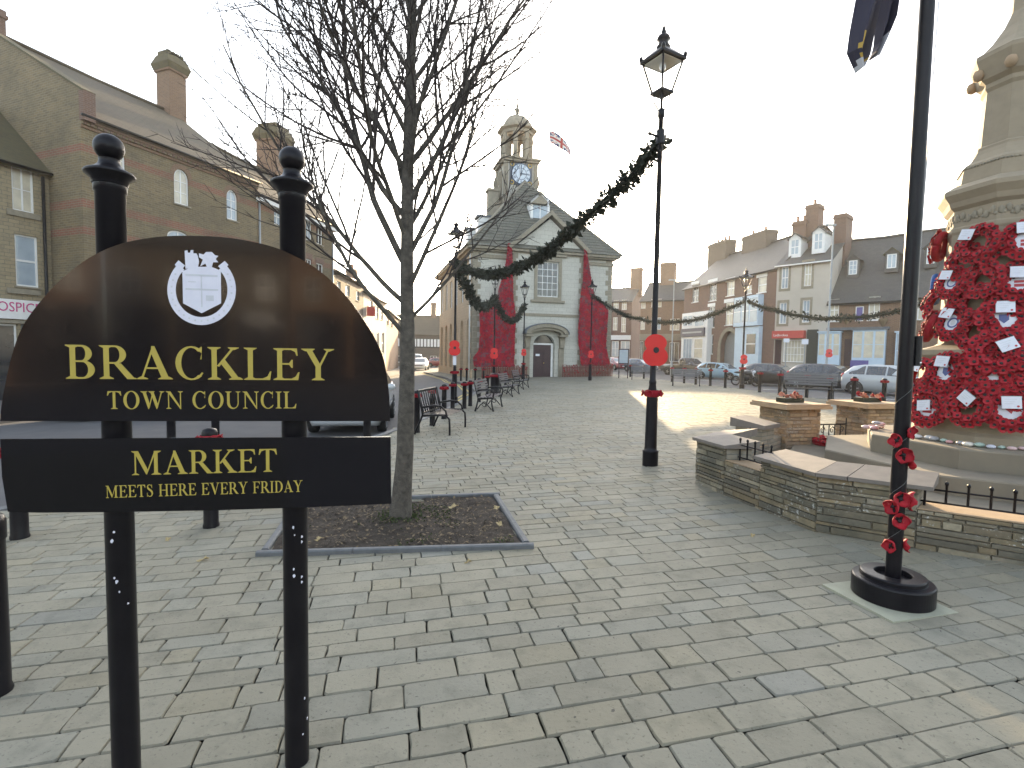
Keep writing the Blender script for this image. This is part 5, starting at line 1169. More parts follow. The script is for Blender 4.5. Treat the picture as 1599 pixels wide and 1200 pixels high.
# poppy wreaths
WR = {}
def flatpoppy(mb, c, r, nrm, seed):
    """a paper poppy: two crossed petals, bossed black eye"""
    rr = random.Random(seed); z = Vector(nrm).normalized(); M2 = Matrix.Translation(c) @ z.to_track_quat('Z', 'Y').to_matrix().to_4x4() @ Matrix.Rotation(rr.random()*6, 4, 'Z')
    for q in (0, 1):
        n = 14; v = [(0, 0, .002*q)]
        for k in range(n):
            a = 6.283*k/n; w = (1-.30*abs(math.sin(a+q*1.5708))**2)*rr.uniform(.92, 1.05); v.append((r*w*math.cos(a), r*w*math.sin(a), r*(.10+.30*abs(math.cos(a+q*1.5708))+.1*q)))
        mb.add(v, [(0, 1+k, 1+(k+1) % n) for k in range(n)], 'poppy_red' if rr.random() < .8 else 'wool_red', M=M2)
    mb.lathe([(r*.34, r*.12), (r*.34, r*.30), (r*.22, r*.40), (.0005, r*.42)], 'black_centre', 8, M=M2, caps=False)
def wreath_ring(seed):
    if seed in WR: return WR[seed]
    rr = random.Random(seed); mb = MB()
    for ring, rad, nn in ((0, .185, 19), (1, .125, 13)):
        for k in range(nn):
            a = 6.283*(k+rr.random()*.3)/nn; x, z = rad*math.cos(a), rad*math.sin(a)
            nrm = Vector((math.cos(a)*(.45 if ring == 0 else -.25)+rr.uniform(-.25, .25), -1, math.sin(a)*(.45 if ring == 0 else -.25)+rr.uniform(-.25, .25)))
            flatpoppy(mb, (x, -.04-rr.uniform(0, .025), z), rr.uniform(.036, .044), nrm, rr.random())
    mb.tube([(.155*math.cos(a), -.01, .155*math.sin(a)) for a in [6.283*i/24 for i in range(25)]], .045, 'wool_red', 8)
    o = mb.build('poppy_ring'); COL.objects.unlink(o); WR[seed] = o.data; return o.data
BADGE = {}
def simple(name, fn):
    if name not in BADGE:
        mb = MB(); fn(mb); o = mb.build(name); COL.objects.unlink(o); BADGE[name] = o.data
    return BADGE[name]
def fcard(mb):
    mb.box((-.055, -.006, -.045), (.055, 0, .045), 'card'); mb.box((-.058, -.004, .040), (.058, .001, .049), 'steel_grey')
    mb.prism(circ(.035, -.028, .008, .008, n=8), -.0075, -.0062, 'ink_red')
    for q in range(3): mb.box((-.04, -.0075, .022-q*.016), (.03-q*.012, -.0062, .025-q*.016), 'badge')
def fbadge(col):
    def f(mb):
        ol = [(r*math.cos(a), r*math.sin(a)) for a, r in [(6.283*i/40, .078+.005*math.cos(i*6.283*14/40)) for i in range(40)]]
        mb.prism(ol, -.008, 0, 'card')
        if col == 'shield': mb.prism([(-.03, .035), (.03, .035), (.03, -.01), (0, -.04), (-.03, -.01)], -.011, -.0085, 'ink')
        elif col == 'gold': mb.box((-.05, -.011, 0), (.05, -.0085, .05), 'tag_gold'); mb.box((-.012, -.013, .0), (.012, -.0112, .045), 'ink_red')
        elif col == 'red': mb.prism([(-.035, .01), (.035, .035), (.01, -.035)], -.011, -.0085, 'ink_red')
        elif col == 'ring': mb.ring(circ(0, 0, .05, .05, n=24), circ(0, 0, .036, .036, n=24), -.011, -.0085, 'ink'); mb.prism(circ(0, 0, .02, .026, n=16), -.011, -.0085, 'badge')
        elif col == 'flag': mb.box((-.04, -.011, -.045), (.04, -.0085, .01), 'ink_red'); mb.box((-.04, -.012, -.02), (.04, -.0112, -.012), 'card')
    return f
def wreath(px_, py_, ap, s, lab, badge=None, card=None, seed=0, tilt=12, turn=0, ring_m=None):
    p, n_ = oct_hit(px_, py_, ap); rz = math.atan2(n_.y, n_.x)+math.pi/2+R_(turn)
    t = thing('poppy_wreath', lab, 'wreath', p, 0, 'poppy wreaths on the war memorial'); t.rotation_euler = (R_(-tilt), 0, rz); t.scale = (s, s, s)
    def ch(me, name, loc=(0, 0, 0), ry=0.):
        o = bpy.data.objects.new(name, me); COL.objects.link(o); o.parent = t; o.location = loc; o.rotation_euler.y = ry
        if name == 'card': o.scale = (1.25, 1, 1.25)
        if name == 'badge': o.scale = (1.2, 1, 1.2)
        return o
    ch(wreath_ring(seed % 4), 'poppy_ring', ry=seed*1.3)
    if badge: ch(simple('badge_'+badge, fbadge(badge)), 'badge', (0.0, -.03, 0))
    if card: ch(simple('card', fcard), 'card', (card[0], -.088, card[1]), R_(card[2]))
    return t
wreath(1470, 386, .62, .95, 'sunlit poppy wreath at the top left corner of the memorial', None, (-.03, .06, 20), 0, turn=-25)
wreath(1531, 383, .60, 1.08, 'poppy wreath in the top row with a tilted white card and a grey stone centre', None, (-.10, .11, 12), 1)
wreath(1602, 378, .60, 1.08, 'poppy wreath in the top row cut off by the right edge', 'flag', (-.02, .12, -2), 2)
wreath(1490, 443, .63, .95, 'poppy wreath in the second row with a card and a blue oval badge', 'ring', (-.06, .09, 8), 3, tilt=14)
wreath(1540, 440, .63, 1.0, 'poppy wreath in the second row with the tan stone showing in its centre', None, None, 0, tilt=14)
wreath(1592, 442, .63, 1.1, 'poppy wreath in the second row with a large blue banded card', 'flag', (-.02, .08, 2), 1, tilt=14)
wreath(1455, 512, .70, .95, 'poppy wreath at the left end of the third row, catching the sun', None, (.0, .09, 10), 2, tilt=16, turn=-15)
wreath(1492, 506, .68, 1.05, 'poppy wreath in the third row with a pale blue round badge', 'ring', (-.06, .1, 12), 3, tilt=16)
wreath(1566, 500, .68, 1.15, 'poppy wreath in the third row with a silver card and dark lettered strip', 'shield', (.0, .1, 0), 0, tilt=16)
wreath(1552, 552, .82, 1.15, 'poppy wreath lying over the stone ledge below the third row', None, (.08, .06, -25), 1, tilt=16)
wreath(1607, 548, .82, 1.1, 'poppy wreath over the ledge at the right edge', None, None, 2, tilt=16)
wreath(1440, 588, .78, 1.05, 'poppy wreath at the left end of the fourth row with a plain white card', None, (-.02, .1, 8), 2, turn=-15)
wreath(1482, 582, .80, 1.1, 'poppy wreath in the fourth row with a round white badge bearing a blue shield', 'shield', (-.03, .10, 4), 3)
wreath(1549, 580, .80, 1.2, 'poppy wreath in the fourth row with a red and gold badge', 'gold', None, 0)
wreath(1606, 585, .80, 1.15, 'poppy wreath in the fourth row cut off by the right edge', None, None, 1)
wreath(1418, 645, .86, .95, 'sunlit poppy wreath at the left end of the bottom row', None, (.02, .08, 10), 2, turn=-20, tilt=8)
wreath(1453, 638, .86, 1.1, 'poppy wreath in the bottom row with a red barred white badge', 'flag', (-.01, .02, -8), 0, tilt=8)
wreath(1517, 636, .86, 1.1, 'poppy wreath in the bottom row with a diamond tilted card', None, (.0, .08, 35), 1, tilt=8)
wreath(1575, 640, .86, 1.15, 'poppy wreath in the bottom row with a white rosette badge and red mark', 'red', (-.0, .06, -3), 3, tilt=8)
for k, (px_, py_, ap, lab) in enumerate(((1512, 412, .60, 'plain poppy wreath wedged between the first and second rows'), (1570, 412, .60, 'plain poppy wreath between the top row and the large blue banded card'), (1472, 476, .66, 'plain poppy wreath low at the left between the second and third rows'), (1528, 474, .65, 'plain poppy wreath in the middle between the second and third rows'), (1598, 470, .65, 'plain poppy wreath at the right edge between the second and third rows'),
        (1530, 520, .74, 'plain poppy wreath just left of the silver card of the third row'), (1462, 612, .84, 'plain poppy wreath between the fourth and bottom rows at the left'), (1515, 608, .84, 'plain poppy wreath between the red and gold badge and the diamond card'), (1590, 612, .84, 'plain poppy wreath between the fourth and bottom rows at the right'), (1520, 572, .80, 'plain poppy wreath directly left of the red and gold badge'), (1580, 560, .82, 'plain poppy wreath right of the red and gold badge'), (1430, 615, .82, 'plain poppy wreath on the far left above the sunlit bottom one'))):
    wreath(px_, py_, ap-.035, 1.05, lab, None, None, k, tilt=12)
mbp, nn_ = oct_hit(1464, 452, .64)
t = thing('blue_wreath', 'small blue wreath on the left side of the memorial, second row', 'wreath', mbp, math.atan2(nn_.y, nn_.x)+math.pi/2-.3); mb = MB()
for k in range(26):
    a = 6.283*k/26; mb.sphere((.13*math.cos(a), -.02, .16*math.sin(a)), .04, 'blue_wreath', 6)
mb.build('flower_ring', t)
# painted pebbles round the foot
rp = random.Random(12); k = 0
PC = [(1, 1, 1), (.9, .95, 1.1), (1.1, .8, .8), (.55, .55, .58), (.6, .8, .7), (1.05, 1, .9), (.9, .5, .5)]
for face in (0, 1, 2):
    a = OR+R_(22.5+45*(3+face)); n_ = Vector((math.cos(a), math.sin(a))); tt = Vector((-n_.y, n_.x))
    for q in range(10):
        c = MC+n_*(.95+rp.uniform(-.05, .07))+tt*(-.40+.088*q+rp.uniform(-.01, .01)); r = rp.uniform(.034, .052); cc = PC[rp.randrange(7)]
        mb = MB(); mb.sphere((0, 0, 0), r, 'pebble', 10, (1.2, .95, .55), col=cc); d2 = PC[rp.randrange(7)]
        mb.sphere((0, 0, r*.16), r*.62, 'pebble', 8, (1.0, .8, .7), col=tuple(x*.7 for x in d2))
        o = mb.build('painted_pebble', None, (c.x, c.y, .77+r*.5), rp.random()*3); tag(o, 'small painted pebble in the row along the foot of the memorial', 'pebble', 'painted pebbles along the foot of the memorial')
for (x, y, z) in ((4.92, 6.95, 0), (4.86, 6.82, 0), (4.98, 6.86, .05), (4.82, 6.92, .0), (5.05, 6.98, 0), (4.93, 6.88, .06)):
    mb = MB(); r = .05; mb.sphere((0, 0, 0), r, 'pebble', 10, (1.2, .95, .55), col=PC[rp.randrange(7)]); o = mb.build('painted_pebble', None, (x, y, .77+r*.5+z), rp.random()*3); tag(o, 'painted pebble in the little heap at the left corner of the top step', 'pebble', 'painted pebbles heaped on the step corner')

# enclosing wall with coping and railings
WP = [Vector((4.12, 8.30)), Vector((2.43, 6.65)), Vector((2.90, 4.78)), Vector((5.85, 2.80)), Vector((9.5, 3.6))]
def offs(d):
    out = []
    for i, p in enumerate(WP):
        a = WP[max(i-1, 0)]; b_ = WP[min(i+1, len(WP)-1)]
        n1 = ((p-a).normalized() if i else None); n2 = ((b_-p).normalized() if i < len(WP)-1 else None)
        f = lambda q: Vector((-q.y, q.x))
        if n1 is None: m_ = f(n2)
        elif n2 is None: m_ = f(n1)
        else:
            m_ = (f(n1)+f(n2)); m_ = m_/(m_.length_squared/2)
        out.append(p+m_*d)
    return out
def along(pl, s): i = min(int(s), len(pl)-2); return pl[i].lerp(pl[i+1], s-i)
def stretch(s0, s1): return [s0]+[k for k in range(int(s0)+1, int(math.ceil(s1)))]+[s1]
def wallseg(mb, s0, s1, d0, d1, z0, z1, m, zi=None):
    O, I = offs(d0), offs(d1); ss = stretch(s0, s1); v = []; 
    for s in ss:
        a, b_ = along(O, s), along(I, s); v += [(a.x, a.y, z0), (a.x, a.y, z1), (b_.x, b_.y, zi or z1), (b_.x, b_.y, z0)]
    f = []; n = len(ss)
    for i in range(n-1):
        o = 4*i; f += [(o+4, o+5, o+1, o)[::-1], (o+1, o+2, o+6, o+5)[::-1], (o+2, o+3, o+7, o+6)[::-1]]
    f += [(0, 1, 2, 3)[::-1], (4*n-4, 4*n-3, 4*n-2, 4*n-1)]
    uvs = []
    acc = [0]
    for a, b_ in zip(ss[:-1], ss[1:]): acc.append(acc[-1]+(along(O, b_)-along(O, a)).length)
    L0 = (along(O, s0)-along(O, 0)).length+s0*3.3
    for i in range(n-1):
        a, b_ = L0+acc[i], L0+acc[i+1]
        uvs += [[(a, z0), (a, z1), (b_, z1), (b_, z0)], None, None]
    uvs += [None, None]
    mb.add(v, f, m, uvs=uvs)
def courses(mb, p, q, zt, seed, zb=-.04, hs=(.034, .042, .05, .058, .07), cols=None, dmax=.011, lens=(.10, .62), end=.0):
    """thin rubble courses laid along p-q, each stone its own block in the face"""
    rr = random.Random(1000+seed); L = (q-p).length; t = (q-p)/L; n_ = Vector((t.y, -t.x)); z = zb+G(p.x)
    cols = cols or [(.255, .205, .125), (.215, .175, .115), (.28, .215, .125), (.18, .152, .105), (.235, .205, .15), (.32, .275, .19), (.145, .128, .095)]
    while z < zt-.004:
        h = min(rr.choice(hs), zt-z)
        if zt-z-h < .02: h = zt-z
        x = -end-rr.random()*.2
        while x < L+end-.01:
            w = rr.uniform(*lens); x0, x1 = max(x, -end)+.0012, min(x+w, L+end)-.0012; x += w
            if x1-x0 < .02: continue
            d = rr.uniform(0, dmax); k = rr.uniform(.75, 1.2); c = tuple(v*k for v in rr.choice(cols)); b_ = .006
            za, zc = z+.0015, z+h-.0015
            F = lambda xx, dd, zz: (*(p+t*xx+n_*dd), zz)
            j = lambda: rr.uniform(-.003, .003)
            v = [F(x0, -.03, za), F(x1, -.03, za), F(x1, -.03, zc), F(x0, -.03, zc), F(x0+b_+j(), d+j(), za+b_), F(x1-b_+j(), d+j(), za+b_+j()*.5), F(x1-b_+j(), d+j(), zc-b_+j()*.5), F(x0+b_+j(), d+j(), zc-b_)]
            mb.add(v, [(4, 5, 6, 7), (0, 1, 5, 4), (1, 2, 6, 5), (2, 3, 7, 6), (3, 0, 4, 7)], 'rubble_face', c)
        z += h
wall_t = thing('memorial_wall', 'low angled stone wall with pale coping and short black railings around the memorial', 'wall')
SEC = [(.0, .30, .48), (.30, .62, .40), (.62, 1.30, .62), (1.30, 1.61, .47), (1.61, 2.21, .60), (2.21, 3.4, .42)]
for s0, s1, zt in SEC:
    mb = MB(); wallseg(mb, s0+.0004, s1-.0004, 0.02, .30, -.2, zt, 'wall_stone')
    O = offs(0); ss = stretch(s0, s1)
    for a, b_ in zip(ss[:-1], ss[1:]): courses(mb, along(O, a), along(O, b_), zt, int(a*100))
    mb.build('wall_section', wall_t)
for s0, s1, zt in (SEC[2], SEC[4], SEC[0]):
    mb = MB(); e = .03
    if zt == SEC[0][2]: continue
    for a, b_ in ([(s0-e, 1.0), (1.0, s1+e)] if s0 < 1 else [(s0-e, 2.0), (2.0, 2.07), (2.0702, s1+e)]):
        wallseg(mb, a+.001, b_-.001, -.05, .36, zt+.003, zt+.038, 'coping', zi=zt+.10)
    mb.build('coping', wall_t)
for s0, s1, zt in (SEC[3], SEC[5], SEC[1]):
    mb = MB(); wallseg(mb, s0+.001, s1-.001, .003, .297, zt+.002, zt+.012, 'stone_warm'); mb.build('ledge', wall_t)  # warm stone colour puts the low sun's glow into the ledge
    mb = MB(); O = offs(.15); zr = zt+.16 if s0 > 2 else zt+.20; n = max(3, int(((along(O, s1)-along(O, s0)).length)/.135))
    for k in range(n+1):
        p = along(O, s0+(s1-s0)*(k+.2)/(n+.4)); mb.lathe([(.010, zt+(.05 if 0 < k < n else .012)), (.010, zr+.05), (.015, zr+.055), (.014, zr+.075), (.003, zr+.085)], 'black_paint', 8, (p.x, p.y, 0))
    for z in (zt+.05, zr): mb.tube([(*along(O, s0+(s1-s0)*k/8), z) for k in range(9)], .009, 'black_paint', 6)
    mb.build('railing', wall_t)
# inner pier, pillars with planters, gate
t = thing('stone_pier', 'short stone pier with a sloping cap between the railing and the left pillar', 'pier', (3.72, 7.78, 0), R_(40)); mb = MB(); mb.box((-.2, -.2, 0), (.2, .2, .66), 'wall_stone'); mb.build('pier_body', t)
mb = MB(); mb.add([(-.26, -.26, .663), (.26, -.26, .663), (.26, .26, .663), (-.26, .26, .663), (-.26, -.26, .72), (.26, -.26, .72), (.26, .26, .80), (-.26, .26, .80)], [(4, 5, 6, 7), (0, 1, 5, 4), (1, 2, 6, 5), (2, 3, 7, 6), (3, 0, 4, 7)], 'coping'); mb.build('cap', t)
for k, (x, y, lab) in enumerate(((4.52, 8.3, 'left stone pillar with a square slab cap, by the little gate'), (6.02, 8.65, 'right stone pillar with a square slab cap, behind the black flagpole'))):
    t = thing('stone_pillar', lab, 'pillar', (x, y, 0), R_(12.5), 'stone pillars flanking the gate'); mb = MB(); mb.box((-.295, -.295, 0), (.295, .295, .92), 'pillar_stone'); pq = [Vector((-.31, -.31)), Vector((.31, -.31)), Vector((.31, .31)), Vector((-.31, .31))]
    for e in range(4): courses(mb, pq[e], pq[(e+1) % 4], .92, 50+e+k*9, -.02, (.045, .055, .065), [(.44, .31, .18), (.38, .26, .15), (.47, .35, .22), (.34, .25, .17), (.42, .33, .24)], .008, (.12, .36), 0)
    mb.build('pillar_body', t)
    mb = MB(); mb.box((-.42, -.42, .923), (.42, .42, .97), 'stone_warm'); mb.box((-.40, -.40, .971), (.40, .40, 1.0), 'stone_warm'); mb.build('cap', t)
    f_ = thing('flower_arrangement', 'peach and red flower arrangement on the '+('left' if k == 0 else 'right')+' stone pillar', 'flowers', (x, y, 1.001), R_(12.5), 'flower arrangements on pillars'); mb = MB(); rr = random.Random(k)
    for q in range(16):
        poppy(mb, (rr.uniform(-.17, .17), rr.uniform(-.1, .1), rr.uniform(.05, .13)), rr.uniform(.035, .05), (rr.uniform(-1, 1), -1, rr.uniform(.2, 1)), 'peach' if q % 3 else 'poppy_red', q, False)
    mb.build('flowers', f_); mb = MB(); mb.box((-.18, -.1, 0), (.18, .1, .07), 'leaf_dark'); mb.build('foam_tray', f_)
t = thing('iron_gate', 'small black scrolled iron gate between the two stone pillars', 'gate', (4.86, 8.42, 0), R_(12.5)); mb = MB()
for z in (.12, .62): mb.tube([(0, 0, z), (.82, 0, z)], .012, 'black_iron', 6)
for q in range(8): mb.tube([(.02+q*.112, 0, .08), (.02+q*.112, 0, .72 if q in (0, 7) else .62)], .010, 'black_iron', 6)
for q in range(4):
    for s in (-1, 1):
        x = .13+q*.19; mb.tube([(x+s*(.02+.05*math.cos(a)*(1-a/9)), 0, .38+s*.14+.07*math.sin(a)*(1-a/9)) for a in [i*.6 for i in range(14)]], .007, 'black_iron', 5)
mb.build('gate_frame', t)
mb = MB(); p = Vector((5.25, 8.05, .36)); wr_ = bpy.data.objects.new('poppy_ring', wreath_ring(1)); COL.objects.link(wr_)
t = thing('poppy_wreath', 'poppy wreath lying on the lowest step beside the gate', 'wreath', (4.95, 8.02, .385), 0, 'poppy wreaths on the war memorial'); t.rotation_euler = (R_(-80), 0, .3); wr_.parent = t

# flagpole with round black base and crocheted poppies
FP = Vector((2.66, 3.47)); g = G(FP.x)
mb = MB(); M2 = Matrix.Rotation(R_(14), 4, 'Z'); mb.box((-.27, -.27, -.05), (.27, .27, .008), 'slab', M=M2); tag(mb.build('concrete_pad', None, (FP.x-.05, FP.y-.02, g)), 'pale concrete pad under the round black flagpole base', 'pad')
t = thing('flagpole', 'tall black flagpole with a round stepped base and red crocheted poppies', 'flagpole', (FP.x, FP.y, g+.008))
mb = MB(); mb.lathe([(.238, 0), (.240, .004), (.240, .118), (.237, .126), (.230, .131), (.195, .133), (.193, .135), (.193, .157), (.190, .163), (.183, .166), (.112, .168), (.108, .164), (.108, .13), (.0, .13)], 'black_paint', 72, smooth=False); mb.build('base', t)
mb = MB(); mb.lathe([(.046, .131), (.046, 1.2), (.044, 2.6), (.042, 4.2), (.036, 7.0), (.05, 7.01), (.02, 7.1)], 'black_paint', 20); mb.build('pole', t)
mb = MB(); mb.lathe([(.022, 1.60), (.022, 1.80)], 'black_iron', 10, (.055, -.03, 0)); mb.sphere((.06, -.04, 1.62), .014, 'chrome', 8); mb.build('cleat', t)
mb = MB(); rr = random.Random(2)
mb.tube([(.049*math.cos(a*2.3), .049*math.sin(a*2.3), .25+a*.115) for a in [i*.25 for i in range(44)]], .0007, 'steel_grey', 4); mb.build('wire', t)
for k, (px_, py_, r) in enumerate(((1418, 674, .046), (1394, 689, .046), (1408, 710, .055), (1424, 723, .052), (1390, 792, .052), (1404, 779, .052), (1418, 782, .066), (1402, 813, .054), (1386, 853, .046), (1412, 853, .046))):
    p = at(px_, py_, FP.y-.03); q = Vector((p.x-FP.x, 0)); d_ = Vector((max(-1, min(1, q.x/.05)), -(.9 if abs(q.x) < .035 else .45), .15 if k % 2 else -.1))
    mb = MB(); poppy(mb, (0, 0, 0), r, d_, 'poppy_red', k+.5); c = Vector((FP.x, FP.y, p.z))+Vector((d_.x, d_.y, 0)).normalized()*.044
    tag(mb.build('crocheted_poppy', None, c), ['crocheted poppy highest on the right of the black flagpole', 'crocheted poppy highest on the left of the black flagpole', 'crocheted poppy with a dark eye third from the top of the flagpole', 'pointed crocheted poppy fourth from the top of the flagpole', 'crocheted poppy at the left of the middle cluster on the flagpole', 'crocheted poppy in the centre of the middle cluster on the flagpole', 'largest crocheted poppy, right of the middle cluster on the flagpole', 'crocheted poppy just under the middle cluster on the flagpole', 'lowest crocheted poppy on the left of the flagpole', 'lowest crocheted poppy on the right of the flagpole'][k], 'poppy', 'crocheted poppies tied to the flagpole')
# flag hanging in folds beside the pole, its head above the picture
navy, gold, wht, grey = (.035, .032, .055), (.50, .33, .06), (.62, .62, .66), (.10, .09, .11)
fl = thing('flag', 'dark flag with gold and white edges hanging in folds at the top right', 'flag', (FP.x, FP.y, 0))
def fold(pts_l, pts_r, m_y, cfun):
    mb = MB(); n = 24; nc = 9
    def ev(P, t):
        s = t*(len(P)-1); i = min(int(s), len(P)-2); a, b_ = P[i], P[i+1]; return (a[0]+(b_[0]-a[0])*(s-i), a[1]+(b_[1]-a[1])*(s-i))
    for i in range(n):
        for j in range(nc):
            def P(a, b_):
                l, r = ev(pts_l, a/n), ev(pts_r, a/n); t = b_/nc; x = l[0]+(r[0]-l[0])*t; y = l[1]+(r[1]-l[1])*t
                p = at(x, y, FP.y+m_y); return (p.x-FP.x, m_y+.05*math.sin(t*8+a*.1+m_y*9), p.z)
            mb.add([P(i, j), P(i+1, j), P(i+1, j+1), P(i, j+1)], [(0, 1, 2, 3)], 'cloth', cfun((i+.5)/n, (j+.5)/nc), True)
    return mb.build('cloth_fold', fl)
fold([(1440, -330), (1392, -200), (1352, -60), (1340, 10), (1334, 45), (1329, 78), (1341, 111)], [(1446, -230), (1420, -140), (1392, -60), (1379, 0), (1366, 45), (1355, 88), (1345, 108)], .0, lambda a, b_: wht if a > .955-.12*b_ and a > .90 else gold if (a > .88 and b_ > .25) or (abs(b_-.35-(.8-a)*1.4) < .07 and .55 < a < .85) else navy if b_ < .6 else grey)
fold([(1440, -320), (1410, -200), (1386, -60), (1376, 10), (1372, 40), (1366, 72), (1360, 85)], [(1447, -240), (1430, -120), (1412, -50), (1400, 4), (1394, 30), (1380, 62), (1366, 93)], .09, lambda a, b_: wht if a > .80 and b_ > .55 else grey if a > .9 else navy)
mb = MB(); mb.tube([(.045, 0, 2.0), (.05, -.03, 4.0), (.03, -.02, 6.9)], .004, 'pole_white', 5); mb.build('halyard', fl)
# ------------------------------------------------------------------ the market sign
RS = Row((-1.818, 1.818), (-.490, 2.070))
sign = thing('market_sign', 'large black arched council sign on two ball topped posts, lettered in gold', 'sign', (RS.P0.x, RS.P0.y, 0), RS.rot)
for k, xx in enumerate((184, 460)):
    u, _z = RS.px(xx, 720, .062); gz = G(RS.P0.x+u); zt = 2.488 if k == 0 else RS.px(457, 230, .062)[1]; h = zt
    mb = MB(); mb.lathe([(.0475, gz-.1), (.0475, h-.215), (.052, h-.21), (.052, h-.185)], 'black_paint', 32, (u, .062, 0)); ps = mb.build('post', sign)
    mb = MB(); mb.lathe([(.055, h-.184), (.060, h-.165), (.078, h-.150), (.080, h-.143), (.074, h-.137), (.050, h-.125), (.036, h-.112), (.032, h-.098), (.034, h-.09)], 'black_paint', 32, (u, .062, 0)); mb.sphere((u, .062, h-.048), .0485, 'black_paint', 28); mb.build('ball_finial', ps)
    mb = MB(); rr = random.Random(k)
    for (cx, cy, r) in (((178, 831, .004), (175, 845, .006), (182, 909, .006), (179, 903, .004), (186, 925, .003), (196, 946, .003)) if k == 0 else ((458, 824, .005), (460, 836, .003), (470, 840, .004), (470, 848, .005), (459, 889, .004), (459, 900, .006), (470, 903, .005), (470, 911, .005), (474, 1095, .004), (478, 1130, .004), (472, 1150, .003))):
        uu, zz = RS.px(cx, cy, .015); dx = max(-.044, min(.044, uu-u)); yy_ = .062-math.sqrt(.0475**2-dx*dx)
        ol = [(u+dx+r*rr.uniform(.5, 1.1)*math.cos(a), zz+r*rr.uniform(.8, 1.6)*math.sin(a)) for a in [6.283*i/9 for i in range(9)]]
        mb.prism(ol, yy_-.0012, yy_+.006, 'white_vinyl')
    mb.build('paint_chips', ps)
ARC = [(0, 658), (4, 622), (20, 550), (40, 502), (80, 452), (120, 416), (160, 392), (200, 378), (248, 370), (300, 368.5), (360, 372), (420, 384), (460, 400), (500, 424), (540, 462), (572, 506), (592, 542), (602, 574), (608, 622), (609, 658)]
def smooth_poly(P, n=4):
    out = []
    for i in range(len(P)-1):
        p0, p1, p2, p3 = P[max(i-1, 0)], P[i], P[i+1], P[min(i+2, len(P)-1)]
        for k in range(n):
            t = k/n; out.append(tuple(.5*((2*p1[d])+(-p0[d]+p2[d])*t+(2*p0[d]-5*p1[d]+4*p2[d]-p3[d])*t*t+(-p0[d]+3*p1[d]-3*p2[d]+p3[d])*t**3) for d in (0, 1)))
    return out+[P[-1]]
def panel(name, outl, curve):
    """sheet panel, very slightly bowed, front at y=0"""
    mb = MB(); n = len(outl); cz = sum(p[1] for p in outl)/n; us = [p[0] for p in outl]; uc = (min(us)+max(us))/2; hw = (max(us)-min(us))/2
    mb.prism(outl, 0, .004, 'board_black'); o = mb.build(name, sign); return o
arch = panel('arched_panel', [RS.px(*p) for p in smooth_poly(ARC)], .0)
low = panel('lower_panel', [RS.px(*p) for p in ((0, 686), (300, 684), (610, 682.5), (611, 787), (470, 793), (330, 797.5), (180, 800), (60, 801), (12, 799.5), (3, 745))], .0)
# --- serif capitals drawn as strokes
T_, t_, sh = .132, .046, .032
def ell(cx, cy, rx, ry, a0, a1, n=18): return [(cx+rx*math.cos(R_(a0+(a1-a0)*i/n)), cy+ry*math.sin(R_(a0+(a1-a0)*i/n))) for i in range(n+1)]
def crescent(cx, cy, rx, ry, ix, iy, a0, a1, icx=None): return ell(cx, cy, rx, ry, a0, a1)+ell(cx if icx is None else icx, cy, ix, iy, a1, a0)
def srf(x0, x1, y, up, w0, w1):
    """bracketed serif slab; w0,w1 are the stem edges"""
    s = 1 if up else -1; b_ = .05
    return [(x0, y), (x1, y), (x1, y+s*sh*.7), (w1, y+s*(sh+b_)), (w0, y+s*(sh+b_)), (x0, y+s*sh*.7)]
def stem(x, w=T_, y0=0, y1=1, e=.10, top=True, bot=True):
    out = [[(x, y0), (x+w, y0), (x+w, y1), (x, y1)]]
    if bot: out.append(srf(x-e, x+w+e, y0, True, x, x+w))
    if top: out.append(srf(x-e, x+w+e, y1, False, x, x+w))
    return out
def rct(x0, y0, x1, y1): return [(x0, y0), (x1, y0), (x1, y1), (x0, y1)]
def diag(x0, y0, x1, y1, w): return [(x0-w/2, y0), (x0+w/2, y0), (x1+w/2, y1), (x1-w/2, y1)]
def stroke(pts):
    L, Rr = [], []
    for i, (x, y, w) in enumerate(pts):
        a, b_ = pts[max(i-1, 0)], pts[min(i+1, len(pts)-1)]; d_ = Vector((b_[0]-a[0], b_[1]-a[1])).normalized(); L.append((x-d_.y*w/2, y+d_.x*w/2)); Rr.append((x+d_.y*w/2, y-d_.x*w/2))
    return L+Rr[::-1]
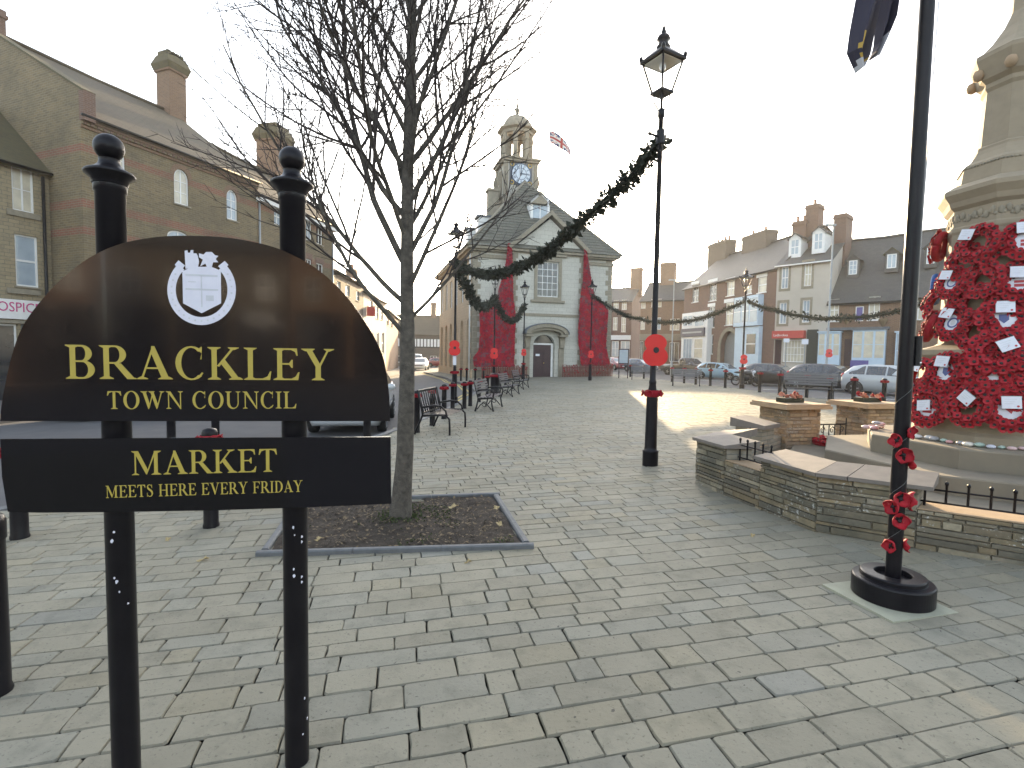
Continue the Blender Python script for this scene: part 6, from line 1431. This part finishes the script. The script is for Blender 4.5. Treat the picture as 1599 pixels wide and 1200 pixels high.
GL = {
 'I': (.40, stem(.125)), 'L': (.74, stem(.12)+[rct(.2, 0, .66, t_), [(.50, .045), (.66, 0), (.70, 0), (.735, .27), (.70, .27), (.63, .11)]]),
 'E': (.75, stem(.12)+[rct(.2, 0, .64, t_), rct(.2, .95, .62, 1), rct(.2, .485, .52, .535), [(.50, .045), (.64, 0), (.68, 0), (.715, .25), (.68, .25), (.61, .11)], [(.48, .955), (.60, .89), (.635, .77), (.67, .77), (.65, 1), (.60, 1)], [(.44, .535), (.50, .64), (.535, .64), (.535, .385), (.50, .385), (.44, .485)]]),
 'F': (.70, stem(.12)+[rct(.2, .95, .62, 1), rct(.2, .485, .52, .535), [(.48, .955), (.60, .89), (.635, .77), (.67, .77), (.65, 1), (.60, 1)], [(.44, .535), (.50, .64), (.535, .64), (.535, .385), (.50, .385), (.44, .485)]]),
 'T': (.76, stem(.305, top=False)+[rct(.06, .95, .70, 1), [(.06, 1), (.03, .75), (.065, .75), (.13, .90), (.26, .955)], [(.70, 1), (.73, .75), (.695, .75), (.63, .90), (.50, .955)]]),
 'H': (.92, stem(.12)+stem(.655)+[rct(.2, .475, .72, .53)]),
 'B': (.76, stem(.12)+[rct(.2, .95, .40, 1), rct(.2, .495, .42, .545), rct(.2, 0, .42, .05), crescent(.39, .7475, .25, .2525, .10, .2025, -90, 90), crescent(.41, .2725, .29, .2725, .135, .2225, -90, 90)]),
 'R': (.86, stem(.12)+[rct(.2, .95, .40, 1), rct(.2, .455, .42, .505), crescent(.39, .7275, .27, .2725, .115, .2225, -90, 90), [(.36, .47), (.53, .47), (.84, .045), (.90, .03), (.90, 0), (.68, 0)]]),
 'D': (.84, stem(.12)+[rct(.2, .95, .36, 1), rct(.2, 0, .36, .05), crescent(.34, .5, .44, .5, .28, .45, -90, 90)]),
 'O': (.88, [crescent(.44, .5, .40, .52, .245, .475, 0, 180), crescent(.44, .5, .40, .52, .245, .475, 180, 360)]),
 'C': (.80, [crescent(.44, .5, .40, .52, .255, .47, 48, 310), [(.66, .62), (.695, .62), (.71, 1.0), (.675, 1.0), (.60, .90), (.70, .80)], [(.68, .10), (.60, .085), (.70, .22), (.735, .20)]]),
 'U': (.90, stem(.12, y0=.34, bot=False)+[rct(.68, .34, .73, 1), srf(.58, .83, 1, False, .68, .73), crescent(.425, .34, .305, .36, .16, .29, 180, 360, .4725)[0:0] or ell(.425, .34, .305, .36, 180, 360)+ell(.4725, .34, .2075, .295, 360, 180)]),
 'A': (.90, [diag(.14, 0, .415, .94, .05), [(.385, 1), (.46, 1), (.82, 0), (.64, 0), (.375, .80)], rct(.24, .31, .66, .36), srf(.02, .29, 0, True, .115, .165), srf(.54, .90, 0, True, .645, .815)]),
 'V': (.90, [[(.09, 1), (.255, 1), (.53, .20), (.47, -.01), (.44, -.01)], diag(.475, .05, .745, 1, .05), srf(-.01, .35, 1, False, .09, .255), srf(.62, .88, 1, False, .72, .77)]),
 'W': (1.22, [[(.08, 1), (.24, 1), (.45, .25), (.40, -.01), (.37, -.01)], diag(.405, .05, .60, .90, .05), [(.47, 1), (.63, 1), (.86, .25), (.81, -.01), (.78, -.01)], diag(.815, .05, 1.06, 1, .05), srf(-.01, .33, 1, False, .08, .24), srf(.40, .70, 1, False, .47, .63), srf(.95, 1.19, 1, False, 1.035, 1.085)]),
 'Y': (.90, [rct(.37, 0, .515, .45), srf(.27, .615, 0, True, .37, .515), [(.09, 1), (.255, 1), (.515, .47), (.49, .40), (.37, .43)], [(.45, .44), (.515, .44), (.755, 1), (.70, 1)], srf(-.01, .35, 1, False, .09, .255), srf(.60, .88, 1, False, .70, .755)]),
 'K': (.90, stem(.12)+[[(.25, .42), (.31, .40), (.70, .97), (.63, .97)], srf(.54, .82, 1, False, .63, .70), [(.33, .53), (.455, .63), (.82, .04), (.66, .02)], srf(.56, .92, 0, True, .66, .83)]),
 'M': (1.10, [rct(.13, 0, .18, 1), [(.10, 1), (.26, 1), (.59, .22), (.53, .02)], [(.53, .02), (.56, .02), (.90, 1), (.84, 1)], stem(.82, e=.09)[0], srf(.72, 1.07, 0, True, .82, .965), srf(.82, 1.07, 1, False, .82, .965), srf(.03, .28, 0, True, .13, .18), srf(.03, .24, 1, False, .12, .20)]),
 'N': (.92, [rct(.13, 0, .18, 1), [(.08, 1), (.25, 1), (.79, .04), (.79, -.02), (.75, -.02)], rct(.74, 0, .79, 1), srf(.03, .28, 0, True, .13, .18), srf(.64, .89, 1, False, .74, .79), srf(.02, .24, 1, False, .12, .22)]),
 'S': (.66, [stroke([(.50, .76, .02), (.47, .88, .035), (.38, .965, .05), (.28, .985, .055), (.19, .95, .075), (.14, .87, .10), (.14, .77, .12), (.20, .67, .14), (.32, .57, .15), (.45, .47, .15), (.52, .36, .14), (.535, .24, .12), (.50, .12, .09), (.42, .035, .06), (.31, .015, .05), (.20, .05, .045), (.13, .14, .03), (.095, .27, .02)]), [(.475, 1.0), (.51, 1.0), (.525, .70), (.49, .70)], [(.085, .32), (.12, .32), (.115, 0), (.08, 0)]]),
 ' ': (.36, [])}
def serif_line(parent, name, text, uL, uR, zB, cap, m, track=.03):
    adv = sum(GL[c][0]+track for c in text)-track; sx = (uR-uL)/adv; mb = MB(); x = uL; q = 0
    for c in text:
        w, polys = GL[c]
        for p in polys:
            q += 1; mb.prism([(x+a*sx, zB+b_*cap) for a, b_ in p], -.0012-.00006*(q % 9), -.0002, m, back=False)
        x += (w+track)*sx
    return mb.build(name, parent)
def line_px(parent, name, text, x0, x1, yb, yt, m='gold_vinyl'):
    a, b_ = RS.px(x0, yb), RS.px(x1, yb); xm = (x0+x1)/2; zb, zt = RS.px(xm, yb)[1], RS.px(xm, yt)[1]; return serif_line(parent, name, text, a[0], b_[0], zb, zt-zb, m)
line_px(arch, 'town_lettering', 'BRACKLEY', 102, 523, 593, 542); line_px(arch, 'council_lettering', 'TOWN COUNCIL', 167, 463, 638.5, 611.5)
line_px(low, 'market_lettering', 'MARKET', 205, 434, 739.5, 703); line_px(low, 'day_lettering', 'MEETS HERE EVERY FRIDAY', 165, 473, 773, 754.5)
mb = MB(); P = lambda pts: [RS.px(*p) for p in pts]
def pc(cx, cy, rx, ry, a0, a1, n=40): return [(cx+rx*math.cos(R_(a0+(a1-a0)*i/n)), cy-ry*math.sin(R_(a0+(a1-a0)*i/n))) for i in range(n+1)]
oc, ic = P(pc(315, 453, 53.5, 55, 132, 408)), P(pc(315, 453, 40.5, 42.5, 132, 408))
mb.ring(oc, ic, -.0014, -.0002, 'white_vinyl', closed=False)
for pts in ([(273, 414), (279, 407), (289, 415), (283, 423)], [(341, 416), (351, 408), (357, 414), (347, 423)]): mb.prism(P(pts), -.0016, -.0002, 'white_vinyl', back=False)
mb.prism(P([(285, 424), (300, 417), (330, 417), (345, 423), (345.5, 474), (315, 489.5), (286, 474)]), -.0013, -.0002, 'white_vinyl', back=False)
mb.prism(P([(290, 420), (288.5, 392), (293, 391), (293.5, 395), (297, 395), (298, 391), (302, 391), (302, 396), (307, 396), (309, 400), (311, 409), (309, 419)]), -.0015, -.0002, 'white_vinyl', back=False)
mb.prism(P([(311, 396), (318, 398), (322, 394), (331, 394), (336, 399), (341, 400), (337, 405), (341, 410), (333, 410), (331, 417), (324, 419), (321, 412), (313, 416), (317, 406), (311, 402)]), -.0017, -.0002, 'white_vinyl', back=False)
mb.build('crest', arch)
mb = MB()
for (x0, y0, x1, y1) in ((290, 430, 340, 431), (290, 452, 341, 453), (314.5, 430, 315.5, 480), (294, 440, 306, 440.8), (322, 462, 334, 470)):
    a, b_ = RS.px(x0, y1), RS.px(x1, y0); mb.box((a[0], -.0019, a[1]), (b_[0], -.0014, b_[1]), 'badge')
for a in range(150, 400, 12):
    p = RS.px(315+47*math.cos(R_(a)), 453-48.7*math.sin(R_(a))); mb.box((p[0]-.003, -.0019, p[1]-.003), (p[0]+.003, -.0015, p[1]+.003), 'badge')
mb.build('crest_lines', arch)

# ------------------------------------------------------------------ tree in its bed
TB = Vector((-1.12, 5.15)); tree = thing('street_tree', 'young bare winter tree growing from the square soil bed behind the black sign', 'tree', (TB.x, TB.y, G(TB.x)-.02))
rt = random.Random(21)
def tp(z): return Vector((.02*math.sin(z*1.3)-.035*z*.0+.018*z+.02*math.sin(z*.6), .02*math.sin(z*1.9), z))
def tr(z): return .118*math.exp(-z*3.5)*.35+.086*(1-z/8.6)**.9+.004
mb = MB(); zs = [i*.16 for i in range(0, 53)]; rad = []
n = 16; v = []; f = []
for i, z in enumerate(zs):
    c = tp(z); r = tr(z)
    for k in range(n):
        a = 6.283*k/n; q = r*(1+.10*mnoise.noise((math.cos(a)*1.4, math.sin(a)*1.4, z*2.3))+.05*mnoise.noise((math.cos(a)*4, math.sin(a)*4, z*6))); v.append((c.x+q*math.cos(a), c.y+q*math.sin(a), z))
for i in range(len(zs)-1):
    for k in range(n): f.append((i*n+k, i*n+(k+1) % n, (i+1)*n+(k+1) % n, (i+1)*n+k))
mb.add(v, f, 'bark', smooth=True); mb.build('trunk', tree)
limbs = MB(); twigs = MB(); leaves = MB()
def branch(p, d_, length, r0, depth, mbx):
    """a gently upward-curving shoot; returns nothing, spawns side shoots"""
    n_ = max(4, int(length/.16)); pts = [p]; d_ = d_.normalized(); dirs = [d_]
    for i in range(n_):
        up = .05 if depth < 2 else .03
        d_ = (d_+Vector((rt.gauss(0, .055), rt.gauss(0, .055), up+rt.gauss(0, .04)))).normalized(); pts.append(pts[-1]+d_*length/n_); dirs.append(d_)
    rad = [r0*(1-.82*i/n_)+.0012 for i in range(n_+1)]
    (limbs if depth == 0 else twigs).tube(pts, rad, 'bark' if depth == 0 else 'twig', 7 if depth == 0 else 5 if depth == 1 else 3, caps=False)
    if depth >= 3: 
        return
    k = {0: int(length*4.6), 1: int(length*5.0)+1, 2: int(length*5.5)+1}[depth]
    side = rt.choice((-1, 1)); ph = rt.random()*6.28
    for j in range(k):
        t = (.16 if depth == 0 else .12)+.84*(j+rt.random()*.8)/k
        if t > .99: t = .99
        i = int(t*n_); base = pts[i].lerp(pts[i+1], t*n_-i); dd = dirs[i]
        o1 = dd.orthogonal().normalized(); o2 = dd.cross(o1); a = ph+j*2.4+rt.uniform(-.4, .4)
        out = o1*math.cos(a)+o2*math.sin(a); an = R_(rt.uniform(24, 52)); nd = dd*math.cos(an)+out*math.sin(an); nd.z += .12
        ln = {0: length*.62*(1.1-t)+.25, 1: length*.55*(1.1-t)+.14, 2: rt.uniform(.06, .22)}[depth]*rt.uniform(.65, 1.15)
        branch(base, nd, ln, max(.0022, rad[i]*.55 if depth < 2 else .0026), depth+1, mbx)
LIMB = [(1.95, 200, 40, 1.9, .030), (2.1, 20, 42, 1.3, .024), (2.25, 165, 52, 2.3, .034), (2.4, 330, 36, 1.9, .030), (2.55, 95, 38, 1.8, .028), (2.65, 185, 30, 2.9, .044), (2.75, 10, 34, 2.2, .034), (2.9, 250, 36, 2.1, .030), (3.0, 60, 36, 2.0, .03), (3.1, 172, 42, 2.5, .036), (3.25, 350, 32, 2.4, .036), (3.35, 128, 34, 2.0, .03), (3.45, 290, 34, 1.9, .03), (3.55, 188, 36, 2.2, .034), (3.62, 15, 38, 2.2, .036), (3.8, 75, 36, 1.7, .028), (3.9, 225, 32, 1.9, .03), (4.05, 345, 34, 1.8, .03), (4.15, 160, 38, 1.8, .03), (4.4, 35, 36, 1.6, .027), (4.5, 200, 36, 1.6, .027), (4.7, 300, 36, 1.5, .025), (4.8, 110, 36, 1.5, .025), (5.0, 10, 38, 1.4, .024), (5.1, 180, 38, 1.4, .024), (5.4, 60, 36, 1.2, .02), (5.6, 240, 36, 1.2, .02), (5.9, 340, 36, 1.1, .02), (6.1, 150, 36, 1.0, .018), (6.5, 30, 32, .9, .016), (6.7, 210, 32, .9, .016), (7.2, 100, 30, .7, .014), (7.5, 300, 30, .7, .013)]
for z, az, inc, ln, r in LIMB:
    a = R_(az+rt.uniform(-10, 10)); i = R_(inc); branch(tp(z)+Vector((math.cos(a), math.sin(a), 0))*tr(z)*.6, Vector((math.cos(a)*math.sin(i), math.sin(a)*math.sin(i), math.cos(i))), ln*(1.28 if 120 < az < 260 or az < 40 else 1.06), r*.78, 0, None)
branch(tp(8.3), Vector((.05, 0, 1)), 1.0, .02, 0, None)
limbs.build('limbs', tree); o = twigs.build('twigs', tree); o['kind'] = 'stuff'
# soil bed
bed = thing('tree_bed', 'square soil bed edged in grey stone round the bare tree', 'tree bed')
mb = MB(); nx, ny = 46, 34; q = [Vector((x, y, 0)) for x, y in PIT]
def pit(a, b_, ins=.0): return q[0].lerp(q[1], a).lerp(q[3].lerp(q[2], a), b_)
v = []
for j in range(ny+1):
    for i in range(nx+1):
        p = pit(.02+.96*i/nx, .02+.96*j/ny); z = G(p.x)+.014+.026*mnoise.noise((p.x*3, p.y*3, 0))+.018*mnoise.noise((p.x*11, p.y*11, 3))+.012*mnoise.noise((p.x*31, p.y*31, 7))+.05*math.exp(-((p.x-TB.x)**2+(p.y-TB.y)**2)/.12); v.append((p.x, p.y, z))
mb.add(v, [(j*(nx+1)+i, j*(nx+1)+i+1, (j+1)*(nx+1)+i+1, (j+1)*(nx+1)+i) for j in range(ny) for i in range(nx)], 'soil', smooth=True); mb.build('soil', bed)
for a, b_ in ((0, 1), (1, 2), (2, 3), (3, 0)):
    p, s = q[a], q[b_]; t = (s-p).normalized(); nn = Vector((t.y, -t.x, 0)); mb = MB(); e = .03; k = 3
    for i in range(k):
        c0, c1 = p.lerp(s, i/k)-(t*.055 if i == 0 and a % 2 == 0 else Vector()), p.lerp(s, (i+1)/k)+(t*.055 if i == k-1 and a % 2 == 0 else Vector())
        if a % 2: c0 = c0+t*(.056 if i == 0 else 0); c1 = c1-t*(.056 if i == k-1 else 0)
        c0 = c0+t*.002; c1 = c1-t*.002
        vv = [c0+nn*e, c1+nn*e, c1-nn*e, c0-nn*e]; v = [(w.x, w.y, G(w.x)-.1) for w in vv]+[(w.x, w.y, G(w.x)+.032) for w in vv]; ins = [w+( -nn if i2 < 2 else nn)*.012 for i2, w in enumerate(vv)]
        v += [(w.x, w.y, G(w.x)+.042) for w in ins]
        mb.add(v, [(8, 9, 10, 11), (0, 1, 5, 4), (1, 2, 6, 5), (2, 3, 7, 6), (3, 0, 4, 7), (4, 5, 9, 8), (5, 6, 10, 9), (6, 7, 11, 10), (7, 4, 8, 11)], 'kerb')
    mb.build('edging', bed)
rl = random.Random(5); mb = MB()
for _ in range(2600):
    p = pit(rl.uniform(.04, .96), rl.uniform(.04, .96)); z = G(p.x)+.026*mnoise.noise((p.x*3, p.y*3, 0))+.024+.05*math.exp(-((p.x-TB.x)**2+(p.y-TB.y)**2)/.12); s = rl.uniform(.006, .026); a = rl.random()*6.28; tl = rl.uniform(-.5, .5)
    d1 = Vector((math.cos(a), math.sin(a), tl))*s; d2 = Vector((-math.sin(a), math.cos(a), rl.uniform(-.5, .5)))*s*rl.uniform(.25, .6); c = Vector((p.x, p.y, z+rl.uniform(0, .012)))
    mb.add([c-d1, c+d2, c+d1, c-d2], [(0, 1, 2, 3)], 'litter' if rl.random() < .55 else 'soil')
struct(mb.build('leaf_litter'), 'stuff')
mb = MB()
for _ in range(750):
    while True:
        p = pit(rl.uniform(.04, .96), rl.uniform(.03, .9)); d_ = math.hypot(p.x-TB.x, p.y-TB.y)
        if rl.random() < math.exp(-((d_-.13)/.10)**2)+.9*max(0, mnoise.noise((p.x*2.1+4, p.y*2.1, 1))-.22): break
    z = G(p.x)+.016+.026*mnoise.noise((p.x*3, p.y*3, 0))+.05*math.exp(-d_**2/.12); h = rl.uniform(.010, .034); a = rl.random()*6.28; c = Vector((p.x, p.y, z)); o_ = Vector((math.cos(a), math.sin(a), 0)); w = Vector((-o_.y, o_.x, 0))*h*.22
    mb.add([c-w*.4, c+w*.4, c+o_*h*.5+Vector((0, 0, h*.7))+w, c+o_*h+Vector((0, 0, h*.6)), c+o_*h*.5+Vector((0, 0, h*.7))-w], [(0, 1, 2, 3, 4)], 'weed')
struct(mb.build('weeds'), 'stuff')
def leaf(loc, s, rz, lab, m='dead_leaf'):
    mb = MB(); rr = random.Random(int(rz*100)); lobes = 5; ol = []
    for i in range(30):
        a = 6.283*i/30; r = s*(.5+.5*abs(math.cos(a*lobes/2))**1.6)*rr.uniform(.85, 1.1); ol.append((r*math.cos(a), r*.75*math.sin(a)))
    v = [(x, y, .012*math.sin(x*60/s*.05)+.25*s*abs(math.sin(math.atan2(y, x)*1.5))**2*.6+.002) for x, y in ol]+[(0, 0, .004)]; mb.add(v, [(i, (i+1) % 30, 30) for i in range(30)], m)
    tag(mb.build('fallen_leaf', None, loc, rz), lab, 'leaf', 'fallen leaves')
for px_, py_, s, rz, lab in ((707, 798, .07, .4, 'largest pale fallen leaf in the middle of the soil bed'), (775, 800, .05, 1.2, 'brown fallen leaf near the right edging of the soil bed'), (780, 826, .05, 2.2, 'fallen leaf near the front right corner of the soil bed'), (497, 850, .04, .9, 'small yellow leaf beside the right sign post in the soil bed'), (730, 879, .035, .2, 'tan leaf on the paving in front of the soil bed'), (317, 875, .05, .3, 'yellow green leaf on the paving between the sign posts'), (262, 844, .035, 1.6, 'small orange brown leaf on the paving between the sign posts'), (1175, 838, .03, .7, 'small dark leaf on the paving left of the memorial wall')):
    p = gnd(px_, py_); leaf((p.x, p.y, p.z+(.045 if py_ < 860 and 490 < px_ < 800 else .006)), s, rz, lab)
# ------------------------------------------------------------------ vehicles
HATCH = [(-2.0, .36, .66, .70, .70, .64), (-1.96, .26, .90, .96, .79, .68), (-1.84, .22, .95, 1.12, .83, .64), (-1.50, .20, .965, 1.40, .855, .60), (-1.1, .18, .96, 1.465, .86, .615), (-.5, .18, .95, 1.48, .86, .62), (.1, .18, .935, 1.45, .86, .615), (.38, .18, .925, 1.385, .86, .62), (1.12, .18, .90, .95, .86, .72), (1.55, .19, .82, .88, .85, .68), (1.84, .22, .70, .77, .80, .62), (1.96, .26, .56, .63, .73, .56), (2.0, .32, .46, .50, .68, .52)]
PICK = [(-2.6, .5, .95, .98, .84, .80), (-2.56, .42, 1.05, 1.10, .90, .86), (-.62, .40, 1.05, 1.12, .92, .88), (-.56, .40, 1.05, 1.66, .92, .68), (-.3, .38, 1.05, 1.74, .92, .68), (.25, .36, 1.04, 1.74, .92, .68), (.5, .36, 1.03, 1.66, .92, .68), (1.2, .36, 1.02, 1.10, .92, .78), (2.2, .38, .96, 1.02, .90, .74), (2.55, .42, .80, .86, .84, .68), (2.6, .5, .66, .70, .80, .64)]
VAN = [(-2.4, .4, 1.05, 1.9, .90, .82), (-2.34, .32, 1.05, 1.98, .94, .84), (0, .30, 1.05, 2.0, .94, .84), (1.0, .30, 1.05, 1.96, .94, .80), (1.25, .30, 1.05, 1.84, .94, .80), (1.85, .30, 1.02, 1.12, .93, .78), (2.25, .34, .86, .92, .88, .70), (2.4, .42, .6, .64, .80, .62)]
def make_car(name, lab, cat, prof, color, cab, ws, rw, x, y, hx, hy, s=1., group='cars parked along the right of the square', wheels=None, z=None):
    t = thing(name, lab, cat, (x, y, (G(x)-.10) if z is None else z), math.atan2(hy, hx), group); t.scale = (s, s, s)
    mb = MB(); v = []; f = []; n = len(prof)
    for (X, zb, zl, zr, wb, wr) in prof:
        zm = zb+(zl-zb)*.45; v += [(X, -wb*.88, zb), (X, -wb, zm), (X, -wb*.985, zl), (X, -wr, zr-.02), (X, -wr*.6, zr), (X, wr*.6, zr), (X, wr, zr-.02), (X, wb*.985, zl), (X, wb, zm), (X, wb*.88, zb)]
    for i in range(n-1):
        for k in range(10): f.append((i*10+k, (i+1)*10+k, (i+1)*10+(k+1) % 10, i*10+(k+1) % 10)[::-1])
    f += [tuple(range(10))[::-1], tuple(range((n-1)*10, n*10))]
    mb.add(v, [tuple(reversed(q)) for q in f], color, smooth=True); mb.build('body', t)
    def P(xx, k):
        for i in range(n-1):
            if prof[i][0] <= xx <= prof[i+1][0]:
                a, b_ = Vector(v[i*10+k]), Vector(v[(i+1)*10+k]); return a.lerp(b_, (xx-prof[i][0])/(prof[i+1][0]-prof[i][0]))
    def pane(name, pts, off=.007):
        a, b_, c, d_ = pts; nn = (b_-a).cross(d_-a).normalized(); ctr = (a+b_+c+d_)/4
        if nn.dot(ctr-Vector((0, 0, .8))) < 0: nn = -nn
        m2 = MB(); m2.add([p+nn*off for p in pts], [(0, 1, 2, 3)], 'screen_glass' if name != 'side_window' else 'car_glass'); m2.build(name, t)
    for sd in (0, 1):
        kb, kr = (2, 3) if sd == 0 else (7, 6)
        segs = cab if isinstance(cab[0], tuple) else [cab]
        for (a, b_) in segs:
            lo0, lo1, hi0, hi1 = P(a, kb), P(b_, kb), P(a, kr), P(b_, kr)
            pane('side_window', [lo0.lerp(hi0, .06), lo1.lerp(hi1, .06), lo1.lerp(hi1, .88), lo0.lerp(hi0, .88)], .010)
    for nm, rng in (('windscreen', ws), ('rear_window', rw)):
        if rng:
            a, b_ = rng; A0, A1, B0, B1 = P(a, 3), P(a, 6), P(b_, 3), P(b_, 6); sh_ = Vector((0, .05, 0)); pane(nm, [A0+sh_, A1-sh_, B1-sh_, B0+sh_], .028)
    x0, x1 = prof[0][0], prof[-1][0]; w = max(q[4] for q in prof); wx = wheels or (x0+.66, x1-.72, .31)
    for X in wx[:2]:
        for sd in (-1, 1):
            M2 = Matrix.Translation((X, sd*(w-.085), wx[2])) @ Matrix.Rotation(R_(90), 4, 'X')
            m2 = MB(); m2.lathe([(.20, -.10), (wx[2]-.02, -.10), (wx[2], -.075), (wx[2], .075), (wx[2]-.02, .10), (.20, .10)], 'rubber', 22, M=M2); wh = m2.build('wheel', t)
            m3 = MB(); m3.lathe([(.0, -.112), (.05, -.112), (.06, -.09), (.19, -.095), (.205, -.101)], 'rim', 20, M=M2 if sd > 0 else M2 @ Matrix.Rotation(R_(180), 4, 'X'), caps=False)
            for q in range(5):
                a = q*1.2566; MM = (M2 if sd > 0 else M2 @ Matrix.Rotation(R_(180), 4, 'X')) @ Matrix.Rotation(a, 4, 'Z'); m3.box((.05, -.025, -.118), (.19, .025, -.096), 'rim', M=MM)
            m3.build('rim', wh)
            m4 = MB(); arc_ = [(X+(wx[2]+.07)*math.cos(R_(a)), wx[2]+(wx[2]+.07)*math.sin(R_(a))) for a in range(-10, 191, 10)]; ins = [(X+(wx[2]-.0)*math.cos(R_(a)), wx[2]+(wx[2]-.0)*math.sin(R_(a))) for a in range(-10, 191, 10)]
            y_ = sd*(w-.01); m4.ring(arc_, ins, y_-.012, y_+.012, 'rubber', closed=False); m4.build('wheel_arch', t)
    fr = prof[-2]; re = prof[1]
    for sd in (-1, 1):
        m2 = MB(); m2.sphere((fr[0]-.14, sd*fr[4]*.84, fr[2]+.06), .17, 'lamp_lens', 10, (1.1, .55, .42)); m2.build('headlight', t)
        m2 = MB(); m2.sphere((re[0]+.05, sd*re[4]*.93, re[2]-.0), .13, 'tail_red', 10, (.7, .5, 1.2)); m2.build('tail_light', t)
        mx = ws[1]-.25 if ws else 1.; m2 = MB(); m2.sphere((mx, sd*(w+.09), prof[5][2]+.10), .11, color, 8, (.7, 1, .8)); m2.build('mirror', t)
    m2 = MB(); m2.box((x1-.02, -.26, .42), (x1+.012, .26, .53), 'card'); m2.build('number_plate', t); m2 = MB(); m2.box((x0-.012, -.26, .62), (x0+.06, .26, .73), 'card'); m2.build('number_plate', t)
    m2 = MB(); m2.box((x1-.06, -.5, .56), (x1-.005, .5, .64), 'rubber'); m2.build('grille', t)
    return t
HC = [(-1.62, -.95), (-.88, -.10), (-.03, .80)]
make_car('hatchback', 'dark hatchback parked before the betting shop, left of the other dark hatchback', 'car', HATCH, 'car_dark', HC, (.42, 1.08), (-1.80, -1.52), 17.0, 33.2, .62, -.78)
make_car('hatchback', 'dark hatchback parked between the white car and the other dark hatchback', 'car', HATCH, 'car_black', HC, (.42, 1.08), (-1.80, -1.52), 18.35, 29.6, .62, -.78, 1.04)
make_car('hatchback', 'white car parked partly behind the black flagpole', 'car', HATCH, 'car_silver', HC, (.42, 1.08), (-1.80, -1.52), 19.3, 25.9, .60, -.80, 1.06)
make_car('hatchback', 'pale blue hatchback parked behind the right hand bollards', 'car', HATCH, 'car_blue', HC, (.42, 1.08), (-1.80, -1.52), 17.1, 42.0, .62, -.78, .95)
make_car('pickup_truck', 'dark grey pickup truck parked before the brick archway', 'pickup', PICK, 'pickup_grey', [(-.5, -.05), (.02, .8)], (.55, 1.15), None, 17.0, 49.5, .62, -.78, 1.0, wheels=(-1.7, 1.65, .38))
make_car('hatchback', 'dark blue car partly hidden by the biggest poppy disc', 'car', HATCH, 'car_navy', HC, (.42, 1.08), (-1.80, -1.52), 14.4, 57.5, .5, -.86)
make_car('hatchback', 'red car between the hall corner and the notice board', 'car', HATCH, 'car_red', HC, (.42, 1.08), (-1.80, -1.52), 12.2, 60.5, .3, -.95)
LG = 'cars in the left hand street'
make_car('hatchback', 'white car driving towards the viewer far down the left street', 'car', HATCH, 'car_white', HC, (.42, 1.08), (-1.80, -1.52), -11.1, 62.0, .05, -1., 1., LG)
make_car('van', 'pale van at the far end of the left street behind the white car', 'van', VAN, 'van_white', [(.75, 1.3)], (1.3, 1.8), None, -13.7, 71.0, .45, -.9, 1., LG, wheels=(-1.6, 1.55, .33))
make_car('hatchback', 'small red car far down the left street beside the hall', 'car', HATCH, 'car_red', HC, (.42, 1.08), (-1.80, -1.52), -10.6, 76.0, .9, -.4, .95, LG)
make_car('hatchback', 'silver car mostly hidden behind the arched sign board, left of the tree trunk', 'car', HATCH, 'car_silver', HC, (.42, 1.08), (-1.80, -1.52), -4.05, 13.3, .16, -1., 1., LG)
make_car('hatchback', 'black car whose sill shows between the sign boards at the left', 'car', HATCH, 'car_black', HC, (.42, 1.08), (-1.80, -1.52), -11.2, 15.6, .85, .5, 1.02, LG)
t = thing('motorbike', 'black motorbike parked behind the lamp before the brick archway', 'motorbike', (14.6, 32.0, G(14.6)-.1), math.atan2(-.78, .62))
for X in (-.65, .65):
    mb = MB(); mb.tube([(X+.27*math.cos(a), 0, .30+.27*math.sin(a)) for a in [6.283*i/20 for i in range(21)]], .05, 'rubber', 8); mb.build('wheel', t)
mb = MB(); mb.sphere((.12, 0, .82), .24, 'car_black', 12, (1.4, .6, .7)); mb.sphere((0, 0, .5), .25, 'black_iron', 10, (1.2, .6, .9)); mb.tube([(.65, 0, .3), (.45, 0, .75), (.36, 0, 1.0)], .04, 'chrome', 8); mb.tube([(-.65, 0, .3), (-.2, 0, .45)], .04, 'black_iron', 8); mb.build('body', t)
mb = MB(); mb.sphere((-.42, 0, .82), .22, 'rubber', 10, (1.7, .6, .35)); mb.build('seat', t)
mb = MB(); mb.tube([(.3, -.36, 1.05), (.38, -.1, 1.02), (.38, .1, 1.02), (.3, .36, 1.05)], .018, 'black_iron', 6); mb.build('handlebar', t)
mb = MB(); mb.sphere((.52, 0, .88), .1, 'lamp_lens', 10); mb.build('headlight', t)
# hanging basket brackets on the brick house
for k, (x, y) in enumerate(((1322, 497), (1379, 500))):
    a = RF.px(x, y, -.6); p = RF.P0+RF.t*a[0]-RF.n*.6; t = thing('hanging_basket', ['left', 'right'][k]+' hanging basket on the brick house with dormers', 'basket', (p.x, p.y, a[1]), RF.rot, 'hanging baskets on the brick house'); mb = MB(); mb.lathe([(.03, -.5), (.25, -.15), (.3, 0), (.25, .1)], 'litter', 12); mb.build('basket', t); mb = MB(); mb.tube([(0, .59, .3), (0, 0, .35), (0, 0, .1)], .02, 'black_iron', 6); mb.build('bracket', t)
# ------------------------------------------------------------------ bright low-sun haze filling the square
m = bpy.data.materials.new('haze'); m.use_nodes = True; nt = m.node_tree
nt.nodes.remove(nt.nodes['Principled BSDF']); pv = nt.nodes.new('ShaderNodeVolumePrincipled')
pv.inputs['Color'].default_value = (.98, .97, .95, 1); pv.inputs['Density'].default_value = .0006; pv.inputs['Anisotropy'].default_value = .45
nt.links.new(pv.outputs[0], nt.nodes['Material Output'].inputs['Volume']); MATS['haze'] = m
mb = MB(); mb.box((-200, -130, -3.5), (200, 200, 27), 'haze'); struct(mb.build('haze'), 'stuff')
